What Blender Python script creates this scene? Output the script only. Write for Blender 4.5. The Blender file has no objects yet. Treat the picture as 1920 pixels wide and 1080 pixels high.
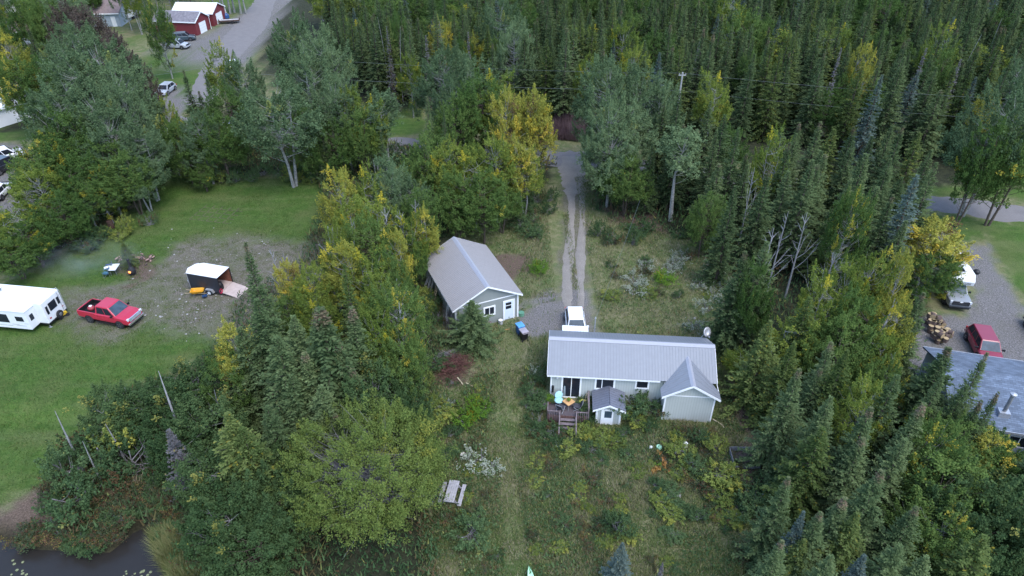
import bpy, bmesh, math, random
import numpy as np
from mathutils import Matrix, Vector
R_ = math.radians
sc = bpy.context.scene
COL = sc.collection

# ------------------------------------------------------------ camera, sky, sun, exposure
CAM_H, FPX, PITCH = 38.5, 1280.0, R_(35)
cam = bpy.data.cameras.new('camera'); cam.sensor_width = 36; cam.lens = 36*FPX/1920
cam.clip_end = 3000; cam.clip_start = 0.5
co = bpy.data.objects.new('camera', cam); COL.objects.link(co)
co.location = (0, 0, CAM_H); co.rotation_euler = (R_(90)-PITCH, 0, 0)
sc.camera = co
SUN_EL, SUN_AZ = R_(60), R_(140)          # azimuth clockwise from +Y
w = bpy.data.worlds.new('World'); sc.world = w; w.use_nodes = True
wn = w.node_tree; bg = wn.nodes['Background']
sky = wn.nodes.new('ShaderNodeTexSky'); sky.sky_type = 'NISHITA'; sky.sun_disc = False
sky.sun_elevation = SUN_EL; sky.sun_rotation = SUN_AZ; sky.air_density = 1.0; sky.dust_density = 1.0
wn.links.new(sky.outputs[0], bg.inputs[0]); bg.inputs[1].default_value = 0.15
sl = bpy.data.lights.new('sun', 'SUN'); sl.energy = 0.75; sl.angle = R_(35); sl.color = (1, .985, .96)
so = bpy.data.objects.new('sun', sl); COL.objects.link(so)
sd = Vector((math.sin(SUN_AZ)*math.cos(SUN_EL), math.cos(SUN_AZ)*math.cos(SUN_EL), math.sin(SUN_EL)))
so.rotation_euler = sd.to_track_quat('Z', 'Y').to_euler(); so.location = sd*100
sc.view_settings.view_transform = 'Standard'; sc.view_settings.look = 'None'
sc.view_settings.exposure = 1.75; sc.view_settings.gamma = 1.0
sc.render.engine = 'CYCLES'
sc.cycles.max_bounces = 6; sc.cycles.diffuse_bounces = 4; sc.cycles.transparent_max_bounces = 8

# ------------------------------------------------------------ terrain and picture-to-ground helper
CP, SP = math.cos(PITCH), math.sin(PITCH)
def sstep(a, b, v):
    t = np.clip((v-a)/(b-a), 0, 1); return t*t*(3-2*t)
def gz(x, y):
    x = np.asarray(x, float); y = np.asarray(y, float)
    d1 = .9 - .5*sstep(8, 11, x)
    z = -d1*sstep(39.2, 37.6, y) - (1.25-d1)*sstep(37.6, 24, y)
    z = np.where(y > 39.2, 0.0, z)
    # the pond basin, lower left
    z = z - 1.1*sstep(1.0, -1.6, pond_d(x, y))
    return z
def ray(px, py, z):
    v = (py-540)/FPX; t = (CAM_H-z)/(SP+v*CP)
    return ((px-960)/FPX*t, t*(CP-v*SP))
def proj(x, y, z):
    d = y*CP+(CAM_H-z)*SP
    return (960+x/d*FPX, 540-FPX*(y*SP-(CAM_H-z)*CP)/d)
def poly_px(pts, z=0): return [ray(a, b, z) for a, b in pts]
def sdist(x, y, poly):          # signed distance, negative inside
    x = np.asarray(x, float); y = np.asarray(y, float)
    d = np.full(x.shape, 1e18); ins = np.zeros(x.shape, bool); n = len(poly)
    for i in range(n):
        ax, ay = poly[i]; bx, by = poly[(i+1) % n]
        ex, ey = bx-ax, by-ay
        t = np.clip(((x-ax)*ex+(y-ay)*ey)/(ex*ex+ey*ey+1e-12), 0, 1)
        d = np.minimum(d, (x-ax-ex*t)**2+(y-ay-ey*t)**2)
        if ey != 0:
            c = ((ay > y) != (by > y)) & (x < ex*(y-ay)/ey+ax)
            ins ^= c
    d = np.sqrt(d); return np.where(ins, -d, d)
POND = poly_px([(-200, 985), (0, 1002), (60, 1022), (130, 1025), (200, 1030), (236, 1000), (258, 975), (278, 1000), (297, 1040), (318, 1090), (335, 1250), (-300, 1250)], -1.25)
def pond_d(x, y): return sdist(x, y, POND)
def P(px, py, h=0.0):           # ground point seen at a picture position (h above the ground)
    z = 0.0
    for _ in range(6):
        x, y = ray(px, py, z+h); z = float(gz(x, y))
    return Vector((x, y, z))
def heading(a, b):
    p, q = P(*a), P(*b); return math.atan2(q.y-p.y, q.x-p.x)

def _h(ix, iy, s):
    n = (ix.astype(np.int64)*374761393 + iy.astype(np.int64)*668265263 + s*1442695041) & 0x7fffffff
    n = ((n ^ (n >> 13))*1274126177) & 0x7fffffff
    return ((n ^ (n >> 16)) & 0xffff)/65535.0
def vnoise(x, y, s=0):
    x = np.asarray(x, float); y = np.asarray(y, float)
    ix, iy = np.floor(x), np.floor(y); fx, fy = x-ix, y-iy
    fx = fx*fx*(3-2*fx); fy = fy*fy*(3-2*fy)
    a = _h(ix, iy, s); b = _h(ix+1, iy, s); c = _h(ix, iy+1, s); d = _h(ix+1, iy+1, s)
    return (a*(1-fx)+b*fx)*(1-fy)+(c*(1-fx)+d*fx)*fy
def fbm(x, y, sc_, s=0, o=3):
    r = 0; a = 1; t = 0
    for k in range(o):
        r = r+a*vnoise(x*sc_*2**k, y*sc_*2**k, s+k*17); t += a; a *= .55
    return r/t

# ------------------------------------------------------------ materials
def newmat(name):
    m = bpy.data.materials.new(name); m.use_nodes = True
    return m, m.node_tree, m.node_tree.nodes['Principled BSDF']
def nd(nt, t, **k):
    n = nt.nodes.new(t)
    for a, b in k.items(): setattr(n, a, b)
    return n
def noise(nt, scale, detail=3, coord='Object', rough=.6):
    tc = nd(nt, 'ShaderNodeTexCoord'); n = nd(nt, 'ShaderNodeTexNoise')
    n.inputs['Scale'].default_value = scale; n.inputs['Detail'].default_value = detail; n.inputs['Roughness'].default_value = rough
    nt.links.new(tc.outputs[coord], n.inputs['Vector']); return n
def ramp(nt, src, stops):
    r = nd(nt, 'ShaderNodeValToRGB'); e = r.color_ramp.elements
    while len(e) < len(stops): e.new(.5)
    for i, (p, c) in enumerate(stops):
        e[i].position = p; e[i].color = (*c, 1) if len(c) == 3 else c
    nt.links.new(src, r.inputs[0]); return r
def mixc(nt, f, a, b, mode='MIX'):
    m = nd(nt, 'ShaderNodeMix', data_type='RGBA', blend_type=mode)
    for s, v in ((m.inputs[0], f), (m.inputs[6], a), (m.inputs[7], b)):
        if hasattr(v, 'is_output'): nt.links.new(v, s)
        else: s.default_value = v if isinstance(v, float) else ((*v, 1) if len(v) == 3 else v)
    return m.outputs[2]
def mat(name, c, rough=.6, metal=0, var=.12, scale=3.0, bump=0.0, spec=.4, coord='Object', coat=0):
    m, nt, b = newmat(name)
    n = noise(nt, scale, 4, coord)
    lo = tuple(x*(1-var) for x in c); hi = tuple(min(1, x*(1+var)) for x in c)
    r = ramp(nt, n.outputs[0], [(.3, lo), (.7, hi)])
    nt.links.new(r.outputs[0], b.inputs['Base Color'])
    b.inputs['Roughness'].default_value = rough; b.inputs['Metallic'].default_value = metal
    b.inputs['Specular IOR Level'].default_value = spec; b.inputs['Coat Weight'].default_value = coat
    if bump:
        bp = nd(nt, 'ShaderNodeBump'); bp.inputs['Strength'].default_value = bump; bp.inputs['Distance'].default_value = .02
        nt.links.new(n.outputs[0], bp.inputs['Height']); nt.links.new(bp.outputs[0], b.inputs['Normal'])
    return m
def leafmat(name, ca, cb, yel=(.30, .23, .03), brn=(.13, .08, .045), trans=.4):
    # per-leaf colour: attribute "tone": r picks between two greens, g turned yellow, b dead brown
    m, nt, b = newmat(name); nt.nodes.remove(b)
    at = nd(nt, 'ShaderNodeAttribute', attribute_name='tone'); sp = nd(nt, 'ShaderNodeSeparateColor')
    nt.links.new(at.outputs['Color'], sp.inputs[0])
    c = mixc(nt, sp.outputs[0], ca, cb); c = mixc(nt, sp.outputs[1], c, yel); c = mixc(nt, sp.outputs[2], c, brn)
    oi = nd(nt, 'ShaderNodeObjectInfo'); hs = nd(nt, 'ShaderNodeHueSaturation')
    mp = nd(nt, 'ShaderNodeMapRange'); mp.inputs[3].default_value = .492; mp.inputs[4].default_value = .515
    mv = nd(nt, 'ShaderNodeMapRange'); mv.inputs[3].default_value = 1.22; mv.inputs[4].default_value = .78
    nt.links.new(oi.outputs['Random'], mp.inputs[0]); nt.links.new(oi.outputs['Random'], mv.inputs[0])
    nt.links.new(mp.outputs[0], hs.inputs['Hue']); nt.links.new(mv.outputs[0], hs.inputs['Value'])
    nt.links.new(c, hs.inputs['Color'])
    d = nd(nt, 'ShaderNodeBsdfDiffuse'); t = nd(nt, 'ShaderNodeBsdfTranslucent'); mx = nd(nt, 'ShaderNodeMixShader')
    mx.inputs[0].default_value = trans
    nt.links.new(hs.outputs[0], d.inputs[0]); nt.links.new(hs.outputs[0], t.inputs[0])
    nt.links.new(d.outputs[0], mx.inputs[1]); nt.links.new(t.outputs[0], mx.inputs[2])
    nt.links.new(mx.outputs[0], nt.nodes['Material Output'].inputs[0])
    return m
def stripemat(name, c, dark, period, axis='X', rough=.55, width=.1, var=.08, coord='Object', metal=0):
    # boards, siding or courses: thin darker joints (painted rib shade on grey metal roofs) every `period` metres along one axis of the part
    m, nt, b = newmat(name)
    tc = nd(nt, 'ShaderNodeTexCoord'); sx = nd(nt, 'ShaderNodeSeparateXYZ'); nt.links.new(tc.outputs[coord], sx.inputs[0])
    dv = nd(nt, 'ShaderNodeMath', operation='DIVIDE'); dv.inputs[1].default_value = period
    nt.links.new(sx.outputs[axis], dv.inputs[0])
    fr = nd(nt, 'ShaderNodeMath', operation='FRACT'); nt.links.new(dv.outputs[0], fr.inputs[0])
    fl = nd(nt, 'ShaderNodeMath', operation='FLOOR'); nt.links.new(dv.outputs[0], fl.inputs[0])
    wnz = nd(nt, 'ShaderNodeTexWhiteNoise', noise_dimensions='1D'); nt.links.new(fl.outputs[0], wnz.inputs['W'])
    n = noise(nt, 2.5, 5)
    lo = tuple(x*(1-var) for x in c); hi = tuple(x*(1+var) for x in c)
    base = ramp(nt, n.outputs[0], [(.3, lo), (.7, hi)]).outputs[0]
    base = mixc(nt, .35, base, ramp(nt, wnz.outputs[0], [(0, lo), (1, hi)]).outputs[0])
    st = ramp(nt, fr.outputs[0], [(0, (1, 1, 1)), (width, (0, 0, 0))]); st.color_ramp.interpolation = 'CONSTANT'
    nt.links.new(mixc(nt, st.outputs[0], base, dark), b.inputs['Base Color'])
    b.inputs['Roughness'].default_value = rough; b.inputs['Metallic'].default_value = metal
    return m

M = {}
M['bark'] = mat('bark_brown', (.085, .065, .05), .9, var=.35, scale=6, bump=.5)
M['pale_bark'] = mat('bark_pale', (.24, .24, .225), .85, var=.4, scale=5, bump=.3)
M['dead_wood'] = mat('dead_wood_grey', (.22, .22, .225), .9, var=.3, scale=5)
M['twig'] = mat('grey_twigs', (.17, .16, .17), .9, var=.3)
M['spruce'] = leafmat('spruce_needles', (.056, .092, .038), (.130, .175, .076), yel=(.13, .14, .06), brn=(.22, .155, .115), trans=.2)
M['blue_spruce'] = leafmat('blue_spruce_needles', (.066, .100, .085), (.135, .180, .155), trans=.2)
M['fir'] = leafmat('fir_needles', (.062, .098, .028), (.130, .168, .056), brn=(.17, .12, .08), trans=.2)
M['lichen'] = leafmat('lichen_twigs', (.13, .125, .13), (.19, .185, .19), trans=.2)
M['aspen'] = leafmat('aspen_leaves', (.088, .140, .068), (.185, .255, .125), yel=(.34, .35, .10), trans=.4)
M['green'] = leafmat('green_leaves', (.060, .115, .032), (.140, .205, .058), yel=(.44, .37, .06), trans=.4)
M['alder'] = leafmat('alder_leaves', (.048, .090, .036), (.105, .158, .062), yel=(.28, .26, .07), trans=.4)
M['birch'] = leafmat('birch_leaves', (.095, .155, .034), (.24, .28, .06), yel=(.50, .42, .05), trans=.4)
M['yellow'] = leafmat('yellow_leaves', (.19, .23, .05), (.40, .37, .08), yel=(.60, .46, .07), trans=.4)
M['willow'] = leafmat('willow_leaves', (.115, .165, .042), (.245, .29, .078), yel=(.34, .33, .07), trans=.35)
M['brownleaf'] = leafmat('bronze_leaves', (.075, .058, .052), (.13, .10, .082), yel=(.10, .12, .07), trans=.2)
M['shrub'] = leafmat('shrub_leaves', (.052, .098, .042), (.115, .172, .072), yel=(.28, .28, .09), trans=.35)
M['limeshrub'] = leafmat('lime_leaves', (.12, .22, .03), (.20, .32, .05), trans=.4)
M['flower'] = leafmat('pale_flower_heads', (.075, .12, .045), (.12, .17, .07), yel=(.33, .35, .29), trans=.2)
M['orange'] = leafmat('orange_leaves', (.35, .16, .06), (.5, .28, .10), trans=.2)
M['redtwig'] = mat('red_brown_twigs', (.11, .048, .040), .9, var=.5)
M['tan_stem'] = mat('dry_reed', (.38, .33, .22), .9, var=.25)

def white(n, c=(.68, .69, .70), r=.4): return mat(n, c, r, var=.04, scale=1.5)
M['white'] = white('white_paint')
M['trim'] = white('white_trim', (.80, .81, .82), .5)
M['black'] = mat('black_plastic', (.012, .012, .014), .5, var=.1)
M['rubber'] = mat('tyre_rubber', (.018, .018, .02), .85, var=.2)
M['rim'] = mat('wheel_rim', (.30, .30, .32), .35, metal=.7, var=.1)
M['dark_rim'] = mat('dark_wheel_rim', (.16, .16, .17), .35, metal=.6, var=.1)
M['chrome'] = mat('chrome', (.75, .75, .77), .18, metal=.9, var=.05)
M['glass'] = mat('dark_window_glass', (.018, .022, .03), .12, var=.3, scale=1.2, spec=.25)
M['lit_glass'] = mat('windshield_glass', (.05, .075, .10), .25, var=.35, scale=1.5, spec=.12)
M['lamp_lens'] = mat('lamp_lens', (.6, .62, .65), .15, var=.1)
M['red_lens'] = mat('red_lens', (.4, .02, .02), .2, var=.1)
M['galv'] = mat('galvanised_steel', (.42, .43, .45), .4, metal=.5, var=.2, scale=6)
M['steel'] = mat('grey_steel', (.25, .26, .27), .5, metal=.4, var=.2)
M['rust'] = mat('rusty_steel', (.075, .045, .035), .9, var=.5, scale=8)
def paint(n, c, r=.3): return mat(n, c, r, var=.05, scale=1.2, coat=.5, spec=.5)

# ------------------------------------------------------------ mesh builder
class MB:
    def __init__(s): s.v = []; s.f = []; s.mi = []; s.M = Matrix(); s.m = 0
    def add(s, vs, fs):
        b = len(s.v); s.v += [tuple(s.M @ Vector(p)) for p in vs]
        for f in fs: s.f.append([b+i for i in f]); s.mi.append(s.m)
        return s
    def box(s, x0, x1, y0, y1, z0, z1):
        return s.add([(x0, y0, z0), (x1, y0, z0), (x1, y1, z0), (x0, y1, z0), (x0, y0, z1), (x1, y0, z1), (x1, y1, z1), (x0, y1, z1)],
                     [(0, 3, 2, 1), (4, 5, 6, 7), (0, 1, 5, 4), (1, 2, 6, 5), (2, 3, 7, 6), (3, 0, 4, 7)])
    def beam(s, a, b, w, h):      # box along a segment
        a, b = Vector(a), Vector(b); d = b-a; L = d.length
        q = d.to_track_quat('X', 'Z').to_matrix().to_4x4()
        k = s.M; s.M = k @ Matrix.Translation(a) @ q
        s.box(0, L, -w/2, w/2, -h/2, h/2); s.M = k; return s
    def tube(s, pts, rad, n=6, cap=True):
        pts = [Vector(p) for p in pts]; rings = []; vs = []
        for i, p in enumerate(pts):
            d = (pts[min(i+1, len(pts)-1)]-pts[max(i-1, 0)]).normalized()
            u = d.cross(Vector((0.13, .97, .2))).normalized(); v = d.cross(u)
            r = rad[i] if isinstance(rad, (list, tuple)) else rad
            for k in range(n):
                a = 2*math.pi*k/n; vs.append(p+u*(math.cos(a)*r)+v*(math.sin(a)*r))
        fs = []
        for i in range(len(pts)-1):
            for k in range(n):
                k2 = (k+1) % n; fs.append((i*n+k, i*n+k2, (i+1)*n+k2, (i+1)*n+k))
        if cap: fs.append(tuple(range(n-1, -1, -1))); fs.append(tuple((len(pts)-1)*n+k for k in range(n)))
        return s.add(vs, fs)
    def lathe(s, prof, n=14, axis='z', c=(0, 0, 0)):
        vs = []; fs = []
        for (r, h) in prof:
            for k in range(n):
                a = 2*math.pi*k/n; x, y = r*math.cos(a), r*math.sin(a)
                vs.append((c[0]+x, c[1]+y, c[2]+h) if axis == 'z' else (c[0]+x, c[1]+h, c[2]+y))
        for i in range(len(prof)-1):
            for k in range(n):
                k2 = (k+1) % n; fs.append((i*n+k, i*n+k2, (i+1)*n+k2, (i+1)*n+k))
        fs.append(tuple(range(n-1, -1, -1))); fs.append(tuple((len(prof)-1)*n+k for k in range(n)))
        return s.add(vs, fs)
    def prism(s, poly, a, b, plane='xy'):   # extrude a closed outline between a and b
        n = len(poly)
        def mk(p, h): return {'xy': (p[0], p[1], h), 'xz': (p[0], h, p[1]), 'yz': (h, p[0], p[1])}[plane]
        vs = [mk(p, a) for p in poly]+[mk(p, b) for p in poly]
        fs = [tuple(range(n-1, -1, -1)), tuple(range(n, 2*n))]+[(i, (i+1) % n, n+(i+1) % n, n+i) for i in range(n)]
        return s.add(vs, fs)
    def slab(s, q, t):                       # thin slab from a quad, thickness t along its normal
        q = [Vector(p) for p in q]; nn = (q[1]-q[0]).cross(q[-1]-q[0]).normalized()*t; n = len(q)
        vs = q+[p+nn for p in q]
        return s.add(vs, [tuple(range(n-1, -1, -1)), tuple(range(n, 2*n))]+[(i, (i+1) % n, n+(i+1) % n, n+i) for i in range(n)])
    def build(s, name, m, parent=None, smooth=False, bevel=0):
        me = bpy.data.meshes.new(name); me.from_pydata(s.v, [], s.f)
        bm = bmesh.new(); bm.from_mesh(me); bmesh.ops.recalc_face_normals(bm, faces=bm.faces); bm.to_mesh(me); bm.free()
        ms = m if isinstance(m, (list, tuple)) else [m]
        for x in ms: me.materials.append(M[x] if isinstance(x, str) else x)
        if len(ms) > 1: me.polygons.foreach_set('material_index', s.mi)
        if smooth: me.polygons.foreach_set('use_smooth', [True]*len(me.polygons))
        o = bpy.data.objects.new(name, me); COL.objects.link(o)
        if parent: o.parent = parent
        if bevel:
            b = o.modifiers.new('b', 'BEVEL'); b.width = bevel; b.segments = 2; b.limit_method = 'ANGLE'
        return o
def tag(o, label=None, cat=None, group=None, kind=None):
    if label: o['label'] = label
    if cat: o['category'] = cat
    if group: o['group'] = group
    if kind: o['kind'] = kind
    return o
def thing(name, label, cat, loc=(0, 0, 0), rz=0, group=None):
    o = bpy.data.objects.new(name, None); COL.objects.link(o); o.empty_display_size = .3
    o.location = loc; o.rotation_euler = (0, 0, rz); return tag(o, label, cat, group)
def dup(root, loc, rz=0, scale=None, label=None, group=None, cat=None):
    r = root.copy(); COL.objects.link(r); r.location = loc; r.rotation_euler = (0, 0, rz)
    if scale: r.scale = scale
    tag(r, label, cat, group)
    for ch in root.children:
        c = ch.copy(); COL.objects.link(c); c.parent = r
        for g in ch.children:
            d = g.copy(); COL.objects.link(d); d.parent = c
    return r

def leafmesh(name, C, A, B, tone, m, parent=None, tri=False):
    """many small leaf faces: centres C, long half-axes A, short half-axes B, colour attribute"""
    N = len(C); k = 3 if tri else 4
    if tri: V = np.stack([C-A*.7-B, C-A*.7+B, C+A], 1).reshape(-1, 3)
    else: V = np.stack([C-A, C+B, C+A, C-B], 1).reshape(-1, 3)
    me = bpy.data.meshes.new(name); me.vertices.add(N*k); me.vertices.foreach_set('co', V.astype(np.float32).ravel())
    me.loops.add(N*k); me.loops.foreach_set('vertex_index', np.arange(N*k, dtype=np.int32))
    me.polygons.add(N); me.polygons.foreach_set('loop_start', np.arange(0, N*k, k, dtype=np.int32))
    me.polygons.foreach_set('loop_total', np.full(N, k, dtype=np.int32))
    me.update(calc_edges=True)
    at = me.color_attributes.new('tone', 'FLOAT_COLOR', 'POINT')
    T = np.ones((N, k, 4), np.float32); T[:, :, :3] = tone[:, None, :]
    at.data.foreach_set('color', T.ravel())
    me.materials.append(M[m] if isinstance(m, str) else m)
    o = bpy.data.objects.new(name, me); COL.objects.link(o)
    if parent: o.parent = parent
    return o
def unit(v): return v/(np.linalg.norm(v, axis=-1, keepdims=True)+1e-9)

# ------------------------------------------------------------ tree prototypes (built once, copied as separate trees)
def make_spruce(name, H, Rr, seed, m='spruce', dens=1.0, cones=0.0, bare=.06, sparse=0.04, power=1.0):
    rs = np.random.RandomState(seed)
    root = thing(name, 'x', 'tree')
    mb = MB(); mb.tube([(0, 0, -.3), (0, 0, H*.5), (0, 0, H*.96)], [.011*H+.04, .007*H, .012], 6)
    C = []; A = []; B = []; T = []
    z = H*bare
    lump = rs.rand(16)
    while z < H*.99:
        zf = z/H; nb = 6 if zf > .25 else 5
        a0 = rs.rand()*6.28
        for k in range(nb):
            if rs.rand() < sparse: continue
            az = a0+6.283*k/nb+rs.normal(0, .25)
            L = Rr*(1-zf)**power*(.72+.48*rs.rand()+.40*(lump[int((az % 6.283)/6.283*8+zf*8) % 16]-.5))+.04
            e = (-.38+.95*zf)+rs.normal(0, .08)
            d = np.array([math.cos(az), math.sin(az)]); pd = np.array([-d[1], d[0]])
            n = max(3, int(L/.105*dens))
            s = (np.arange(n)+rs.rand(n)*.8)/n; s = s[s > .12*min(1, L)]
            n = len(s)
            if n == 0: continue
            r = s*L*math.cos(e); zz = z+L*(math.sin(e)*s-.20*s*s+.13*s**4)
            if L > .9: mb.tube([(0, 0, z), (d[0]*L*.5*math.cos(e), d[1]*L*.5*math.cos(e), z+L*(math.sin(e)*.5-.05)), (d[0]*L*.93*math.cos(e), d[1]*L*.93*math.cos(e), z+L*(math.sin(e)*.93-.12))], [.02+.008*L, .014, .005], 3, False)
            for side in (-1, 1, 0):
                tl = np.clip((.10+.22*math.sqrt(L))*(1-.55*s), .08, .5)*(1 if zf < .9 else .75)*(.7+.6*rs.rand(n))
                ang = side*(.75+.3*rs.rand(n)); 
                dx = np.cos(ang)[:, None]*d+np.sin(ang)[:, None]*pd
                dz = (-.18+.35*zf)+rs.normal(0, .2, n)+(.35 if side == 0 else 0)
                D = unit(np.concatenate([dx, dz[:, None]], 1))
                base = np.stack([r*d[0], r*d[1], zz], 1)+rs.normal(0, .03, (n, 3))
                W = unit(np.cross(D, np.array([0, 0, 1.0]))+rs.normal(0, .45, (n, 3)))
                C.append(base+D*tl[:, None]*.5); A.append(D*tl[:, None]*.5); B.append(W*(tl[:, None]*.17+.018))
                t = np.zeros((n, 3)); t[:, 0] = np.clip(.25+.5*s+rs.normal(0, .22, n), 0, 1)   # lighter green towards the branch tips
                t[:, 1] = (rs.rand(n) < .03)*.5
                if cones and zf > 1-cones: t[:, 2] = (rs.rand(n) < .75)*(.5+.5*rs.rand(n))*min(1, (zf-1+cones)/.05)*(1 if zf < .97 else .3)
                T.append(t)
        z += (.18+.16*rs.rand())*(1.0 if zf < .8 else .7)
    mb.build('trunk', 'bark', root)
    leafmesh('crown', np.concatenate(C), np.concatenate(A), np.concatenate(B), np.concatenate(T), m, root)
    root['_H'] = H; root['_R'] = Rr
    return root

def make_broadleaf(name, H, Rr, seed, m='green', bark='bark', clumps=80, leaves=140, leaf=.10, yellow=0.0, base=.22, plume=.5,
                   csize=.62, brown=0.0, stems=1, lean=0, flat=1.0, twigs=0, shell=.55, ysharp=True):
    rs = np.random.RandomState(seed); root = thing(name, 'x', 'tree')
    mb = MB(); C = []; A = []; B = []; T = []
    z0 = H*base; zc = (H+z0)/2; hz = (H-z0)/2
    stem_pts = []
    for s in range(stems):
        az = 6.28*s/max(1, stems)+rs.rand(); k = 0 if stems == 1 else Rr*.35
        w = rs.normal(0, .12, (4, 2))
        pts = [(math.cos(az)*.15*(stems > 1)+math.cos(az)*k*t+w[i][0]*(i > 0), math.sin(az)*.15*(stems > 1)+math.sin(az)*k*t+w[i][1]*(i > 0), -.2+H*.82*t) for i, t in enumerate((0, .3, .65, 1))]
        stem_pts.append(pts); r0 = (.012*H+.05)/math.sqrt(stems)*1.1
        mb.tube(pts, [r0, r0*.75, r0*.42, .03], 7)
    lump = rs.normal(0, 1, (9, 3)); lump = unit(lump); lw = rs.rand(9)*.5-.12
    for c in range(clumps):
        d = unit(rs.normal(0, 1, 3)); d[2] = abs(d[2])*.9-.35 if rs.rand() < .75 else d[2]; d = unit(d)
        rr = shell+(1-shell)*rs.rand()**.6
        rr *= 1+float(np.sum(lw*np.clip((lump@d)-.55, 0, 1)*1.6))
        top = 1-.25*max(0, d[2])
        p = np.array([d[0]*Rr*rr, d[1]*Rr*rr, zc+d[2]*hz*rr*flat])
        p[:2] *= (1-.28*max(0, d[2])**2)
        p[2] = min(max(p[2], z0*.6), H-.3)
        cs = csize*(.65+.7*rs.rand())
        st = stem_pts[rs.randint(stems)]
        tz = np.clip((p[2]-.35*np.hypot(p[0], p[1])-.3)/(H*.82), .12, .97)
        i = min(2, int(np.searchsorted([.3, .65, 1], tz))); f = [(0, .3), (.3, .65), (.65, 1)][i]
        g = (tz-f[0])/(f[1]-f[0]); q = np.array(st[i])*(1-g)+np.array(st[i+1])*g
        mid = (q*.5+p*.5)+np.array([0, 0, -.12*np.linalg.norm(p-q)])
        L = np.linalg.norm(p-q)
        mb.tube([tuple(q), tuple(mid), tuple(p)], [.012+.009*L, .009+.004*L, .004], 4, False)
        for _ in range(twigs):
            e = p+rs.normal(0, cs*.9, 3); mb.tube([tuple(mid), tuple((mid+e)/2+rs.normal(0, .1, 3)), tuple(e)], [.018, .012, .006], 3, False)
        n = int(leaves*(.6+.8*rs.rand())*(cs/csize)**1.5)
        up = unit(np.array([d[0]*.5, d[1]*.5, 1.0]))
        tt = rs.rand(n)
        sub = rs.normal(0, cs*.66, (6, 3)); si = rs.randint(0, 6, n)
        off = sub[si]+rs.normal(0, 1, (n, 3))*cs*.23
        off[:, 2] *= .75
        pl = (rs.rand(n) < plume)[:, None]
        off = np.where(pl, up*(tt*cs*1.9)[:, None]+rs.normal(0, 1, (n, 3))*cs*(.25*(1.15-tt))[:, None], off)
        X = p+off
        out = unit(X-np.array([0, 0, zc*.8]))
        nn = unit(out*.5+np.array([0, 0, .6])+rs.normal(0, .75, (n, 3)))
        a = unit(np.cross(nn, rs.normal(0, 1, (n, 3)))); b = np.cross(nn, a)
        sz = leaf*(.7+.6*rs.rand(n))[:, None]
        C.append(X); A.append(a*sz); B.append(b*sz*.72)
        t = np.zeros((n, 3)); t[:, 0] = np.clip(rs.normal(.35+.3*rs.rand(), .22, n), 0, 1)
        if yellow > 0:
            hit = rs.rand() < yellow
            t[:, 1] = np.where(rs.rand(n) < (.85 if hit else yellow*.12), .6+.4*rs.rand(n), 0)
        if brown: t[:, 2] = (rs.rand(n) < (.6 if rs.rand() < brown else .02))
        T.append(t)
    mb.build('trunk', bark, root)
    leafmesh('crown', np.concatenate(C), np.concatenate(A), np.concatenate(B), np.concatenate(T), m, root)
    root['_H'] = H; root['_R'] = Rr
    return root

def make_snag(name, H, seed, branches=9, spread=1.0, m='dead_wood', lean=.06, fork=False, r0=.11):
    rs = np.random.RandomState(seed); root = thing(name, 'x', 'tree'); mb = MB()
    lx, ly = rs.normal(0, lean, 2)*H
    P0 = lambda t: np.array([lx*t*t, ly*t*t, H*t-.2])
    mb.tube([tuple(P0(t)) for t in (0, .25, .5, .75, 1)], [r0, r0*.85, r0*.65, r0*.42, .018], 6)
    bb = MB()
    for k in range(branches):
        t = .35+.6*rs.rand(); q = P0(t); az = rs.rand()*6.28; L = spread*(1.15-t)*H*.24*(.6+.8*rs.rand())
        d = np.array([math.cos(az), math.sin(az), 1.0+.9*rs.rand()]); d /= np.linalg.norm(d)
        e = q+d*L; mid = q+d*L*.5+np.array([0, 0, -.08*L])
        bb.tube([tuple(q), tuple(mid), tuple(e)], [r0*.38, r0*.25, .01], 4, False)
        for j in range(3):
            f = q+(e-q)*(.4+.5*rs.rand()); g = f+(d+rs.normal(0, .55, 3))*L*.35
            bb.tube([tuple(f), tuple(g)], [r0*.14, .006], 3, False)
    mb.build('trunk', m, root)
    if branches: bb.build('bare_branches', m, root)
    root['_H'] = H; root['_R'] = 1.5
    return root
# ------------------------------------------------------------ ground: one sheet out to the horizon
def axis(lo, hi, step, far):
    a = list(np.arange(lo, hi+1e-6, step)); d = step; x = hi
    while x < far: d *= 1.35; x += d; a.append(x)
    d = step; x = lo; pre = []
    while x > -far: d *= 1.35; x -= d; pre.append(x)
    return np.array(pre[::-1]+a)
YARD_EDGE = None
LAWN = poly_px([(-300, 1150), (-60, 960), (40, 905), (85, 885), (150, 800), (230, 735), (330, 700), (400, 655), (455, 560), (520, 540), (600, 560), (620, 450), (610, 300), (520, 330), (400, 345), (320, 325), (260, 385), (150, 455), (60, 510), (-60, 560), (-400, 620), (-500, 1150)])
LAWN2 = [poly_px(p) for p in (
    [(640, 262), (640, 240), (700, 205), (790, 205), (800, 250), (700, 262)],
    [(230, 215), (260, 110), (400, 95), (440, 110), (380, 200), (300, 225)],
    [(-80, 90), (-80, 30), (45, 32), (60, 60), (60, 90)], [(470, 110), (560, -10), (505, 10), (430, 120)],
    [(400, 35), (510, 5), (505, -20), (380, -20)], [(150, 30), (150, -30), (260, -30), (240, 30)],
    [(-60, 270), (-60, 225), (70, 225), (110, 260), (40, 262)],
    [(1700, 400), (1760, 405), (1960, 415), (2100, 430), (2200, 700), (1990, 700), (1850, 440), (1820, 455), (1720, 420)],
    [(1690, 365), (1740, 348), (1960, 355), (1960, 378), (1740, 366)],
    [(240, 100), (250, 60), (300, 90), (320, 110)])]
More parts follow.
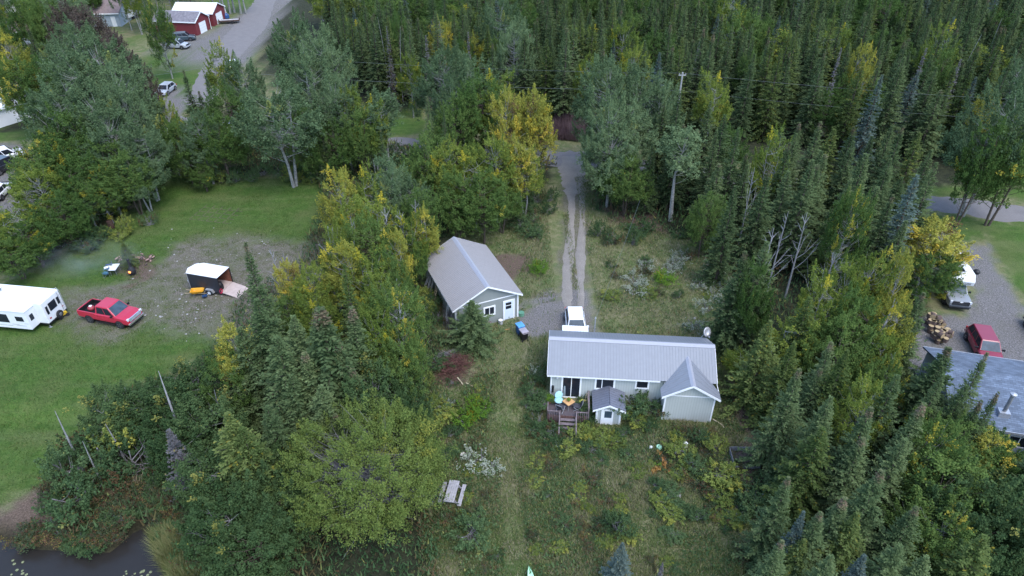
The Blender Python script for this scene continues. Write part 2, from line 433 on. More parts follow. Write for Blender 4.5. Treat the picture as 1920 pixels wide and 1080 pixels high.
GRAVEL = poly_px([(105, 590), (112, 545), (200, 535), (260, 520), (330, 455), (440, 440), (560, 452), (640, 450), (640, 560), (560, 600), (430, 640), (330, 632), (270, 612), (200, 640), (150, 620)])
PATH = poly_px([(945, 640), (990, 640), (978, 760), (965, 870), (985, 1000), (995, 1100), (950, 1100), (948, 1000), (935, 880), (930, 760)], -.9)
DRIVE = poly_px([(1054, 350), (1106, 350), (1106, 480), (1104, 620), (1046, 620), (1046, 480)])
GRAV2 = [poly_px(p) for p in (
    [(968, 600), (985, 572), (1050, 560), (1062, 540), (1108, 545), (1112, 620), (1030, 625), (1000, 640), (970, 625)],
    [(960, 590), (975, 560), (1040, 552), (1056, 560), (1000, 578)],
    [(1785, 455), (1845, 460), (1990, 700), (1990, 760), (1690, 700), (1725, 600), (1800, 590), (1826, 545)],
    [(300, 105), (290, 85), (330, 70), (420, 45), (470, 20), (520, -20), (560, -20), (470, 110), (440, 150), (400, 115)],
    [(-200, 300), (-200, 270), (30, 268), (60, 300), (70, 400), (-200, 420)],
    [(240, 240), (260, 190), (330, 160), (360, 180), (320, 260)])]
SOIL = [poly_px(p) for p in (
    [(-200, 960), (0, 925), (45, 905), (85, 895), (95, 960), (80, 1000), (30, 1015), (-200, 1005)],
    [(1375, 850), (1400, 780), (1450, 830), (1460, 930), (1440, 960), (1400, 945)], [(1365, 690), (1420, 700), (1450, 800), (1385, 800), (1360, 730)],
    [(895, 570), (930, 470), (990, 480), (960, 560)], [(820, 700), (880, 690), (890, 725), (830, 735)], [(225, 505), (235, 480), (285, 480), (290, 510), (250, 530)],
    [(1120, 385), (1220, 400), (1260, 440), (1170, 430)], [(15, 85), (15, 75), (40, 75), (45, 84)])]
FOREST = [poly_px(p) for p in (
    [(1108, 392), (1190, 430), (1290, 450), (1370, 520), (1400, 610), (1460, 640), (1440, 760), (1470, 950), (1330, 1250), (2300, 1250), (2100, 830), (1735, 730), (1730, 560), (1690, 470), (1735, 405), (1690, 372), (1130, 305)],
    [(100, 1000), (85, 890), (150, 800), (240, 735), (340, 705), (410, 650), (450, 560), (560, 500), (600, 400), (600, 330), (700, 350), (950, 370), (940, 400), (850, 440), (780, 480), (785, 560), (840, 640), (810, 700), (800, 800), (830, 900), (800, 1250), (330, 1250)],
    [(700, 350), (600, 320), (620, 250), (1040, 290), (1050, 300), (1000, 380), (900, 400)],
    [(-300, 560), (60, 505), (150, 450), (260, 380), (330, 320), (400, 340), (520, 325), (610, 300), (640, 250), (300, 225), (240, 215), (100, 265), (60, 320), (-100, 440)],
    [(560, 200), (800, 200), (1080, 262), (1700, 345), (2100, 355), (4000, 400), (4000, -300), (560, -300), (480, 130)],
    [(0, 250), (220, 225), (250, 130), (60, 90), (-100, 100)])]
def build_ground():
    xs = axis(-66, 58, .42, 1400); ys = axis(14, 100, .42, 1600)
    ys = ys[ys > -300]
    X, Y = np.meshgrid(xs, ys); nx, ny = len(xs), len(ys)
    Z = gz(X, Y)+(fbm(X, Y, .25, 5)-.5)*.10*sstep(3, 6, np.abs(Y-41)+np.abs(X-6)*.2)
    V = np.stack([X, Y, Z], -1).reshape(-1, 3)
    i = np.arange(ny-1)[:, None]*nx+np.arange(nx-1)[None, :]
    F = np.stack([i, i+1, i+nx+1, i+nx], -1).reshape(-1, 4).astype(np.int32)
    me = bpy.data.meshes.new('ground'); me.vertices.add(len(V)); me.vertices.foreach_set('co', V.astype(np.float32).ravel())
    me.loops.add(F.size); me.loops.foreach_set('vertex_index', F.ravel()); me.polygons.add(len(F))
    me.polygons.foreach_set('loop_start', np.arange(0, F.size, 4, dtype=np.int32)); me.polygons.foreach_set('loop_total', np.full(len(F), 4, np.int32))
    me.update(calc_edges=True); me.polygons.foreach_set('use_smooth', np.ones(len(F), bool))
    x, y = V[:, 0], V[:, 1]; j = (fbm(x, y, .6, 3)-.5)*2.4; j2 = (fbm(x, y, 1.8, 9)-.5)*1.2
    def msk(ps, soft=.5, off=0):
        r = np.zeros(len(x))
        for p in (ps if isinstance(ps[0], list) else [ps]): r = np.maximum(r, sstep(soft, -soft, sdist(x, y, p)+j+j2+off))
        return r
    lawn = np.maximum(np.maximum(msk(LAWN, .8), msk(LAWN2, .6)), msk(PATH, .6)*.15); grav = np.maximum(msk(GRAVEL, 1.4)*(.62+.6*fbm(x, y, .35, 21)), msk(DRIVE, .5, .3)*.9); grav2 = msk(GRAV2, .7)
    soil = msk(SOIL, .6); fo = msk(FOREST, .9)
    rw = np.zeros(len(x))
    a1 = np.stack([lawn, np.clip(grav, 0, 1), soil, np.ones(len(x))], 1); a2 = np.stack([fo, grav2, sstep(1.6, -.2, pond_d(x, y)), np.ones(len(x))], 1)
    for nme, a in (('mask_a', a1), ('mask_b', a2)):
        c = me.color_attributes.new(nme, 'FLOAT_COLOR', 'POINT'); c.data.foreach_set('color', a.astype(np.float32).ravel())
    m, nt, b = newmat('ground_cover')
    sa = nd(nt, 'ShaderNodeSeparateColor'); sb = nd(nt, 'ShaderNodeSeparateColor')
    for s, nme in ((sa, 'mask_a'), (sb, 'mask_b')):
        t = nd(nt, 'ShaderNodeAttribute', attribute_name=nme); nt.links.new(t.outputs['Color'], s.inputs[0])
    n1 = noise(nt, .22, 5); n2 = noise(nt, 1.3, 6, rough=.7); n3 = noise(nt, 9, 4, rough=.75); n4 = noise(nt, .6, 4)
    wild = ramp(nt, n1.outputs[0], [(.32, (.062, .098, .030)), (.5, (.105, .125, .048)), (.66, (.155, .142, .078))]).outputs[0]
    wild = mixc(nt, ramp(nt, n2.outputs[0], [(.38, (0, 0, 0)), (.68, (.85, .85, .85))]).outputs[0], wild, (.22, .205, .12))
    wild = mixc(nt, ramp(nt, n4.outputs[0], [(.5, (0, 0, 0)), (.72, (.8, .8, .8))]).outputs[0], wild, (.065, .125, .034))
    lawnc = ramp(nt, n2.outputs[0], [(.3, (.040, .085, .018)), (.55, (.066, .120, .026)), (.75, (.105, .138, .044))]).outputs[0]
    lawnc = mixc(nt, ramp(nt, n1.outputs[0], [(.42, (0, 0, 0)), (.7, (.65, .65, .65))]).outputs[0], lawnc, (.105, .115, .045))
    tcs = nd(nt, 'ShaderNodeTexCoord'); mps = nd(nt, 'ShaderNodeMapping'); mps.inputs['Rotation'].default_value = (0, 0, R_(-14)); mps.inputs['Scale'].default_value = (.09, .5, 1)
    ns = nd(nt, 'ShaderNodeTexNoise'); ns.inputs['Scale'].default_value = 1.0; ns.inputs['Detail'].default_value = 4; nt.links.new(tcs.outputs['Object'], mps.inputs[0]); nt.links.new(mps.outputs[0], ns.inputs['Vector'])
    lawnc = mixc(nt, ramp(nt, ns.outputs[0], [(.50, (0, 0, 0)), (.70, (.42, .42, .42))]).outputs[0], lawnc, (.125, .145, .06))
    lawnc = mixc(nt, ramp(nt, ns.outputs[0], [(.28, (.4, .4, .4)), (.42, (0, 0, 0))]).outputs[0], lawnc, (.035, .08, .018))
    gr = ramp(nt, n3.outputs[0], [(.3, (.085, .074, .062)), (.5, (.145, .128, .108)), (.72, (.235, .213, .188))]).outputs[0]
    gr = mixc(nt, ramp(nt, n2.outputs[0], [(.40, (0, 0, 0)), (.62, (.8, .8, .8))]).outputs[0], gr, (.095, .10, .050))
    gr2 = ramp(nt, n3.outputs[0], [(.28, (.09, .085, .08)), (.5, (.155, .147, .142)), (.75, (.25, .24, .235))]).outputs[0]
    gr2 = mixc(nt, ramp(nt, n4.outputs[0], [(.5, (0, 0, 0)), (.75, (.45, .45, .45))]).outputs[0], gr2, (.12, .115, .08))
    so_ = ramp(nt, n3.outputs[0], [(.3, (.075, .055, .042)), (.7, (.16, .118, .092))]).outputs[0]
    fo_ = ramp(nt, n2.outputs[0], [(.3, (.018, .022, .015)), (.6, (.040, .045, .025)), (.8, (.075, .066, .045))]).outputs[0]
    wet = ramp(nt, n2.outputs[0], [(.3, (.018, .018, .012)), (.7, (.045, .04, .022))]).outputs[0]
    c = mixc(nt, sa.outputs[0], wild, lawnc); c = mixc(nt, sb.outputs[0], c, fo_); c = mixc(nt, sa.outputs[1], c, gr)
    c = mixc(nt, sb.outputs[1], c, gr2); c = mixc(nt, sa.outputs[2], c, so_); c = mixc(nt, sb.outputs[2], c, wet)
    c = mixc(nt, 1.0, c, ramp(nt, n3.outputs[0], [(.25, (.62, .62, .62)), (.75, (1.35, 1.35, 1.35))]).outputs[0], 'MULTIPLY')
    nt.links.new(c, b.inputs['Base Color']); b.inputs['Roughness'].default_value = .95; b.inputs['Specular IOR Level'].default_value = .1
    bp = nd(nt, 'ShaderNodeBump'); bp.inputs['Strength'].default_value = .8; bp.inputs['Distance'].default_value = .12
    nt.links.new(n3.outputs[0], bp.inputs['Height']); nt.links.new(bp.outputs[0], b.inputs['Normal'])
    me.materials.append(m); o = bpy.data.objects.new('ground', me); COL.objects.link(o); tag(o, kind='structure')
build_ground()

def strip(name, left, right, m, z=.03, sub=.8, jag=.18, seed=0):
    """a road sheet between two edge lines given as matching lists of ground points"""
    rs = np.random.RandomState(seed); L = []; Rr = []
    for i in range(len(left)-1):
        n = max(2, int((Vector(left[i])-Vector(left[i+1])).length/sub))
        for k in range(n):
            t = k/n; L.append(Vector(left[i]).lerp(Vector(left[i+1]), t)); Rr.append(Vector(right[i]).lerp(Vector(right[i+1]), t))
    L.append(Vector(left[-1])); Rr.append(Vector(right[-1])); vs = []; fs = []
    for i, (a, b) in enumerate(zip(L, Rr)):
        d = (b-a).normalized(); a = a+d*rs.normal(0, jag); b = b+d*rs.normal(0, jag)
        for k in range(5):
            p = a.lerp(b, k/4); vs.append((p.x, p.y, float(gz(p.x, p.y))+z+(.03 if k in (1, 2, 3) else -.05)))
    for i in range(len(L)-1):
        for k in range(4): fs.append((i*5+k, i*5+k+1, (i+1)*5+k+1, (i+1)*5+k))
    mb = MB(); mb.add(vs, fs); o = mb.build(name, m, smooth=True); return tag(o, kind='structure')
def roadmat(name, a, b_, c_):
    m, nt, b = newmat(name); n = noise(nt, 12, 5, rough=.8); n2 = noise(nt, .8, 4)
    r = ramp(nt, n.outputs[0], [(.3, a), (.5, b_), (.72, c_)]).outputs[0]
    r = mixc(nt, ramp(nt, n2.outputs[0], [(.35, (0, 0, 0)), (.7, (.55, .55, .55))]).outputs[0], r, tuple(x*.72 for x in b_))
    nt.links.new(r, b.inputs['Base Color']); b.inputs['Roughness'].default_value = .93
    bp = nd(nt, 'ShaderNodeBump'); bp.inputs['Strength'].default_value = .5; bp.inputs['Distance'].default_value = .03
    nt.links.new(n.outputs[0], bp.inputs['Height']); nt.links.new(bp.outputs[0], b.inputs['Normal']); return m
M['road'] = roadmat('worn_road', (.125, .115, .112), (.17, .158, .154), (.235, .22, .212))
M['drive'] = roadmat('gravel_track', (.14, .124, .106), (.215, .194, .17), (.33, .305, .275))
def v2(x, y): return (x, y, 0)
strip('road', [v2(-140, 123), v2(-16, 92.8), v2(8, 88.2), v2(53, 74.6), v2(160, 44)], [v2(-140, 117.4), v2(-18, 87.4), v2(8, 82.2), v2(52, 69.4), v2(160, 38)], M['road'], seed=1)
strip('side_road', [ray(455, -60, 0)+(0,), ray(478, 0, 0)+(0,), ray(455, 30, 0)+(0,), ray(405, 85, 0)+(0,), ray(372, 140, 0)+(0,), ray(340, 195, 0)+(0,)], [ray(530, -60, 0)+(0,), ray(515, 6, 0)+(0,), ray(500, 50, 0)+(0,), ray(450, 110, 0)+(0,), ray(425, 150, 0)+(0,), ray(400, 205, 0)+(0,)], M['road'], z=.036, seed=2)
strip('yard_entrance', [ray(1040, 292, 0)+(0,), ray(1052, 335, 0)+(0,), ray(1062, 365, 0)+(0,)], [ray(1098, 296, 0)+(0,), ray(1098, 335, 0)+(0,), ray(1099, 365, 0)+(0,)], M['drive'], z=.041, seed=3, sub=.5)
# the drive: two wheel tracks with a grassy middle
strip('driveway', [P(1062, 362), P(1064, 400), P(1062, 440), P(1056, 475), P(1052, 510), P(1054, 560), P(1058, 612)], [P(1080, 362), P(1080, 400), P(1078, 440), P(1077, 475), P(1075, 510), P(1074, 560), P(1074, 612)], M['drive'], z=.03, seed=4, sub=.5, jag=.05)
strip('driveway', [P(1083, 362), P(1086, 400), P(1083, 440), P(1079, 475), P(1078, 510), P(1082, 560), P(1086, 612)], [P(1099, 362), P(1099, 400), P(1099, 440), P(1098, 475), P(1098, 510), P(1096, 560), P(1098, 612)], M['drive'], z=.03, seed=5, sub=.5, jag=.05)

mw, nt, b = newmat('pond_water')
b.inputs['Base Color'].default_value = (.022, .02, .018, 1); b.inputs['Roughness'].default_value = .25; b.inputs['Specular IOR Level'].default_value = .3
n = noise(nt, 3, 4); bp = nd(nt, 'ShaderNodeBump'); bp.inputs['Strength'].default_value = .15; bp.inputs['Distance'].default_value = .05
nt.links.new(n.outputs[0], bp.inputs['Height']); nt.links.new(bp.outputs[0], b.inputs['Normal']); M['water'] = mw
mb = MB(); pw = poly_px([(-900, 930), (400, 900), (430, 1400), (-900, 1400)], -1.6)
mb.add([(x, y, -1.62) for x, y in pw], [(0, 1, 2, 3)]); tag(mb.build('pond_water', 'water'), kind='structure')

# ------------------------------------------------------------ shared building pieces
M['roof_metal'] = stripemat('grey_metal_roof', (.195, .21, .235), (.178, .192, .215), .23, 'X', .5, .22, .07)  # darker stripes paint the ribs' shade into the roof colour
M['roof_metal_y'] = stripemat('grey_metal_wing_roof', (.195, .21, .235), (.172, .186, .209), .23, 'Y', .5, .22, .07)  # rib shade painted as stripes, as on the main roof
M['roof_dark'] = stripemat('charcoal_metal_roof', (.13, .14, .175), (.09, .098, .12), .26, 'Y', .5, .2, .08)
M['siding'] = stripemat('vertical_pale_siding', (.42, .445, .425), (.31, .33, .315), .2, 'X', .7, .1, .04)
M['siding_garage'] = mat('sage_grey_siding', (.235, .255, .245), .8, var=.06, scale=1.2)
M['red_siding'] = stripemat('red_board_siding', (.16, .022, .028), (.09, .014, .018), .18, 'Z', .7, .12, .1)
M['shingle_grey'] = mat('weathered_shingles', (.17, .16, .175), .95, var=.3, scale=2.2)
M['roof_white'] = mat('white_metal_roof', (.74, .77, .80), .4, var=.05)
M['shingle_blue'] = None
def shingle(name, c, d):
    m, nt, b = newmat(name); tc = nd(nt, 'ShaderNodeTexCoord'); bt = nd(nt, 'ShaderNodeTexBrick')
    bt.inputs['Scale'].default_value = 1.0; bt.inputs['Brick Width'].default_value = .38; bt.inputs['Row Height'].default_value = .15
    bt.inputs['Mortar Size'].default_value = .012; bt.inputs['Color1'].default_value = (*c, 1); bt.inputs['Color2'].default_value = (*[x*.62 for x in c], 1)
    bt.inputs['Mortar'].default_value = (*d, 1); nt.links.new(tc.outputs['Object'], bt.inputs['Vector'])
    n = noise(nt, 1.1, 5); o = mixc(nt, 1.0, bt.outputs[0], ramp(nt, n.outputs[0], [(.3, (.75, .75, .75)), (.7, (1.25, 1.25, 1.25))]).outputs[0], 'MULTIPLY')
    nt.links.new(o, b.inputs['Base Color']); b.inputs['Roughness'].default_value = .95; return m
M['shingle_blue'] = shingle('blue_grey_shingles', (.135, .172, .23), (.065, .082, .108))
M['blue_siding'] = stripemat('pale_blue_siding', (.36, .42, .48), (.26, .30, .35), .15, 'Z', .7, .15, .04)
M['deck_wood'] = stripemat('weathered_deck_boards', (.085, .068, .075), (.03, .025, .028), .14, 'Y', .85, .12, .2)
M['deck_stain'] = stripemat('red_brown_stained_boards', (.13, .065, .055), (.055, .035, .03), .12, 'X', .85, .2, .3)
M['grey_wood'] = stripemat('silvered_wood', (.38, .36, .37), (.2, .19, .19), .14, 'X', .85, .1, .18)
M['raw_wood'] = mat('sawn_wood', (.42, .33, .22), .8, var=.2, scale=5)

def window(parent, T, w, h, panes=2, fw=.09, name='window', split=.5, m_glass='glass'):
    """framed window lying on a wall: T maps (x along wall, y outward, z up) at its lower left corner"""
    f = MB(); f.M = T
    f.box(0, fw, 0, .05, 0, h); f.box(w-fw, w, 0, .05, 0, h); f.box(fw, w-fw, 0, .05, 0, fw); f.box(fw, w-fw, 0, .05, h-fw, h)
    if panes == 2: f.box(w*split-.03, w*split+.03, 0, .045, fw, h-fw)
    fr = f.build(name, 'trim', parent)
    g = MB(); g.M = T; g.box(fw, w-fw, -.01, .02, fw, h-fw); g.build('pane', m_glass, fr)
    return fr
def ribbed_roof(parent, name, quads, m, spacing=.23, th=.06, rib=.018, along=None):
    """roof sheets: every quad is (eave a, eave b, ridge b, ridge a); ribs run from eave to ridge"""
    mb = MB()
    for q in quads:
        a, b, c, d = [Vector(p) for p in q]; nn = (b-a).cross(d-a).normalized()
        if nn.z < 0: nn = -nn
        mb.slab([a, b, c, d], th if (b-a).cross(d-a).z > 0 else -th)
        L = (b-a).length; k = int(L/spacing); u = (b-a)/L
        for i in range(k+1):
            t = (i*spacing+.06)/L
            if t > .995: continue
            p = a.lerp(b, t); r = d.lerp(c, t)
            if (r-p).length < .05: continue
            w_ = u*.02; up = nn*(th+rib); lo = nn*(th-.01)
            mb.add([p-w_+lo, p+w_+lo, p+w_+up, p-w_+up, r-w_+lo, r+w_+lo, r+w_+up, r-w_+up], [(0, 1, 2, 3), (4, 7, 6, 5), (3, 2, 6, 7), (0, 3, 7, 4), (1, 5, 6, 2)])
    return mb.build(name, m, parent)

# ------------------------------------------------------------ the main house
A_H = R_(-4.5)
def house():
    t = thing('house', 'long pale house with grey ribbed metal roof, a front wing and a wooden deck', 'house', (2.75, 39.6, 0), A_H)
    L, D, ze, zr, o = 13.0, 5.55, 2.5, 4.0, .28
    wl = MB(); wl.box(o, L-o, o, D-o, -.95, ze+.04)
    for x in (o, L-o-.1): wl.prism([(o, ze+.04), (D-o, ze+.04), (D/2, zr-.12)], x, x+.1, 'yz')
    wl.build('wall', 'siding', t)
    for x in (o-.02, L-o-.10): tr = MB(); tr.box(x, x+.12, o-.025, o+.1, -.6, ze-.02); tr.build('corner_trim', 'trim', t)
    fa = MB(); fa.box(-.02, 8.7, -.03, .0, ze-.13, ze+.02); fa.box(-.02, L+.02, D, D+.03, ze-.13, ze+.02)
    for x in (-.03, L): fa.add([(x, 0, ze-.1), (x+.03, 0, ze-.1), (x+.03, D/2, zr-.1), (x, D/2, zr-.1), (x, 0, ze+.05), (x+.03, 0, ze+.05), (x+.03, D/2, zr+.05), (x, D/2, zr+.05)], [(0, 1, 2, 3), (4, 7, 6, 5), (0, 3, 7, 4), (1, 5, 6, 2), (0, 4, 5, 1)]); fa.add([(x, D, ze-.1), (x+.03, D, ze-.1), (x+.03, D/2, zr-.1), (x, D/2, zr-.1), (x, D, ze+.05), (x+.03, D, ze+.05), (x+.03, D/2, zr+.05), (x, D/2, zr+.05)], [(0, 1, 2, 3), (4, 7, 6, 5), (0, 3, 7, 4), (1, 5, 6, 2)])
    fa.build('fascia', 'trim', t)
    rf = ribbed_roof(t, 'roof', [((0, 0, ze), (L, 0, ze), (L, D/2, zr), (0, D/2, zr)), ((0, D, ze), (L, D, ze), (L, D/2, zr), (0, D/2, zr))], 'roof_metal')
    rc = MB()
    for s in (-1, 1): rc.slab([(-.02, D/2, zr+.10), (L+.02, D/2, zr+.10), (L+.02, D/2+s*.26, zr-.03), (-.02, D/2+s*.26, zr-.03)], .012*-s)
    rc.build('ridge_cap', mat('ridge_metal', (.30, .31, .35), .45, var=.04), rf)
    # front wing
    x0, x1, yf, we, wr = 8.69, 13.05, -1.5, 2.2, 3.5; xm = (x0+x1)/2
    g = MB(); g.M = Matrix.Translation((0, 0, 0)); g.box(x0+.3, x1-.3, yf+.28, o, -.95, we+.1)
    g.prism([(x0+.3, we+.1), (x1-.3, we+.1), (xm, wr-.17)], yf+.28, yf+.38, 'xz'); g.build('wing_wall', 'siding', t)
    c = MB()
    for x in (x0+.29, x1-.40): c.box(x, x+.11, yf+.255, yf+.4, -.5, we-.02)
    c.box(x0+.3, x1-.3, yf+.262, yf+.28, we-.02, we+.06); c.build('wing_trim', 'trim', t)
    sl = (zr-ze)/(D/2)
    def ym(z): return (z-ze)/sl
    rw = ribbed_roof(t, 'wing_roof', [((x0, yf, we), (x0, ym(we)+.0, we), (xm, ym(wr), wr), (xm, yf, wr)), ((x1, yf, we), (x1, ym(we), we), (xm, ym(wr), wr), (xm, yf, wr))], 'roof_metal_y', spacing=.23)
    rk = MB()
    for s, xe in ((-1, x0), (1, x1)):
        rk.slab([(xm, yf-.02, wr+.10), (xm, ym(wr)+.1, wr+.10), (xm+s*.2, ym(wr)-.1, wr-.03), (xm+s*.2, yf-.02, wr-.03)], .012*s)
    rk.build('ridge_cap', M['ridge_metal'] if 'ridge_metal' in M else bpy.data.materials['ridge_metal'], rw)
    rt = MB()
    for xe in (x0, x1): rt.add([(xe, yf-.03, we-.12), (xm, yf-.03, wr-.12), (xm, yf-.03, wr+.07), (xe, yf-.03, we+.07), (xe, yf, we-.12), (xm, yf, wr-.12), (xm, yf, wr+.07), (xe, yf, we+.07)], [(0, 1, 2, 3), (4, 7, 6, 5), (0, 4, 5, 1), (3, 2, 6, 7), (0, 3, 7, 4)])
    rt.box(x1, x1+.04, yf, .3, we-.1, we+.03); rt.build('wing_fascia', 'trim', t)
    W = lambda x, z: Matrix.Translation((x, o, z)) @ Matrix.Scale(-1, 4, (0, 1, 0))
    d = window(t, W(1.12, -.02), 1.58, 2.3, name='sliding_door', fw=.13)
    cu = MB(); cu.add([(1.3, o-.03, .15), (1.5, o-.03, .15), (1.46, o-.03, 1.2), (1.34, o-.03, 1.25)], [(0, 1, 2, 3)]); cu.build('curtain', mat('pale_curtain', (.25, .3, .33), .8), d)
    window(t, W(3.72, 1.05), 1.6, 1.22, name='window', fw=.14, split=.36)
    window(t, W(6.85, 1.35), 1.1, .92, panes=1, fw=.13)
    l = MB(); l.M = Matrix.Translation((.8, o-.1, 2.0)); l.lathe([(.05, 0), (.09, .06), (.09, .16), (.03, .2)], 10); l.build('outdoor_light', 'white', t); l = MB(); l.M = Matrix.Translation((6.05, o-.12, 2.2)); l.box(-.18, .18, 0, .12, 0, .14); l.build('outdoor_light', 'white', t)
    mbx = MB(); mbx.box(.38, .56, o-.12, o, .55, 1.2); mbx.build('meter_box', 'black', t)
    f = MB(); f.box(7.9, 9.0, o-.03, o, -.5, -.05); f.build('crawlspace_vent', 'black', t)
    # back porch roof
    ribbed_roof(t, 'back_porch_roof', [((1.05, D+.95, 2.35), (3.25, D+.95, 2.35), (3.25, D+.03, 2.42), (1.05, D+.03, 2.42))], 'roof_white')
    for x in (1.1, 3.15): pp = MB(); pp.box(x, x+.08, D+.82, D+.9, 0, 2.34); pp.build('porch_post', 'white', t)
    # cellar entry
    x0, x1, yf, we, wr = 3.6, 6.1, -1.9, .82, 1.42; xm = (x0+x1)/2
    e = MB(); e.box(x0+.3, x1-.3, yf+.35, o-.01, -1.15, we+.02); e.prism([(x0+.3, we+.02), (x1-.3, we+.02), (xm, wr-.1)], yf+.35, yf+.45, 'xz'); en = e.build('cellar_entry', 'siding', t)
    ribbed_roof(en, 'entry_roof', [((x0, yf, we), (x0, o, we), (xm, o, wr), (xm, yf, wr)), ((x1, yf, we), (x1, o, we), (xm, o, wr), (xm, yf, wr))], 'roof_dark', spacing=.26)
    k = MB()
    for xe in (x0, x1): k.add([(xe, yf-.03, we-.11), (xm, yf-.03, wr-.11), (xm, yf-.03, wr+.05), (xe, yf-.03, we+.05), (xe, yf, we-.11), (xm, yf, wr-.11), (xm, yf, wr+.05), (xe, yf, we+.05)], [(0, 1, 2, 3), (4, 7, 6, 5), (0, 4, 5, 1), (3, 2, 6, 7), (0, 3, 7, 4)])
    for x in (x0+.28, x1-.42): k.box(x, x+.14, yf+.32, yf+.45, -1.1, we)
    k.build('entry_trim', 'trim', en)
    dm = Matrix.Translation((x0+.68, yf+.35, -1.1)) @ Matrix.Scale(-1, 4, (0, 1, 0))
    dd = MB(); dd.M = dm; dd.box(0, .95, 0, .07, 0, 1.82); do = dd.build('entry_door', 'trim', en)
    dw = MB(); dw.M = dm; dw.box(.26, .82, .07, .085, .98, 1.68); dw.build('door_glass', 'lit_glass', do)
    # satellite dish on the back corner
    dish = MB(); dish.M = Matrix.Translation((12.72, D+.25, 3.35)) @ Matrix.Rotation(R_(60), 4, 'Y') @ Matrix.Rotation(R_(-25), 4, 'X')
    dish.lathe([(.02, -.10), (.2, -.075), (.34, 0), (.35, .01), (.2, -.05), (.02, -.07)], 18)
    return t
house_t = house()
def HL(x, y, z=0): return Vector((2.75+x*math.cos(A_H)-y*math.sin(A_H), 39.6+x*math.sin(A_H)+y*math.cos(A_H), z))
# dish
t = thing('satellite_dish', 'grey oval satellite dish on the back right corner of the long pale house', 'satellite dish', HL(12.75, 5.6, 2.5), A_H)
d = MB(); d.M = Matrix.Translation((.25, 0, .62)) @ Matrix.Rotation(R_(55), 4, 'X') @ Matrix.Rotation(R_(20), 4, 'Y') @ Matrix.Diagonal((.8, 1, 1, 1)); d.lathe([(.02, -.12), (.25, -.09), (.42, 0), (.44, .01), (.25, -.06), (.02, -.09)], 18); d.build('dish', 'galv', t, True)
d = MB(); d.tube([(-.3, -.15, 0), (0, 0, .3), (.22, .05, .5)], .025, 6); d.tube([(.22, 0, .4), (.35, -.5, .5)], .015, 5); d.box(.3, .4, -.58, -.48, .46, .56); d.build('bracket', 'galv', t)

def deck():
    t = thing('wooden_deck', 'dark weathered wooden deck with stairs and railings below the sliding door', 'deck', (2.75, 39.6, 0), A_H)
    x0, x1, yf, yb = .15, 3.3, -1.75, .25
    b = MB(); b.box(x0, x1, yf, yb, -.12, -.01); b.build('floor', 'deck_wood', t)
    s = MB(); s.box(x0, 1.1, yf-.03, yf, -1.0, .02); s.box(2.4, x1, yf-.03, yf, -1.0, .02); s.box(1.1, 2.4, yf-.03, yf, -.3, -.02); s.box(x1, x1+.03, yf, yb, -1.0, -.02); s.build('skirt', 'deck_stain', t)
    for (a, c) in (((x0, yf), (1.1, yf)), ((2.4, yf), (x1, yf)), ((x0, yf), (x0, yb-.6))):
        r = MB(); r.beam((a[0], a[1], .42), (c[0], c[1], .42), .09, .04)
        n = int(math.hypot(c[0]-a[0], c[1]-a[1])/.13)
        for i in range(n+1):
            q = i/max(1, n); x = a[0]+(c[0]-a[0])*q; y = a[1]+(c[1]-a[1])*q; r.box(x-.02, x+.02, y-.06, y-.03, -.6, .42)
        r.build('railing', 'grey_brown', t)
    r = MB()
    for y in (yf, -.7, .1): pr = MB(); pr.box(x1-.05, x1+.05, y-.05, y+.05, -.2, .90); pr.build('railing_post', 'grey_brown', t)
    r.beam((x1, yf-.05, .93), (x1, .15, .93), .12, .05)
    for x in (1.1, 2.4): r.box(x-.05, x+.05, yf-.08, yf+.02, -1.1, .5)
    r.build('railing', 'grey_brown', t)
    st = MB()
    for i in range(5):
        z = -.18-.17*i; y = yf-.12-.28*i; st.box(1.17, 2.33, y-.26, y, z-.04, z)
    for x in (1.12, 2.34): st.beam((x, yf-.05, -.1), (x, yf-1.55, -1.02), .06, .22)
    st.build('stairs', 'grey_brown', t)
    for x in (1.08, 2.38):
        hr = MB(); hr.beam((x, yf, .48), (x, yf-1.6, -.25), .08, .05); hr.box(x-.045, x+.045, yf-1.64, yf-1.55, -1.2, -.22); hr.build('handrail', 'grey_brown', t)
M['grey_brown'] = mat('weathered_timber', (.15, .12, .125), .85, var=.35, scale=5)
deck()
# on the deck
def place_on_deck(x, y): return HL(x, y, 0)
t = thing('garden_table', 'small square wooden table with a potted plant on the dark deck', 'table', place_on_deck(1.75, -.85), R_(40))
b = MB(); b.box(-.36, .36, -.36, .36, .62, .66); b.build('table_top', mat('orange_pine', (.52, .30, .13), .6), t, bevel=.01)
for sx in (-1, 1):
    for sy in (-1, 1): b = MB(); b.tube([(sx*.3, sy*.3, 0), (sx*.22, sy*.22, .62)], .018, 5); b.build('leg', 'steel', t)
rs_ = np.random.RandomState(4)
def leafball(name, pos, r, n, m, leaf=.05, tone=(.4, 0, 0), sq=(1, 1, .8), parent=None):
    C = unit(rs_.normal(0, 1, (n, 3)))*(rs_.rand(n, 1)**.4)*r*np.array(sq)
    nn = unit(rs_.normal(0, 1, (n, 3))+np.array([0, 0, .6])); a = unit(np.cross(nn, rs_.normal(0, 1, (n, 3)))); bb = np.cross(nn, a)
    T = np.tile(np.array(tone, float), (n, 1)); T[:, 0] = np.clip(T[:, 0]+rs_.normal(0, .25, n), 0, 1)
    o = leafmesh(name, C, a*leaf, bb*leaf*.7, T, m, parent); o.location = pos; return o
p = thing('potted_plant', 'small yellow green potted plant on the square wooden deck table', 'plant', place_on_deck(1.75, -.85)+Vector((0, 0, .66)))
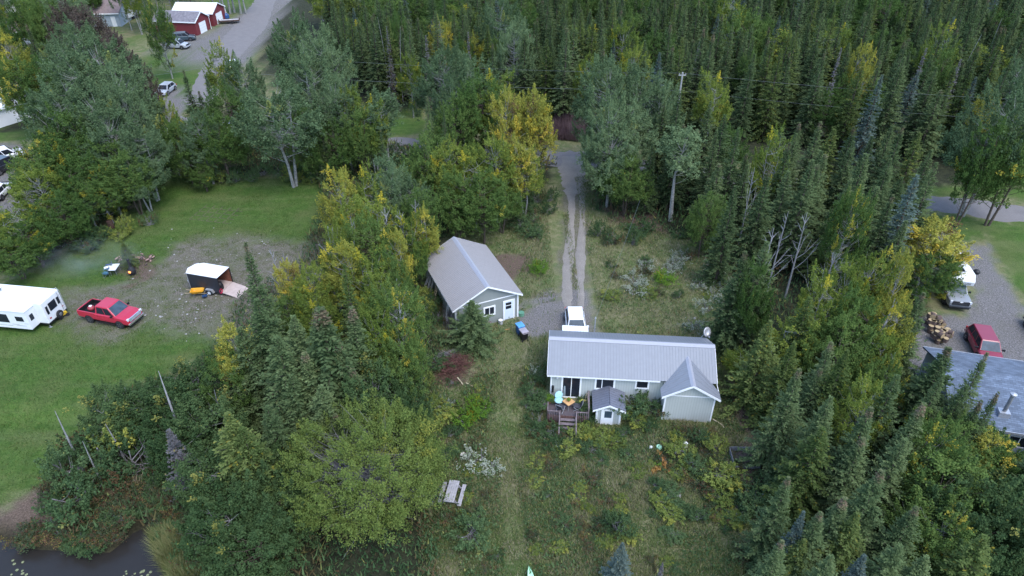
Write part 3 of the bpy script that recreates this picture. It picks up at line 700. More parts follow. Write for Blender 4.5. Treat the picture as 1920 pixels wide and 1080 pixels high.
b = MB(); b.lathe([(.08, 0), (.11, .12), (.09, .12)], 12); b.build('pot', mat('clay_pot', (.3, .15, .08), .8), p); leafball('foliage', (0, 0, .2), .17, 260, 'limeshrub', .03, parent=p)
p = thing('potted_plant', 'yellow green bushy potted plant on the left edge of the deck by the wall', 'plant', place_on_deck(.25, -.45))
b = MB(); b.lathe([(.12, 0), (.18, .28), (.15, .28)], 12); b.build('pot', bpy.data.materials['clay_pot'], p); leafball('foliage', (0, 0, .5), .36, 900, 'limeshrub', .04, parent=p)
def sling_chair(label, pos, rz, fab, cat='chair'):
    t = thing('deck_chair', label, cat, pos, rz)
    b = MB(); [b.tube([(sx*.26, -.28, 0), (sx*.26, .25, .4), (sx*.26, .42, .88)], .016, 5) for sx in (-1, 1)]; [b.tube([(sx*.26, .3, 0), (sx*.26, -.28, .4)], .016, 5) for sx in (-1, 1)]; b.tube([(-.26, .42, .88), (.26, .42, .88)], .016, 5); b.build('frame', 'galv', t)
    b = MB(); b.slab([(-.25, -.28, .41), (.25, -.28, .41), (.25, .2, .36), (-.25, .2, .36)], .02); b.build('seat', fab, t)
    b = MB(); b.slab([(-.25, .2, .37), (.25, .2, .37), (.25, .41, .88), (-.25, .41, .88)], .02); b.build('backrest', fab, t)
    return t
M['dark_fabric'] = mat('dark_sling_fabric', (.05, .05, .06), .9); M['pale_blue'] = mat('pale_blue_cushion', (.33, .55, .60), .9, var=.25, scale=14)
M['lime_fabric'] = mat('yellow_cushion', (.62, .62, .12), .9, var=.1)
sling_chair('dark mesh folding chair in front of the blue cushion on the deck', place_on_deck(1.15, -1.25), R_(150), 'dark_fabric')
sling_chair('dark mesh folding chair right of the square deck table', place_on_deck(2.45, -1.0), R_(-100), 'dark_fabric')
t = thing('cushioned_chair', 'wicker chair covered by a pale blue patterned cushion on the deck', 'chair', place_on_deck(.98, -.55), R_(20))
b = MB(); b.lathe([(.26, 0), (.30, .3), (.36, .4), (.3, .4)], 14); b.build('base', 'dark_fabric', t)
b = MB(); b.lathe([(.02, .36), (.33, .38), (.37, .44), (.30, .5), (.02, .47)], 16); b.build('seat_cushion', 'pale_blue', t, True)
b = MB(); b.M = Matrix.Translation((.12, .3, .66)) @ Matrix.Rotation(R_(68), 4, 'X'); b.lathe([(.02, -.06), (.30, -.06), (.36, 0), (.30, .06), (.02, .06)], 16); b.build('back_cushion', 'pale_blue', t, True)
t = thing('cushion', 'crumpled yellow cushion lying by the right side of the sliding door', 'cushion', place_on_deck(2.85, -.12), R_(10))
b = MB(); b.M = Matrix.Diagonal((1.3, .7, 1, 1)); b.lathe([(.02, 0), (.2, .02), (.24, .1), (.14, .2), (.02, .17)], 12); b.build('cushion_cover', 'lime_fabric', t, True)
t = thing('folding_rack', 'bare folded rack leaning on the right deck railing', 'rack', place_on_deck(3.0, -.3), 0)
b = MB(); b.tube([(0, 0, 0), (.15, .2, .95)], .02, 5); b.tube([(.25, 0, 0), (.22, .2, .9)], .02, 5); b.tube([(.03, .05, .3), (.25, .05, .3)], .015, 5); b.build('rack_bars', 'raw_wood', t)

# ------------------------------------------------------------ the sage garage
A_G = math.atan2(2.6, 6.13)
def garage():
    org = ray(849, 585, 2.6); t = thing('garage', 'sage grey garage with pale ribbed metal roof and white side door', 'garage', (org[0], org[1], 0), A_G)
    W, D, ze, zr, o = 6.66, 9.2, 2.6, 4.35, .3
    b = MB(); b.box(o, W-o, o, D-o, -.3, ze+.05)
    for y in (o, D-o-.1): b.prism([(o, ze+.05), (W-o, ze+.05), (W/2, zr-.16)], y, y+.1, 'xz')
    b.build('wall', 'siding_garage', t)
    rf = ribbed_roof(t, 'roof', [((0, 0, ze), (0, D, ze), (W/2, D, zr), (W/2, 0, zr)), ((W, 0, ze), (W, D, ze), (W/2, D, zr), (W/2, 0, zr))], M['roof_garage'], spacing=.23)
    rc = MB()
    for s in (-1, 1): rc.slab([(W/2, -.02, zr+.10), (W/2, D+.02, zr+.10), (W/2+s*.24, D+.02, zr-.04), (W/2+s*.24, -.02, zr-.04)], .012*s)
    rc.build('ridge_cap', bpy.data.materials['ridge_metal'], rf)
    k = MB()
    for y in (-.03, D):
        for xe in (0, W): k.add([(xe, y, ze-.1), (W/2, y, zr-.1), (W/2, y, zr+.06), (xe, y, ze+.06), (xe, y+.03, ze-.1), (W/2, y+.03, zr-.1), (W/2, y+.03, zr+.06), (xe, y+.03, ze+.06)], [(0, 1, 2, 3), (4, 7, 6, 5), (0, 4, 5, 1), (3, 2, 6, 7), (0, 3, 7, 4)])
    k.box(-.03, 0, 0, D, ze-.1, ze+.02); k.box(W, W+.03, 0, D, ze-.1, ze+.02); k.box(o, W-o, o-.025, o, ze-.05, ze+.04)
    for x in (o-.02, W-o-.12): k.box(x, x+.14, o-.03, o+.08, -.2, ze-.05)
    k.box(o-.03, o+.02, D-o-.1, D-o, 0, ze-.05); k.build('trim', 'trim', t)
    T = lambda x, z: Matrix.Translation((x, o, z)) @ Matrix.Scale(-1, 4, (0, 1, 0))
    window(t, T(2.95, .95), 1.15, 1.05, fw=.14)
    d = MB(); d.M = T(4.85, -.02); d.box(0, .14, 0, .06, 0, 2.2); d.box(1.0, 1.14, 0, .06, 0, 2.2); d.box(.14, 1.0, 0, .06, 2.06, 2.2); d.build('door_frame', 'trim', t)
    d = MB(); d.M = T(4.85, -.02); d.box(.14, 1.0, 0, .045, .1, 2.06); do = d.build('door', M['door_blue'], t)
    d = MB(); d.M = T(4.85, -.02); d.box(.26, .80, .045, .055, 1.25, 1.95); d.build('door_glass', 'glass', do); d = MB(); d.M = T(4.85, -.02); d.box(.26, .80, .055, .065, 1.60, 1.66); d.build('glazing_bar', 'trim', do); d = MB(); d.M = T(4.85, -.02); d.box(.2, .9, .0, .05, .0, .1); d.build('door_step', 'steel', t)
    return t
M['roof_garage'] = stripemat('pale_grey_metal_roof', (.29, .275, .272), (.25, .238, .236), .23, 'Y', .5, .22, .06)  # stripes stand in for shade beside the ribs, put into the colour
M['door_blue'] = mat('pale_blue_white_door', (.62, .69, .76), .5, var=.04)
garage()
gx, gy = ray(849, 585, 2.6)
def GL(x, y, z=0): return Vector((gx+x*math.cos(A_G)-y*math.sin(A_G), gy+x*math.sin(A_G)+y*math.cos(A_G), z))
def drum(name, label, cat, pos, r, h, m, top=None, open_=False):
    t = thing(name, label, cat, pos)
    b = MB(); b.lathe([(r*.94, 0), (r, .03*h), (r*1.0, .32*h), (r*1.04, .34*h), (r, .36*h), (r, .64*h), (r*1.04, .66*h), (r, .68*h), (r, .97*h), (r*1.03, h), (r*.93, h), (r*.9, h*.95)], 18); b.build('barrel_body', m, t, False)
    if top: b = MB(); b.lathe([(r*.9, h*.955), (r*.9, h*.97), (.01, h*.972)], 18); b.build('barrel_top', top, t)
    return t
M['blue_plastic'] = mat('blue_plastic', (.02, .07, .2), .45, var=.15); M['deep_blue'] = mat('deep_blue_plastic', (.015, .05, .13), .5)
drum('barrel', 'dark blue plastic barrel against the front wall of the sage garage', 'barrel', GL(2.8, .0), .27, .8, 'deep_blue', 'blue_plastic')
drum('bucket', 'white bucket beside the garage door step', 'bucket', GL(4.45, -.1), .21, .45, 'galv', 'trim')
drum('bucket', 'small brown pail between the blue barrel and the white bucket', 'bucket', GL(3.45, .02), .17, .4, mat('brown_pail', (.16, .11, .1), .8), 'grey_brown')
drum('tub', 'green plastic tub beside the right corner of the sage garage', 'tub', GL(6.7, .35), .27, .35, mat('green_plastic', (.10, .24, .16), .5), bpy.data.materials['green_plastic'])
t = thing('rake', 'orange handled rake lying in the grass before the sage garage', 'rake', GL(3.2, -1.0), R_(10))
b = MB(); b.tube([(0, 0, .05), (1.7, .15, .12)], .025, 5); b.build('handle', mat('orange_handle', (.5, .25, .08), .6), t); b = MB(); b.beam((-.02, -.2, .05), (-.02, .2, .05), .04, .04); b.build('rake_head', 'steel', t)
# things stored against the garage's left wall
for i, (y, L, lean, mm, lab) in enumerate([(7.4, 2.3, .9, 'galv', 'leftmost pale metal sheet leaning on the left wall of the sage garage'), (6.9, 2.4, .7, 'galv', 'middle pale metal sheet leaning on the left wall of the sage garage'), (6.3, 2.3, .65, 'galv', 'rightmost pale metal sheet leaning on the left wall of the sage garage')]):
    t = thing('metal_sheet', lab, 'metal sheet', GL(.3-lean, y), A_G, 'metal sheets leaning on the garage')
    b = MB(); b.slab([(0, 0, 0), (0, .38, 0), (lean-.04, .38, L*.9), (lean-.04, 0, L*.9)], .03)
    for k in range(3): b.tube([(-.02, .07+.12*k, .02), (lean-.06, .07+.12*k, L*.9)], .018, 4)
    b.build('corrugated_panel', mm, t)
t = thing('ladder', 'wooden ladder leaning on the left wall of the sage garage', 'ladder', GL(-.35, 5.0), A_G)
b = MB(); b.tube([(0, 0, 0), (.6, 0, 2.3)], .03, 5); b.tube([(0, .4, 0), (.6, .4, 2.3)], .03, 5); b.build('rails', 'raw_wood', t)
for k in range(1, 8): b = MB(); b.tube([(.6*k/8, 0, 2.3*k/8), (.6*k/8, .4, 2.3*k/8)], .018, 5); b.build('rung', 'raw_wood', t)
t = thing('white_board', 'narrow white board standing against the front left corner of the garage', 'board', GL(-.05, 2.0), A_G)
b = MB(); b.slab([(0, 0, 0), (0, .5, 0), (.3, .5, 1.7), (.3, 0, 1.7)], .04); b.build('board_panel', 'trim', t)
t = thing('branch_bundle', 'upright bundle of grey branches stacked on the garage front left corner', 'branches', GL(0, 1.2), A_G)
b = MB(); rr = random.Random(5)
for k in range(46):
    x, y = rr.uniform(-.5, .25), rr.uniform(-.6, 1.0); b.tube([(x, y, -.05), (x+rr.uniform(-.1, .15)+.12, y+rr.uniform(-.3, .3), rr.uniform(1.2, 2.2))], [.02, .008], 4)
b.build('branches', 'twig', t)

# ------------------------------------------------------------ bins
def wheelie(label, pos, rz, mb_, ml):
    t = thing('wheeled_bin', label, 'bin', pos, rz)
    b = MB(); v = [(-.24, -.28, .08), (.24, -.28, .08), (.24, .24, .08), (-.24, .24, .08), (-.3, -.36, 1.0), (.3, -.36, 1.0), (.3, .34, 1.0), (-.3, .34, 1.0)]
    b.add(v, [(0, 3, 2, 1), (4, 5, 6, 7), (0, 1, 5, 4), (1, 2, 6, 5), (2, 3, 7, 6), (3, 0, 4, 7)]); b.box(-.32, .32, -.38, -.33, .9, 1.0); b.box(-.32, .32, .30, .37, .93, 1.0); b.build('bin_body', mb_, t, bevel=.03)
    b = MB(); b.add([(-.33, -.40, 1.01), (.33, -.40, 1.01), (.33, .38, 1.04), (-.33, .38, 1.04), (-.30, -.36, 1.06), (.30, -.36, 1.06), (.30, .34, 1.12), (-.30, .34, 1.12)], [(0, 3, 2, 1), (4, 5, 6, 7), (0, 1, 5, 4), (1, 2, 6, 5), (2, 3, 7, 6), (3, 0, 4, 7)])
    for k in (-.15, 0, .15): b.box(k-.02, k+.02, -.34, .3, 1.08, 1.115)
    b.tube([(-.28, .42, .98), (.28, .42, .98)], .02, 6); b.build('lid', ml, t)
    for s in (-1, 1):
        b = MB(); b.M = Matrix.Translation((s*.26, .26, .12)) @ Matrix.Rotation(R_(90), 4, 'Y'); b.lathe([(.06, -.03), (.12, -.03), (.12, .03), (.06, .03)], 12); b.build('wheel', 'rubber', t)
    return t
wheelie('blue recycling bin with bright blue lid beside the black bin', P(975, 626), R_(205), mat('bin_blue', (.02, .085, .26), .45), mat('bin_lid_blue', (.10, .32, .62), .4))
wheelie('black waste bin with grey lid in front of the blue bin', P(982, 637), R_(205), 'black', mat('bin_lid_grey', (.33, .30, .33), .5))

# ------------------------------------------------------------ utility lines
def wire(name, label, a, b, sag, r=.012, cat='wire'):
    a, b = Vector(a), Vector(b); mb = MB()
    mb.tube([a.lerp(b, i/14)-Vector((0, 0, sag*4*(i/14)*(1-i/14))) for i in range(15)], r, 5, False)
    o = mb.build(name, 'wire', None); tag(o, label, cat); return o
M['wire'] = mat('pale_cable', (.13, .15, .15), .6); M['pole_wood'] = mat('grey_pole_wood', (.30, .30, .29), .9, var=.2)
x, y = ray(1280, 137, 9.3); pole = thing('utility_pole', 'grey wooden utility pole rising among spruces beside the road', 'utility pole', (x, y, 0))
b = MB(); b.tube([(0, 0, -.2), (0, 0, 9.4)], [.17, .11], 10); b.build('pole_shaft', 'pole_wood', pole); b = MB(); b.box(-.5, .5, -.06, .06, 8.95, 9.08); b.lathe([(.05, 9.08), (.07, 9.2), (.03, 9.28)], 8, c=(-.42, 0, 0)); b.lathe([(.05, 9.08), (.07, 9.2), (.03, 9.28)], 8, c=(.42, 0, 0)); b.build('crossarm', 'pole_wood', pole)
pt = Vector((x, y, 9.3)); x2, y2 = ray(500, 105, 9.3); x3, y3 = ray(1980, 190, 9.3)
wire('power_line', 'upper pale power line running left from the utility pole', pt, (x2, y2, 9.3), .5, .012)
wire('power_line', 'upper pale power line running right from the utility pole', pt, (x3, y3, 9.3), .4, .012)
pl = Vector((x, y, 6.9)); 
wire('power_line', 'lower pale cable running left from the utility pole', pl, (x2-1, y2-1, 7.0), .5, .016)
wire('power_line', 'lower pale cable running right from the utility pole', pl, (x3, y3-1, 7.0), .4, .010)
mast = thing('service_mast', 'thin grey service mast behind the white car on the house back wall', 'mast', HL(3.75, 5.62, 0), A_H)
b = MB(); b.tube([(0, 0, 0), (0, 0, 4.0)], .045, 8); b.lathe([(.05, 3.95), (.08, 4.0), (.03, 4.12)], 8); b.build('mast_tube', 'galv', mast)
wire('service_wire', 'thin pale service wire crossing the meadow to the house mast', HL(3.75, 5.62, 4.0), P(1200, 375, 6.5)+Vector((0, 0, 6.5)), .35, .008)
x4, y4 = ray(252, 145, 7); x5, y5 = ray(345, 118, 8); x6, y6 = ray(-30, 205, 7)
wire('power_line', 'pale cable crossing the lawn beside the bronze leaved tree', (x4, y4, 7), (x5+6, y5+3, 7.5), .3, .015)
wire('power_line', 'pale cable crossing above the far left house yard', (x6, y6, 7), (ray(75, 187, 7)[0], ray(75, 187, 7)[1], 7), .2, .015)
# ------------------------------------------------------------ vehicles (x forward, origin under the middle)
def hexa(b0, b1):
    return b0+b1, [(0, 3, 2, 1), (4, 5, 6, 7), (0, 1, 5, 4), (1, 2, 6, 5), (2, 3, 7, 6), (3, 0, 4, 7)]
def bil(q, u, v):
    a, b, c, d = [Vector(p) for p in q]; return (a*(1-u)+b*u)*(1-v)+(d*(1-u)+c*u)*v
def vehicle(name, label, cat, pos, rz, kind, paint_m, L=4.6, W=1.85, H=1.7, glass='glass', rim='rim', chrome='chrome', extra=None, group=None):
    t = thing(name, label, cat, pos, rz, group); hl, hw = L/2, W/2
    pk = kind == 'pickup'; sz = .27 if not pk else .42
    belt = H*.60 if not pk else H*.61
    hood = belt-.04 if pk else belt-.06
    r = .39 if pk else .34; fx, bx = hl-.93*(L/4.7)**.5-.02, -hl+(1.15 if pk else .82)
    # body sections: x, half width, sill, top, bed flag
    if pk: st = [(hl, .86, .5, hood-.22, 0), (hl-.08, .95, sz, hood-.08, 0), (hl-.6, 1, sz, hood+.02, 0), (hl-1.45, 1, sz, belt+.02, 0), (0, 1, sz, belt, 0), (-hl+1.95, 1, sz, belt, 0), (-hl+1.93, 1, sz, belt+.03, 1), (-hl+.12, 1, sz+.05, belt+.03, 1), (-hl+.1, 1, sz+.05, belt+.03, 0), (-hl, .98, sz+.1, belt+.02, 0)]
    else:
        tail = belt+.02 if kind != 'sedan' else belt-.0
        st = [(hl, .72, .36, hood-.30, 0), (hl-.12, .88, sz-.03, hood-.16, 0), (hl-.55, .98, sz-.03, hood-.04, 0), (hl-1.15, 1, sz-.03, belt, 0), (0, 1, sz-.03, belt+.02, 0), (-hl+.7, .99, sz, tail+.02, 0), (-hl+.15, .92, sz+.02, tail, 0), (-hl, .78, .42, tail-.16, 0)]
    vs = []; fs = []; n = 14
    for (x, wf, z0, z1, bed) in st:
        w_ = hw*wf
        if bed: h = [(w_*.9, z0), (w_, z0+.14), (w_*1.0, (z0+z1)/2), (w_, z1), (w_-.09, z1), (w_-.10, z1-.42), (0, z1-.42)]
        else: h = [(w_*.9, z0), (w_, z0+.14), (w_*1.01, (z0+z1)/2), (w_*.985, z1-.07), (w_*.90, z1), (w_*.5, z1+.03), (0, z1+.035)]
        ring = [(x, y, z) for y, z in h]+[(x, -y, z) for y, z in h[::-1]]
        vs += ring
    for i in range(len(st)-1):
        for k in range(n-1):
            fs.append((i*n+k, i*n+k+1, (i+1)*n+k+1, (i+1)*n+k))
        fs.append((i*n+n-1, i*n, (i+1)*n, (i+1)*n+n-1))
    fs.append(tuple(range(n))); fs.append(tuple(range((len(st)-1)*n+n-1, (len(st)-1)*n-1, -1)))
    mb = MB(); mb.add(vs, fs); mb.build('body', paint_m, t, bevel=.02)
    # cabin
    if pk: xa, xb, xc, xd = hl-1.25, hl-2.0, -hl+2.12, -hl+1.98
    elif kind == 'suv': xa, xb, xc, xd = hl-1.0, hl-1.72, -hl+.55, -hl+.2
    elif kind == 'hatch': xa, xb, xc, xd = hl-1.0, hl-1.75, -hl+.75, -hl+.15
    else: xa, xb, xc, xd = hl-1.2, hl-1.95, -hl+1.35, -hl+.6
    wb, wt, zb, zt = hw*.93, hw*.74, belt-.01, H
    bot = [(xd, -wb, zb), (xa, -wb, zb), (xa, wb, zb), (xd, wb, zb)]; top = [(xc, -wt, zt), (xb, -wt, zt), (xb, wt, zt), (xc, wt, zt)]
    c = MB(); c.add(*hexa(bot, top)); c.build('cabin', paint_m, t, bevel=.05)
    def panel(nm, q, u0, u1, v0, v1, m):
        p = [bil(q, u0, v0), bil(q, u1, v0), bil(q, u1, v1), bil(q, u0, v1)]; nn = (p[1]-p[0]).cross(p[3]-p[0]).normalized()*.012
        g = MB(); g.add([tuple(x-nn) for x in p]+[tuple(x+nn) for x in p], [(0, 3, 2, 1), (4, 5, 6, 7), (0, 1, 5, 4), (1, 2, 6, 5), (2, 3, 7, 6), (3, 0, 4, 7)]); return g.build(nm, m, t)
    panel('windshield', [bot[1], bot[2], top[2], top[1]], .05, .95, .06, .90, glass)
    panel('rear_window', [bot[3], bot[0], top[0], top[3]], .08, .92, .15, .88, 'glass')
    for s, q in ((0, [bot[0], bot[1], top[1], top[0]]), (1, [bot[2], bot[3], top[3], top[2]])):
        cuts = [(.10, .50), (.54, .90)] if not kind == 'suv' else [(.07, .32), (.35, .62), (.65, .93)]
        for u0, u1 in cuts:
            if s: u0, u1 = 1-u1, 1-u0
            panel('side_window', q, u0, u1, .10, .84, 'glass')
    for x in (fx, bx):
        for s in (-1, 1):
            a = MB(); a.M = Matrix.Translation((x, s*(hw-.09), r+.02)); a.lathe([(.01, -.10), (r+.07, -.10), (r+.07, .10), (.01, .10)], 20, 'y'); a.build('wheel_arch', 'black', t)
            a = MB(); a.M = Matrix.Translation((x, s*(hw-.05), r)); a.lathe([(.05, -.11), (r*.93, -.11), (r, -.07), (r, .07), (r*.93, .10), (r*.66, .10), (r*.66, .06)], 20, 'y'); wh = a.build('wheel', 'rubber', t)
            a = MB(); a.M = Matrix.Translation((x, s*(hw-.05), r))
            a.lathe([(r*.18, s*.05), (r*.64, s*.085), (r*.66, s*.10), (r*.62, s*.105), (r*.58, s*.07), (.02, s*.08)], 20, 'y')
            for k in range(5):
                q = k*1.2566; a.beam((math.cos(q)*.05, s*.10, math.sin(q)*.05), (math.cos(q)*r*.6, s*.10, math.sin(q)*r*.6), .025, .06)
            a.build('rim', rim, wh)
    if pos[1] < 60:
        xs_ = [xa-.25, (xa+xd)/2-.1, xd+.25]
        for s in (-1, 1):
            for k, x in enumerate(xs_):
                a = MB(); y0 = s*(hw*1.004); a.box(x-.008, x+.008, min(y0-.03*s, y0), max(y0-.03*s, y0), sz+.15, belt-.06); a.build('door_seam', 'black', t)
                if k < 2: a = MB(); a.box(x-.62, x-.44, min(y0, y0+.03*s), max(y0, y0+.03*s), belt-.17, belt-.13); a.build('door_handle', paint_m if pk else 'chrome', t)
    for s in (-1, 1):
        a = MB(); y = s*hw*.70; z = hood-.24
        a.box(hl-.16, hl-.01 if pk else hl-.06, min(y-s*.0, y+s*.22), max(y, y+s*.22), z, z+(.20 if pk else .13)); a.build('headlight', 'lamp_lens', t)
        a = MB(); y = s*hw*.80; z = belt-.30; a.box(-hl-.012, -hl+.12, min(y, y+s*.12), max(y, y+s*.12), z, z+.26); a.build('tail_light', 'red_lens', t)
        a = MB(); a.M = Matrix.Translation((xa-.28, s*(hw+.10), belt+.10)); a.box(-.05, .07, -.11, .11, -.08, .10); a.box(-.02, .03, -s*.22 if s > 0 else .1, -.1 if s > 0 else -s*.22, -.05, -.01); a.build('mirror', 'black' if not extra or 'mirror' not in extra else extra['mirror'], t, bevel=.02)
    a = MB(); z = hood-.26; gk = .14 if pk else 0; a.box(hl-.08, hl+.03, -hw*(.74 if pk else .66), hw*(.74 if pk else .66), z-.02-gk, z+.20); gr = a.build('grille', chrome if pk and chrome == 'chrome' else 'black', t)
    if pk:
        a = MB(); [a.box(hl+.03, hl+.045, -hw*.70, hw*.70, z-.1+k*.085, z-.065+k*.085) for k in range(3)]; a.build('grille_bars', chrome, gr)
    a = MB(); a.box(hl-.10, hl+.07, -hw*.94, hw*.94, .36 if not pk else .48, .52 if not pk else .66); a.build('front_bumper', chrome if pk else paint_m, t, bevel=.03)
    a = MB(); a.box(hl-.06, hl+.04, -hw*.8, hw*.8, .24, .36) if not pk else a.box(hl-.1, hl+.04, -hw*.85, hw*.85, .34, .47); a.build('lower_valance', 'black', t)
    a = MB(); a.box(-hl-.10, -hl+.05, -hw*.92, hw*.92, .38 if not pk else .5, .54 if not pk else .66); a.build('rear_bumper', chrome if pk else paint_m, t, bevel=.03)
    if pk:
        a = MB(); z1 = belt+.03; w_ = hw-.105; x0, x1 = -hl+.125, -hl+1.925
        a.box(x0, x1, -w_, w_, z1-.425, z1-.40); a.box(x0, x1, -w_, -w_+.02, z1-.4, z1-.01); a.box(x0, x1, w_-.02, w_, z1-.4, z1-.01); a.box(x0, x0+.02, -w_, w_, z1-.4, z1-.01); a.box(x1-.02, x1, -w_, w_, z1-.4, z1+.0); a.build('bed_liner', 'black', t)
        for s in (-1, 1):
            a = MB(); a.box(-.9, 1.2, s*hw-.03 if s > 0 else -hw-.07, hw+.07 if s > 0 else -hw+.03, sz-.08, sz-.03); a.build('running_board', 'black', t)
    return t
M['dark_chrome'] = mat('dark_chrome', (.10, .11, .13), .25, metal=.6)
PT = {n: paint('car_paint_'+n, c) for n, c in dict(red=(.42, .018, .045), white=(.74, .75, .77), grey=(.22, .23, .24), silver=(.34, .36, .39), black=(.018, .02, .026), maroon=(.22, .014, .032), teal=(.045, .07, .085)).items()}

a, b_ = P(170, 604), P(232, 616); ctr = (a+b_)/2; hd = math.atan2(b_.y-a.y, b_.x-a.x)
ctr = ctr+Vector((-math.sin(hd)*.9, math.cos(hd)*.9, 0))-Vector((math.cos(hd)*.10, math.sin(hd)*.10, 0)); ctr.z = 0
red_c, red_h = ctr, hd
vehicle('pickup_truck', 'bright red crew cab pickup with chrome grille parked on the left lawn', 'pickup truck', ctr, hd, 'pickup', PT['red'], 5.45, 1.95, 1.95, 'lit_glass', 'dark_rim')
def off(c, h, x, y, z): return c+Vector((math.cos(h)*x-math.sin(h)*y, math.sin(h)*x+math.cos(h)*y, z))
t = thing('tank', 'round red tank standing in the bed of the red pickup', 'tank', off(ctr, hd, -1.95, -.1, .77)); b = MB(); b.lathe([(.1, 0), (.26, .04), (.31, .2), (.28, .36), (.12, .44), (.06, .5)], 16); b.build('tank_body', mat('dull_red', (.3, .05, .06), .5), t, True); b = MB(); b.lathe([(.13, .43), (.14, .47), (.02, .52)], 12); b.build('tank_cap', 'trim', t)
t = thing('tool_rack', 'dark rack with pale bottles behind the cab of the red pickup', 'rack', off(ctr, hd, -1.05, .1, .77), hd); b = MB(); b.box(-.1, .1, -.55, .55, 0, .42); b.build('rack_box', 'black', t); 
for y in (-.4, -.15, .1, .35): b = MB(); b.lathe([(.04, .42), (.05, .5), (.02, .56)], 8, c=(0, y, 0)); b.build('bottle', 'lamp_lens', t)

wc = P(1074, 594); wc = Vector((5.72, 48.5, 0))
vehicle('car', 'white hatchback parked nose to the back wall of the long pale house', 'car', wc, R_(-90), 'hatch', PT['white'], 4.35, 1.78, 1.5, 'lit_glass', 'rim', extra={'mirror': 'white'})
vehicle('pickup_truck', 'grey pickup with black grille carrying a white camper on the right driveway', 'pickup truck', Vector((42.3, 54.0, 0)), R_(-101), 'pickup', PT['grey'], 5.8, 2.0, 1.92, 'lit_glass', 'dark_rim', chrome='dark_chrome') if 'dark_chrome' in M else None
b = MB(); 
# truck camper on the grey pickup
tr_c, tr_h = Vector((42.3, 54.0, 0)), R_(-101)
t = thing('truck_camper', 'white slide-in camper riding on the grey pickup, half under the yellow maple', 'camper', tr_c, tr_h)
b = MB(); b.prism([(1.45, 2.02), (1.55, 2.5), (1.05, 3.05), (-3.6, 3.05), (-3.6, 1.05), (-1.0, 1.05), (-1.0, 2.0)], -1.12, 1.12, 'xz'); b.build('camper_body', 'white', t, bevel=.06)
b = MB(); b.box(-2.2, -1.6, -.3, .3, 3.05, 3.16); b.build('roof_vent', 'lamp_lens', t)
b = MB(); b.box(.1, .7, -.34, .34, 3.05, 3.09); b.build('roof_window', 'glass', t)
b = MB(); b.box(-2.6, -1.5, 1.12, 1.135, 2.0, 2.6); b.box(-2.6, -1.5, -1.135, -1.12, 2.0, 2.6); b.build('side_window', 'glass', t)
def lettering(txt, size, m, parent, T, depth=.01):
    c = bpy.data.curves.new('t', 'FONT'); c.body = txt; c.size = size; c.extrude = depth; c.align_x = 'CENTER'; c.align_y = 'CENTER'
    o = bpy.data.objects.new('t', c); COL.objects.link(o); bpy.context.view_layer.update()
    me = bpy.data.meshes.new_from_object(o.evaluated_get(bpy.context.evaluated_depsgraph_get())); bpy.data.objects.remove(o)
    me.transform(T); me.materials.clear(); me.materials.append(M[m] if isinstance(m, str) else m)
    o = bpy.data.objects.new('lettering', me); COL.objects.link(o); o.parent = parent; return o
# face between (1.55,2.5) and (1.05,3.05): slope
dn = Vector((.55, 0, .5)).normalized()
Rm = Matrix((( 0, -.67, .74, 0), (1, 0, 0, 0), (0, .74, .67, 0), (0, 0, 0, 1)))
lettering('TRAVEL LITE', .29, 'black', t, Matrix.Translation(Vector((1.52, 0, 2.26))+Vector((.03, 0, 0))) @ Matrix(((0, .2, .98, 0), (1, 0, 0, 0), (0, .98, -.2, 0), (0, 0, 0, 1))), .008)
b = MB(); b.box(2.915, 2.935, -.14, .14, 1.03, 1.09); b.box(2.916, 2.937, -.07, .07, 1.0, 1.12); tt = [o for o in bpy.data.objects if o.name.startswith('pickup_truck')][-1]; b.build('front_emblem', 'trim', tt)

vehicle('suv', 'dark red SUV parked on the gravel behind the blue shingled house', 'SUV', Vector((40.75, 45.4, 0)), R_(-103), 'suv', PT['maroon'], 4.55, 1.86, 1.66, 'lit_glass', 'rim', extra={'mirror': 'black'})
vehicle('car', 'black car at the right edge of the gravel behind the blue house', 'car', Vector((47.2, 47.2, 0)), R_(-100), 'sedan', PT['black'], 4.6, 1.82, 1.5, 'lit_glass')
# far vehicles, upper left
def vat(px, py): return P(px, py)
vehicle('suv', 'dark teal SUV with its tail to the white door of the red garage', 'SUV', vat(345, 76), heading((325, 73), (362, 70)), 'suv', PT['teal'], 4.6, 1.85, 1.7)
vehicle('suv', 'black SUV with pale roof reflections below the dark teal SUV by the red garage', 'SUV', vat(334, 90), heading((320, 88), (350, 89)), 'suv', PT['silver'], 4.5, 1.85, 1.68)
vehicle('car', 'silver car half hidden by the dark spruce beside the road', 'car', vat(313, 174), heading((325, 166), (300, 184)), 'hatch', PT['silver'], 4.3, 1.78, 1.5)
vehicle('car', 'pale silver car with dark hood scoop nose down the lawn below the other silver car', 'car', vat(284, 203), heading((298, 185), (272, 212)), 'hatch', PT['white'], 4.4, 1.78, 1.5)
vehicle('car', 'white car almost hidden by the aspens beside the side road', 'car', vat(441, 127), heading((436, 140), (446, 115)), 'sedan', PT['white'], 4.4, 1.78, 1.45)
vehicle('car', 'white car mostly hidden under the dark trees by the road', 'car', vat(330, 258), heading((315, 264), (345, 255)), 'sedan', PT['white'], 4.4, 1.78, 1.45)
vehicle('car', 'white car parked under the big aspens beside the road', 'car', vat(440, 246), heading((425, 240), (455, 250)), 'sedan', PT['white'], 4.4, 1.78, 1.45)
vehicle('suv', 'dark SUV with a white roof at the left edge of the far gravel yard', 'SUV', vat(12, 318), heading((0, 322), (30, 308)), 'suv', PT['black'], 4.7, 1.85, 1.75)
vehicle('van', 'white roofed van behind the dark SUV at the left edge', 'van', vat(10, 304), heading((-10, 306), (25, 296)), 'suv', PT['white'], 5.0, 1.95, 1.95)
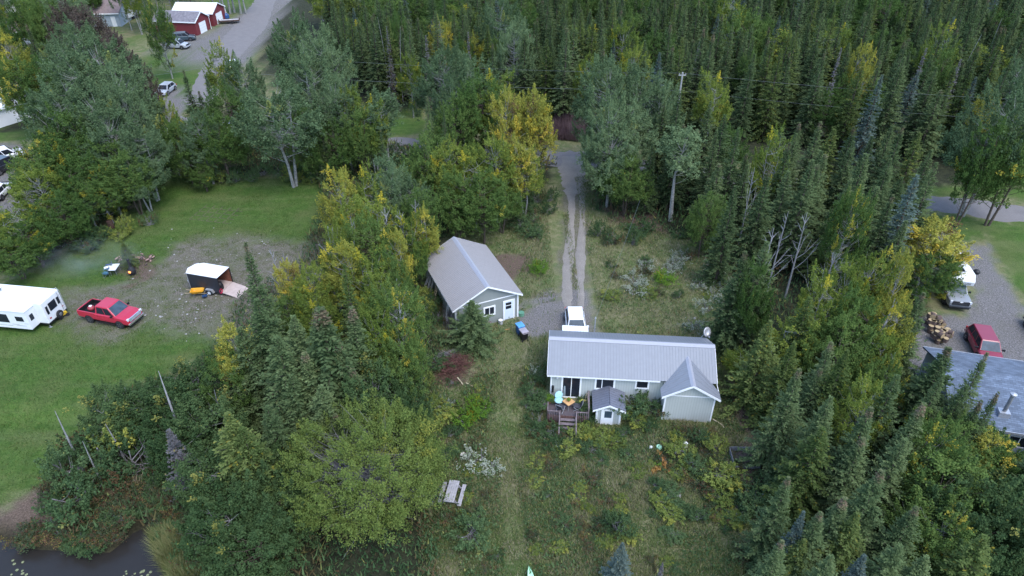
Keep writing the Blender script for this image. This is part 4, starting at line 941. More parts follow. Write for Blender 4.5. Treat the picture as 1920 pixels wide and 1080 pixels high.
vehicle('car', 'white car nearest the lawn at the left edge of the far gravel yard', 'car', vat(2, 366), heading((-12, 378), (14, 352)), 'sedan', PT['white'], 4.5, 1.8, 1.45)
vehicle('pickup_truck', 'white pickup parked behind the white touring trailer in the far yard', 'pickup truck', vat(230, 13), heading((250, 12), (208, 14)), 'pickup', PT['white'], 5.8, 1.98, 1.9)

# ------------------------------------------------------------ white travel trailer, left edge
tc = ray(106, 545, 2.7); te = ray(75, 571, 2.7)
ax = Vector((tc[0]-te[0], tc[1]-te[1], 0)).normalized(); hh = math.atan2(-ax.x, ax.y)      # rear face runs along ax; body runs to -x
t = thing('travel_trailer', 'white travel trailer with a slide-out and rear windows on the left lawn', 'travel trailer', (te[0], te[1], 0), hh+R_(0))
Wt = 2.35; Lt = 8.6
b = MB(); b.prism([(0, .55), (-.05, 2.68), (-.25, 2.78), (-Lt+.4, 2.78), (-Lt, 2.3), (-Lt, .55)], 0, Wt, 'xz'); b.build('trailer_body', 'white', t, bevel=.06)
b = MB(); b.box(-Lt+.1, -.02, .02, Wt-.02, .40, .56); b.build('underframe', 'black', t)
sl_ = MB(); sl_.prism([(-5.2, .58), (-.85, .58), (-.85, 2.48), (-5.2, 2.48)], -1.05, .02, 'xz'); sl = sl_.build('slide_out', 'white', t, bevel=.03)
b = MB(); b.box(-5.25, -.8, -1.10, .02, 2.48, 2.55); b.build('slide_roof', mat('slide_roof_white', (.66, .66, .67), .6, var=.12, scale=1.2), sl)
b = MB(); b.box(-2.0, -1.25, -1.065, -1.045, 1.45, 1.95); b.build('window', 'glass', sl)
b = MB(); b.box(-4.0, -2.75, -1.065, -1.045, 1.2, 2.1); b.build('window', 'glass', sl)
b = MB(); b.box(-.845, -.83, -.75, -.35, 1.35, 1.95); b.build('window', 'glass', sl)
b = MB(); [b.box(x0, x1, -1.062, -1.048, z, z+.025) for x0, x1, z in ((-2.6, -1.9, 1.05), (-2.2, -1.2, .95), (-1.35, -.95, 1.2), (-3.9, -2.6, .88))]; b.build('stripe', 'steel', sl)
for y0, y1, z0, z1 in ((.28, .52, 1.35, 2.15), (.68, 1.55, 1.45, 2.25), (1.72, 1.98, 1.5, 2.2)):
    b = MB(); b.box(.0, .016, y0, y1, z0, z1); b.build('window', 'glass', t)
b = MB(); b.box(.0, .02, .3, .48, .85, .98); b.build('rear_lamp', 'red_lens', t); b = MB(); b.box(.0, .02, 1.95, 2.12, 1.0, 1.12); b.build('rear_lamp', 'red_lens', t)
b = MB(); b.lathe([(.05, 0), (.30, 0), (.36, .05), (.36, .18), (.30, .23), (.16, .2)], 20); me_o = b.build('spare_wheel', 'rubber', t); me_o.matrix_local = Matrix.Translation((.02, 1.3, .72)) @ Matrix.Rotation(R_(90), 4, 'Y')
b = MB(); b.lathe([(.02, .22), (.17, .225), (.14, .25), (.02, .26)], 16); rr_ = b.build('rim', 'rim', me_o)
b = MB(); b.tube([(.05, 2.28, .7), (.1, 2.28, 2.6)], .02, 5); b.tube([(.05, 1.95, .7), (.1, 1.95, 2.6)], .02, 5); [b.tube([(.08, 1.95, .9+.28*k), (.08, 2.28, .9+.28*k)], .016, 5) for k in range(6)]; b.tube([(.1, 2.28, 2.6), (-.1, 2.28, 2.95), (-.3, 2.28, 2.8)], .02, 5); b.tube([(.1, 1.95, 2.6), (-.1, 1.95, 2.95), (-.3, 1.95, 2.8)], .02, 5); b.build('ladder', 'galv', t)
b = MB(); b.box(-5.6, -5.0, 1.0, 1.5, 2.78, 2.95); b.add([(-5.0, .95, 2.8), (-5.0, 1.5, 2.8), (-4.75, 1.5, 3.1), (-4.75, .95, 3.1)], [(0, 1, 2, 3)]); b.build('roof_vent', 'steel', t)
b = MB(); b.box(-2.9, -2.7, 1.2, 1.4, 2.78, 2.86); b.box(-2.3, -2.2, 1.8, 1.9, 2.78, 2.88); b.build('roof_vent', 'lamp_lens', t)
for x in (-4.2, -3.3):
    for y in (.15, Wt-.15):
        b = MB(); b.M = Matrix.Translation((x, y, .34)); b.lathe([(.05, -.1), (.30, -.1), (.34, -.06), (.34, .06), (.30, .1), (.05, .1)], 18, 'y'); b.build('wheel', 'rubber', t)
b = MB(); b.tube([(-.2, .15, 0), (-.2, .15, .5)], .04, 6); b.box(-.32, -.08, .05, .25, 0, .06); b.tube([(-.2, Wt-.2, 0), (-.2, Wt-.2, .5)], .04, 6); b.build('stabiliser_jack', 'galv', t)

# small yellow mower by the trailer
def mower(name, label, cat, pos, rz, c1):
    t = thing(name, label, cat, pos, rz)
    b = MB(); b.prism([(-.45, .2), (.45, .2), (.42, .5), (.05, .58), (-.4, .42)], -.22, .22, 'xz'); b.build('mower_body', c1, t, bevel=.04)
    for x in (-.35, .35):
        for s in (-1, 1):
            b = MB(); b.M = Matrix.Translation((x, s*.28, .16)); b.lathe([(.03, -.05), (.16, -.05), (.16, .05), (.03, .05)], 12, 'y'); b.build('wheel', 'rubber', t)
    b = MB(); b.box(-.3, 0, -.16, .16, .46, .62); b.build('seat', 'black', t); b = MB(); b.tube([(.15, 0, .5), (.02, 0, .85)], .02, 5); b.lathe([(.1, .84), (.12, .86), (.1, .88)], 10, c=(.02, 0, 0)); b.build('steering_wheel', 'black', t); return t
mower('ride_on_toy', 'small yellow and orange ride-on at the rear corner of the white trailer', 'ride-on toy', P(118, 594), R_(60), mat('toy_yellow', (.55, .36, .03), .5, var=.3, scale=6))

# ------------------------------------------------------------ black cargo trailer
c0 = Vector((*ray(349.3, 511.8, 2.1), 0)); c1 = Vector((*ray(406, 521.4, 2.1), 0)); hd = math.atan2(c1.y-c0.y, c1.x-c0.x)
t = thing('cargo_trailer', 'black cargo trailer with a white roof and its plywood ramp down', 'cargo trailer', (c1.x, c1.y, 0), hd)
M['black_panel'] = mat('black_trailer_panel', (.022, .024, .032), .45, var=.2); M['ply'] = mat('plywood', (.42, .34, .31), .8, var=.12, scale=3); M['ply_in'] = mat('reddish_plywood_wall', (.20, .075, .045), .8, var=.3, scale=3)
Lc, Wc = 3.35, 1.95
b = MB(); b.box(-Lc, 0, 0, .04, .28, 2.06); b.box(-Lc, 0, Wc-.04, Wc, .28, 2.06); b.prism([(-Lc, 0), (-Lc-.35, .75), (-Lc-.1, Wc-.35), (-Lc+.6, Wc), (-Lc+.6, Wc-.04), (-Lc+.04, Wc-.38), (-Lc-.30, .75), (-Lc+.04, .03)], .28, 2.06); b.build('trailer_body', 'black_panel', t)
b = MB(); b.prism([(.03, -.03), (.03, Wc+.03), (-Lc+.55, Wc+.03), (-Lc-.14, Wc-.33), (-Lc-.4, .74), (-Lc-.03, -.03)], 2.06, 2.12); b.build('roof', 'white', t, bevel=.02)
b = MB(); b.box(-Lc+.1, -.02, .05, Wc-.05, .38, .44); b.build('floor', 'ply', t)
b = MB(); b.box(-Lc+.6, -.03, Wc-.06, Wc-.042, .44, 2.05); b.box(-Lc+.6, -.03, .042, .06, .44, 2.05); b.build('inner_lining', 'ply_in', t)
b = MB(); b.add([(.02, .05, .42), (1.75, .05, .05), (1.75, Wc-.05, .05), (.02, Wc-.05, .42), (.02, .05, .37), (1.75, .05, .01), (1.75, Wc-.05, .01), (.02, Wc-.05, .37)], [(0, 1, 2, 3), (4, 7, 6, 5), (0, 4, 5, 1), (1, 5, 6, 2), (2, 6, 7, 3), (3, 7, 4, 0)]); b.build('ramp_door', 'ply', t)
for y in (-.14, Wc+.14):
    b = MB(); b.M = Matrix.Translation((-1.15, y, .3)); b.lathe([(.05, -.1), (.26, -.1), (.3, -.06), (.3, .06), (.26, .1), (.17, .1)], 18, 'y'); wh = b.build('wheel', 'rubber', t)
    b = MB(); b.M = Matrix.Translation((-1.15, y, .3)); s = -1 if y < 0 else 1; b.lathe([(.03, s*.07), (.17, s*.09), (.18, s*.115), (.03, s*.11)], 14, 'y'); b.build('rim', 'lamp_lens', wh)
    b = MB(); b.prism([(-1.65, .36), (-1.5, .68), (-.8, .68), (-.65, .36), (-.72, .36), (-.84, .62), (-1.46, .62), (-1.58, .36)], y-.13, y+.13, 'xz'); b.build('fender', 'galv', t)
b = MB(); b.beam((-Lc, .2, .4), (-Lc-1.1, Wc/2, .4), .07, .07); b.beam((-Lc, Wc-.3, .4), (-Lc-1.1, Wc/2, .4), .07, .07); b.tube([(-Lc-1.0, Wc/2, 0), (-Lc-1.0, Wc/2, .8)], .03, 6); b.box(-Lc-.02, -Lc+.02, -.03, .02, .4, 2.05); b.build('tongue', 'galv', t)
b = MB(); b.box(.02, .05, -.02, .05, .4, 2.08); b.box(.02, .05, Wc-.05, Wc+.02, .4, 2.08); b.build('door_post', 'black', t)
t2 = thing('storage_bag', 'black bag of gear in the open doorway of the black cargo trailer', 'bag', off(c1, hd, -.35, .5, .44), hd); b = MB(); b.lathe([(.2, 0), (.33, .08), (.35, .4), (.26, .72), (.08, .8)], 12); b.build('bag_body', 'black', t2, True)
t2 = thing('hose_reel', 'coiled red hose hanging at the near doorpost of the cargo trailer', 'hose reel', off(c1, hd, .12, -.08, .45), hd)
b = MB(); [b.tube([(0.0+.02*k, (.16+.02*k)*math.cos(a*.52), .22+(.2+.02*k)*math.sin(a*.52)) for a in range(13)], .022, 5, False) for k in range(3)]; b.build('coiled_hose', mat('red_hose', (.5, .02, .07), .5), t2)
t2 = thing('wheelbarrow', 'orange yellow wheelbarrow beside the black cargo trailer', 'wheelbarrow', P(373, 554), R_(10))
b = MB(); b.add([(-.42, -.25, .38), (.38, -.22, .38), (.38, .22, .38), (-.42, .25, .38), (-.62, -.38, .68), (.62, -.36, .66), (.62, .36, .66), (-.62, .38, .68), (-.55, -.33, .68), (.56, -.31, .66), (.56, .31, .66), (-.55, .33, .68), (-.38, -.2, .42), (.34, -.18, .42), (.34, .18, .42), (-.38, .2, .42)],
      [(0, 3, 2, 1), (0, 1, 5, 4), (1, 2, 6, 5), (2, 3, 7, 6), (3, 0, 4, 7), (4, 5, 9, 8), (5, 6, 10, 9), (6, 7, 11, 10), (7, 4, 8, 11), (8, 9, 13, 12), (9, 10, 14, 13), (10, 11, 15, 14), (11, 8, 12, 15), (12, 13, 14, 15)]); b.build('tray', mat('barrow_yellow', (.62, .30, .02), .5), t2)
b = MB(); [b.tube([(-1.1, s*.3, .62), (.2, s*.2, .36), (.75, s*.06, .2)], .025, 6) for s in (-1, 1)]; b.build('handle', 'raw_wood', t2)
b = MB(); [b.tube([(-.3, s*.25, .4), (-.42, s*.28, 0)], .02, 5) for s in (-1, 1)]; b.build('leg', 'steel', t2)
b = MB(); b.M = Matrix.Translation((.78, 0, .19)); b.lathe([(.05, -.05), (.17, -.05), (.19, 0), (.17, .05), (.05, .05)], 14, 'y'); b.build('wheel', 'rubber', t2)
t2 = thing('small_handcart', 'small dark blue handcart on the grass beside the yellow wheelbarrow', 'handcart', P(384, 558), R_(30)); b = MB(); b.box(-.2, .25, -.15, .15, .12, .26); b.build('cart_body', 'deep_blue', t2); b = MB(); b.M = Matrix.Translation((0, -.18, .1)); b.lathe([(.02, -.03), (.1, -.03), (.1, .03), (.02, .03)], 10, 'y'); b.M = Matrix.Translation((0, .18, .1)); b.lathe([(.02, -.03), (.1, -.03), (.1, .03), (.02, .03)], 10, 'y'); b.build('wheels', 'rubber', t2); b = MB(); b.tube([(.2, 0, .2), (.6, .05, .35)], .015, 5); b.build('handle', 'trim', t2)

# ------------------------------------------------------------ fire corner
t = thing('garden_stove', 'black chimney stove with a burning fire on the left lawn', 'stove', P(250, 515))
b = MB(); b.lathe([(.12, .12), (.30, .18), (.36, .4), (.34, .62), (.22, .86), (.13, .98)], 18); b.build('stove_body', mat('black_iron', (.02, .02, .022), .7), t)
b = MB(); b.lathe([(.11, .95), (.105, 1.75), (.14, 1.76), (.14, 1.84), (.1, 1.84)], 14); b.build('stove_pipe', bpy.data.materials['black_iron'], t)
b = MB(); [b.tube([(.2*math.cos(a), .2*math.sin(a), .2), (.3*math.cos(a), .3*math.sin(a), 0)], .025, 5) for a in (0, 2.1, 4.2)]; b.build('legs', bpy.data.materials['black_iron'], t)
mf, nt, bb = newmat('glowing_fire'); n = noise(nt, 7, 3); r = ramp(nt, n.outputs[0], [(.4, (.9, .10, .01)), (.6, (1, .45, .12))]); nt.links.new(r.outputs[0], bb.inputs['Emission Color']); bb.inputs['Emission Strength'].default_value = 1.1; bb.inputs['Base Color'].default_value = (.1, .02, .01, 1)
b = MB(); b.M = Matrix.Translation((-.05, -.27, .5)) @ Matrix.Rotation(R_(65), 4, 'X'); b.lathe([(.13, -.02), (.14, .10), (.02, .12)], 14); b.build('fire_mouth', mf, t)
b = MB(); b.M = Matrix.Translation((-.05, -.27, .5)) @ Matrix.Rotation(R_(65), 4, 'X'); [b.beam((-.2, y, .135), (.2, y, .135), .02, .02) for y in (-.12, -.04, .04, .12)]; b.build('mesh_screen', bpy.data.materials['black_iron'], t)
t = thing('folding_table', 'white folding table beside the blue camp chairs and the burning stove', 'table', P(218, 512), heading((213, 520), (224, 504)))
b = MB(); b.box(-.62, .62, -.36, .36, .70, .74); b.build('table_top', 'white', t, bevel=.015); 
for sx in (-1, 1):
    for sy in (-1, 1): b = MB(); b.tube([(sx*.5, sy*.28, 0), (sx*.45, sy*.25, .7)], .018, 5); b.build('leg', 'steel', t)
M['camp_blue'] = mat('royal_blue_canvas', (.07, .09, .33), .9, var=.2); M['camp_teal'] = mat('teal_canvas', (.05, .14, .2), .9, var=.2)
def camp_chair(label, pos, rz, m):
    t = thing('camp_chair', label, 'camp chair', pos, rz)
    b = MB(); [b.tube([(sx*.3, -.25, 0), (-sx*.3*.2, 0, .25), (-sx*.3, .28, .45)], .014, 5) for sx in (-1, 1)]; [b.tube([(sx*.3, .28, 0), (sx*.32, .3, .95)], .014, 5) for sx in (-1, 1)]; [b.tube([(sx*.3, -.28, 0), (sx*.32, -.28, .62)], .014, 5) for sx in (-1, 1)]; b.build('frame', 'steel', t)
    b = MB(); b.add([(-.29, -.27, .44), (.29, -.27, .44), (.27, .24, .36), (-.27, .24, .36), (0, 0, .33)], [(0, 1, 4), (1, 2, 4), (2, 3, 4), (3, 0, 4)]); b.build('seat', m, t)
    b = MB(); b.slab([(-.29, .24, .36), (.29, .24, .36), (.31, .34, .95), (-.31, .34, .95)], .02); b.build('backrest', m, t)
    
    for sx in (-1, 1): b = MB(); b.slab([(sx*.31-.05, -.28, .62), (sx*.31+.05, -.28, .62), (sx*.31+.05, .28, .60), (sx*.31-.05, .28, .60)], .02); b.build('armrest', m, t)
    return t
camp_chair('royal blue camp chair behind the white folding table', P(208, 508), R_(-60), 'camp_blue')
camp_chair('teal blue camp chair left of the white folding table', P(202, 518), R_(-75), 'camp_teal')
t = thing('towel', 'white towel draped over the royal blue camp chair', 'towel', P(205, 511)+Vector((0, 0, .64)), R_(20)); b = MB(); b.add([(-.3, -.1, -.1), (0, -.2, .02), (.35, -.1, -.02), (.3, .2, .03), (0, .15, .08), (-.35, .2, -.02), (0, 0, .1)], [(0, 1, 6), (1, 2, 6), (2, 3, 6), (3, 4, 6), (4, 5, 6), (5, 0, 6)]); b.build('towel_cloth', 'white', t)
rr = random.Random(11)
M['logbark'] = mat('log_bark', (.10, .07, .06), .9, var=.4, scale=7); M['logend'] = mat('cut_log_face', (.36, .27, .15), .8, var=.15, scale=5); M['pinkwood'] = mat('split_wood_pink', (.34, .22, .19), .85, var=.3, scale=6)
cnt = P(258, 487)
for k in range(52):      # split firewood, one object a piece
    a = rr.uniform(-2.2, 1.6); x = cnt.x+a; y = cnt.y-.35*a*.5+rr.gauss(0, .35); z = .06+abs(rr.gauss(0, .12))
    b = MB(); L = rr.uniform(.32, .48); q = rr.uniform(0, 6.28); e = rr.uniform(-.25, .25); dx, dy = math.cos(q)*L/2, math.sin(q)*L/2
    b.tube([(-dx, -dy, e*L/2), (dx, dy, -e*L/2)], rr.uniform(.05, .085), 4); o = b.build('firewood', 'pinkwood' if rr.random() < .6 else 'logbark'); o.location = (x, y, z+.06)
    tag(o, 'split firewood piece in the scattered heap behind the burning stove', 'firewood', 'split firewood behind the stove')
drum('barrel', 'rusty dark barrel standing on the lawn edge near the left trees', 'barrel', P(210, 428), .32, .95, 'rust', 'rust')
t = thing('paving_slabs', 'square patch of low pallets lying in the far lawn grass', 'pallets', P(410, 401), R_(-12))
b = MB()
for i in range(5):
    for j in range(4): b.box(-2.6+i*1.05, -1.75+i*1.05, -1.9+j*.95, -1.8+j*.95, .0, .04); b.box(-2.6+i*1.05, -2.5+i*1.05, -1.9+j*.95, -1.15+j*.95, .0, .05)
b.build('pallet_boards', mat('pallet_brown', (.085, .085, .045), .9, var=.3), t)

# pale stones on the gravel patch
M['stone'] = mat('pale_stone', (.30, .29, .28), .9, var=.2)
def stone_obj(pos, r, label, group, rr_):
    b = MB(); b.M = Matrix.Rotation(rr_.random()*3, 4, 'Z') @ Matrix.Diagonal((1.3, .9, .6, 1)); b.lathe([(.3*r, -.5*r), (r*rr_.uniform(.85, 1.1), 0), (.8*r, .5*r), (.2*r, .75*r)], 6); o = b.build('stone', 'stone'); o.location = pos+Vector((0, 0, .02)); tag(o, label, 'stone', group); return o
for (px, py, s, n) in [(345, 600, 45, 26), (310, 580, 35, 16), (410, 575, 45, 16), (440, 465, 40, 20), (350, 530, 70, 22), (300, 480, 50, 16)]:
    for _ in range(n):
        p = P(px+rr.gauss(0, s), py+rr.gauss(0, s*.55)); stone_obj(p, rr.choice([.035, .05, .05, .07, .10]), 'pale stone lying in the left gravel patch around the black trailer', 'stones in the left gravel patch', rr)
for a, b_, r, l in [(1380, 660, .22, 'largest pale rock in the meadow right of the house back'), (1363, 661, .14, 'small pale rock left of the largest rock behind the house'), (1303, 597, .16, 'lone pale rock in the meadow above the satellite dish'), (1420, 633, .13, 'pale rock near the trees right of the satellite dish'), (1272, 927, .24, 'lone grey rock in the lower meadow grass')]:
    stone_obj(P(a, b_), r, l, None, rr)

# ------------------------------------------------------------ picnic table, stump, crate, small yard things
p0, p1 = P(841, 942, .75), P(853, 899, .75); hd = math.atan2(p1.y-p0.y, p1.x-p0.x); c = (p0+p1)/2
t = thing('picnic_table', 'weathered grey wooden picnic table on the grass beside the round willow', 'picnic table', (c.x, c.y, c.z), hd)
M['picnic'] = mat('silvered_boards', (.30, .285, .29), .85, var=.2, scale=5)
b = MB(); [b.box(-.92, .92, -.36+i*.146, -.36+i*.146+.135, .71, .75) for i in range(5)]; b.build('table_top', 'picnic', t)
for s in (-1, 1):
    b = MB(); [b.box(-.92, .92, s*.70-.13+i*.135, s*.70-.13+i*.135+.125, .41, .45) for i in range(2)]; b.build('bench', 'picnic', t)
b = MB()
for x in (-.65, .65): b.box(x-.02, x+.02, -.83, .83, .33, .41); b.box(x-.025, x+.02, -.36, .36, .62, .71); b.beam((x, -.3, .66), (x, -.62, 0), .04, .09); b.beam((x, .3, .66), (x, .62, 0), .04, .09)
b.build('trestle', 'picnic', t)
t = thing('plank_stack', 'grey plank lying on the ground left of the picnic table', 'planks', P(816, 934), R_(62)); b = MB(); b.box(-.6, .6, -.16, .16, .02, .08); b.box(-.5, .5, .18, .3, .02, .06); b.build('planks', 'grey_wood', t)
t = thing('stump', 'cut tree stump with pale top above the picnic table', 'stump', P(869, 859)); b = MB(); b.lathe([(.28, -.1), (.22, .1), (.2, .45)], 12); b.build('stump_bark', 'logbark', t); b = MB(); b.lathe([(.195, .45), (.19, .462), (.01, .463)], 14); b.build('cut_face', mat('pale_cut', (.55, .5, .43), .8), t)
pc = P(1394, 862); t = thing('raised_bed', 'open grey plank frame of a raised garden bed right of the meadow', 'raised bed', pc, R_(-2))
b = MB(); w2, d2 = .95, .8
b.slab([(-w2, d2, 0), (w2, d2, 0), (w2, d2, .5), (-w2, d2, .5)], .04); b.slab([(w2, -d2, 0), (w2, d2, 0), (w2, d2, .62), (w2, -d2, .5)], .04); b.slab([(-w2, -d2, 0), (-w2, d2, 0), (-w2, d2, .5), (-w2, -d2, .45)], .04); b.slab([(-w2, -d2, 0), (w2, -d2, 0), (w2, -d2, .22), (-w2, -d2, .22)], .04)
b.build('plank_walls', mat('grey_bed_boards', (.19, .19, .2), .9, var=.3), t)
b = MB(); b.box(-w2+.05, w2-.05, -d2+.05, d2-.05, .03, .1); b.build('bed_soil', 'bark', t)
drum('bucket', 'white square bucket in the meadow left of the raised bed', 'bucket', P(1283, 838), .22, .38, 'trim', 'trim')
drum('bucket', 'pale green watering bucket in the lower meadow', 'bucket', P(1235, 842), .19, .3, mat('mint_plastic', (.35, .6, .42), .5), bpy.data.materials['mint_plastic'])
drum('bucket', 'tiny white pail left of the pale green bucket', 'bucket', P(1220, 841), .11, .2, 'trim', 'trim')
t = thing('downspout', 'white drain pipe lying from the front wing corner into the grass', 'pipe', P(1336, 788)); b = MB(); q = P(1357, 803)-P(1336, 788); b.tube([(0, 0, .12), (q.x*.5, q.y*.35, .1), (q.x*.95, q.y*.7, .06), (q.x, q.y, .03)], .05, 7); b.build('drain_pipe', 'tan_stem', t)
t = thing('white_jug', 'white plastic container among the trees right of the meadow', 'container', P(1441, 662)); b = MB(); b.M = Matrix.Rotation(R_(20), 4, 'Y'); b.lathe([(.2, 0), (.24, .1), (.24, .9), (.1, 1.05), (.08, 1.12)], 12); b.build('jug_body', 'trim', t)
for i, (a, b_) in enumerate([(1236, 852), (1241, 860), (1232, 870), (1234, 880), (1247, 872), (1228, 884), (1249, 882)]):
    t = thing('squash_plant', 'orange leaved squash plant in the row below the green bucket', 'plant', P(a, b_), group='orange squash plants'); leafball('foliage', (0, 0, .12), .26, 60, 'orange' if i != 2 else 'limeshrub', .11, sq=(1, 1, .4), parent=t)
    b = MB(); b.tube([(0, 0, 0), (.02, .02, .15)], .02, 5); b.build('stem', 'tan_stem', t)
t = thing('canoe', 'pale green canoe tip at the bottom edge of the meadow', 'canoe', P(998, 1105), R_(100))
b = MB(); prof = []
vs = []; fs = []; ns = 9
for i in range(ns):
    s = i/(ns-1); ww = .42*math.sin(math.pi*min(1, s*.5+.0))**.7 if s < 1 else .42; ww = .42*(s**.6); x = 1.2-2.4*s; k = .28*(1-s)**2
    vs += [(x, -ww, .42+k), (x, -ww*.8, .1+k*.5), (x, 0, .0+k*.4), (x, ww*.8, .1+k*.5), (x, ww, .42+k), (x, ww*.85, .40+k), (x, 0, .12+k*.5), (x, -ww*.85, .40+k)]
for i in range(ns-1):
    for k in range(8): fs.append((i*8+k, i*8+(k+1) % 8, (i+1)*8+(k+1) % 8, (i+1)*8+k))
b.add(vs, fs); b.build('hull', mat('mint_hull', (.42, .66, .48), .35), t, True)

# ------------------------------------------------------------ brush piles
def brush(label, pos, rx, ry, h, n, m, seed, rz=0):
    rs = random.Random(seed); t = thing('brush_pile', label, 'brush pile', pos, rz); b = MB()
    for k in range(n):
        x, y = rs.gauss(0, rx*.5), rs.gauss(0, ry*.5); zz = max(.03, h*math.exp(-(x/rx)**2*1.6-(y/ry)**2*1.6)*rs.random()); q = rs.gauss(.2, .7); L = rs.uniform(.6, 1.7)
        d = Vector((math.cos(q), math.sin(q), rs.gauss(0, .3))).normalized()*L/2
        b.tube([Vector((x, y, zz))-d, Vector((x, y, zz+.1)), Vector((x, y, zz))+d], [.022, .016, .006], 3, False)
        for j in range(2):
            e = Vector((x, y, zz+.08))+d*rs.random(); b.tube([e, e+Vector((rs.gauss(0, .3), rs.gauss(0, .3), rs.gauss(.08, .15)))], [.01, .004], 3, False)
    b.build('branches', m, t); return t
brush('reddish brown heap of cut brush beside the small spruce near the garage', P(850, 690), 1.3, 1.7, 1.0, 330, 'redtwig', 3, R_(-35))
brush('grey twigs heaped at the top end of the reddish brush pile', P(838, 674), .9, .7, .9, 90, 'twig', 8)
brush('low dark red heap of brush behind the round willow', P(800, 838), 1.1, .9, .8, 180, 'redtwig', 4)
for (pa, pb, lab) in [((874, 722), (887, 726), 'pale cut pole sticking out of the reddish brush pile'), ((858, 712), (868, 722), 'thin pale branch lying below the reddish brush pile')]:
    a, b_ = P(*pa), P(*pb); m_ = MB(); m_.tube([(a.x, a.y, a.z+.25), (b_.x, b_.y, b_.z+.06)], .05, 6); o = m_.build('cut_pole', 'tan_stem'); tag(o, lab, 'pole')

# ------------------------------------------------------------ blue shingled house, right edge
A_B = R_(-14.6); bo = ray(1735, 653, 2.6)
t = thing('bungalow', 'bungalow with blue grey shingle roof half hidden by trees at the right edge', 'house', (bo[0], bo[1], 0), A_B)
Lb, Db, ze, zr = 15.0, 8.6, 2.6, 4.25
b = MB(); b.box(.1, Lb-.3, -Db+.5, -.35, -1.6, ze+.02); b.prism([(-Db+.5, ze), (-.35, ze), (-Db/2, zr-.15)], .1, .2, 'yz'); b.build('wall', 'blue_siding', t)
def sroof(nm, q, m, th=.12):
    b = MB(); b.add([tuple(p) for p in q]+[(p[0], p[1], p[2]+th) for p in q], [(0, 3, 2, 1), (4, 5, 6, 7), (0, 1, 5, 4), (1, 2, 6, 5), (2, 3, 7, 6), (3, 0, 4, 7)]); return b.build(nm, m, t)
M['shingle_blue'] = shingle('blue_grey_shingles', (.20, .245, .31), (.11, .135, .17)) if False else bpy.data.materials['blue_grey_shingles']
rf = sroof('roof', [(-.2, 0, ze), (Lb, 0, ze), (Lb, -Db/2, zr), (-.2, -Db/2, zr)], 'shingle_blue'); sroof('roof', [(-.2, -Db/2, zr), (Lb, -Db/2, zr), (Lb, -Db, ze), (-.2, -Db, ze)], 'shingle_blue')
b = MB(); b.box(-.2, Lb, 0, .05, ze-.05, ze+.16); b.box(-.2, Lb, -Db-.06, -Db, ze-.05, ze+.15); b.build('eave_trim', 'galv', t)
window(t, Matrix.Translation((4.0, -Db+.5, .95)) @ Matrix.Scale(-1, 4, (0, 1, 0)), 1.5, 1.1, fw=.1)
window(t, Matrix.Translation((8.0, -Db+.5, .95)) @ Matrix.Scale(-1, 4, (0, 1, 0)), 1.3, 1.1, fw=.1)
cx_, cy_ = ray(1880, 776, 3.2)
def toL(x, y): dx, dy = x-bo[0], y-bo[1]; return dx*math.cos(A_B)+dy*math.sin(A_B), -dx*math.sin(A_B)+dy*math.cos(A_B)
lx, ly = toL(cx_, cy_)
b = MB(); b.tube([(lx, ly, 3.0), (lx, ly, 5.0)], .13, 12); b.build('chimney_pipe', 'steel', t); b = MB(); b.lathe([(.17, 5.0), (.22, 5.04), (.22, 5.14), (.02, 5.22)], 14, c=(lx, ly, 0)); b.build('chimney_cap', 'galv', t)
b = MB(); b.box(lx-.35, lx+.35, ly-.3, ly+.3, 3.0, 3.5); b.build('chimney_flashing', 'galv', t)

# cut round logs behind it: each log a thing
rr = random.Random(21); logs = []
for (px, py, n, sx, sy) in [(1742, 607, 12, 8, 5), (1750, 622, 12, 9, 5), (1757, 640, 12, 11, 5), (1770, 637, 6, 6, 4)]:
    for _ in range(n):
        p = P(px+rr.gauss(0, sx*.8), py+rr.gauss(0, sy*.8)); r = rr.uniform(.18, .25); up = rr.random() < .62; t = thing('log_round', 'x', 'log', p)
        lvl = sum(1 for q in logs if (q-p).xy.length < .38); z = min(lvl, 2)*.36; logs.append(p)
        M4 = Matrix.Translation((0, 0, z+(0 if up else r))) @ (Matrix() if up else Matrix.Rotation(R_(90), 4, 'X') @ Matrix.Rotation(rr.random()*3, 4, 'Y'))
        b = MB(); b.M = M4; b.lathe([(r, 0 if up else -.2), (r*1.03, .02), (r, .38 if up else .2)], 10); b.build('bark', 'logbark', t)
        for h0, h1 in (((.38, .392),) if up else ((.2, .212), (-.212, -.2))):
            b = MB(); b.M = M4; b.lathe([(r*.96, h0), (r*.95, h1), (.01, h1)], 12) if h1 > .1 else b.lathe([(.01, h0), (r*.95, h0), (r*.96, h1)], 12); b.build('cut_face', 'logend', t)
        tag(t, 'round log with pale end standing up in the log heap behind the blue roof' if up else 'dark log lying on its side in the heap behind the blue roof', None, 'logs heaped behind the blue roof')
t = thing('grill', 'small dark kettle grill beside the camper on the right driveway', 'grill', P(1826, 521)); b = MB(); b.lathe([(.06, .45), (.26, .55), (.33, .72), (.33, .76), (.24, .92), (.05, 1.0)], 16); b.build('kettle', 'black', t, True); b = MB(); [b.tube([(.15*math.cos(a), .15*math.sin(a), .55), (.3*math.cos(a), .3*math.sin(a), 0)], .02, 5) for a in (0, 2.1, 4.2)]; b.box(-.75, -.35, -.2, .2, .7, .73); b.build('stand', 'galv', t)

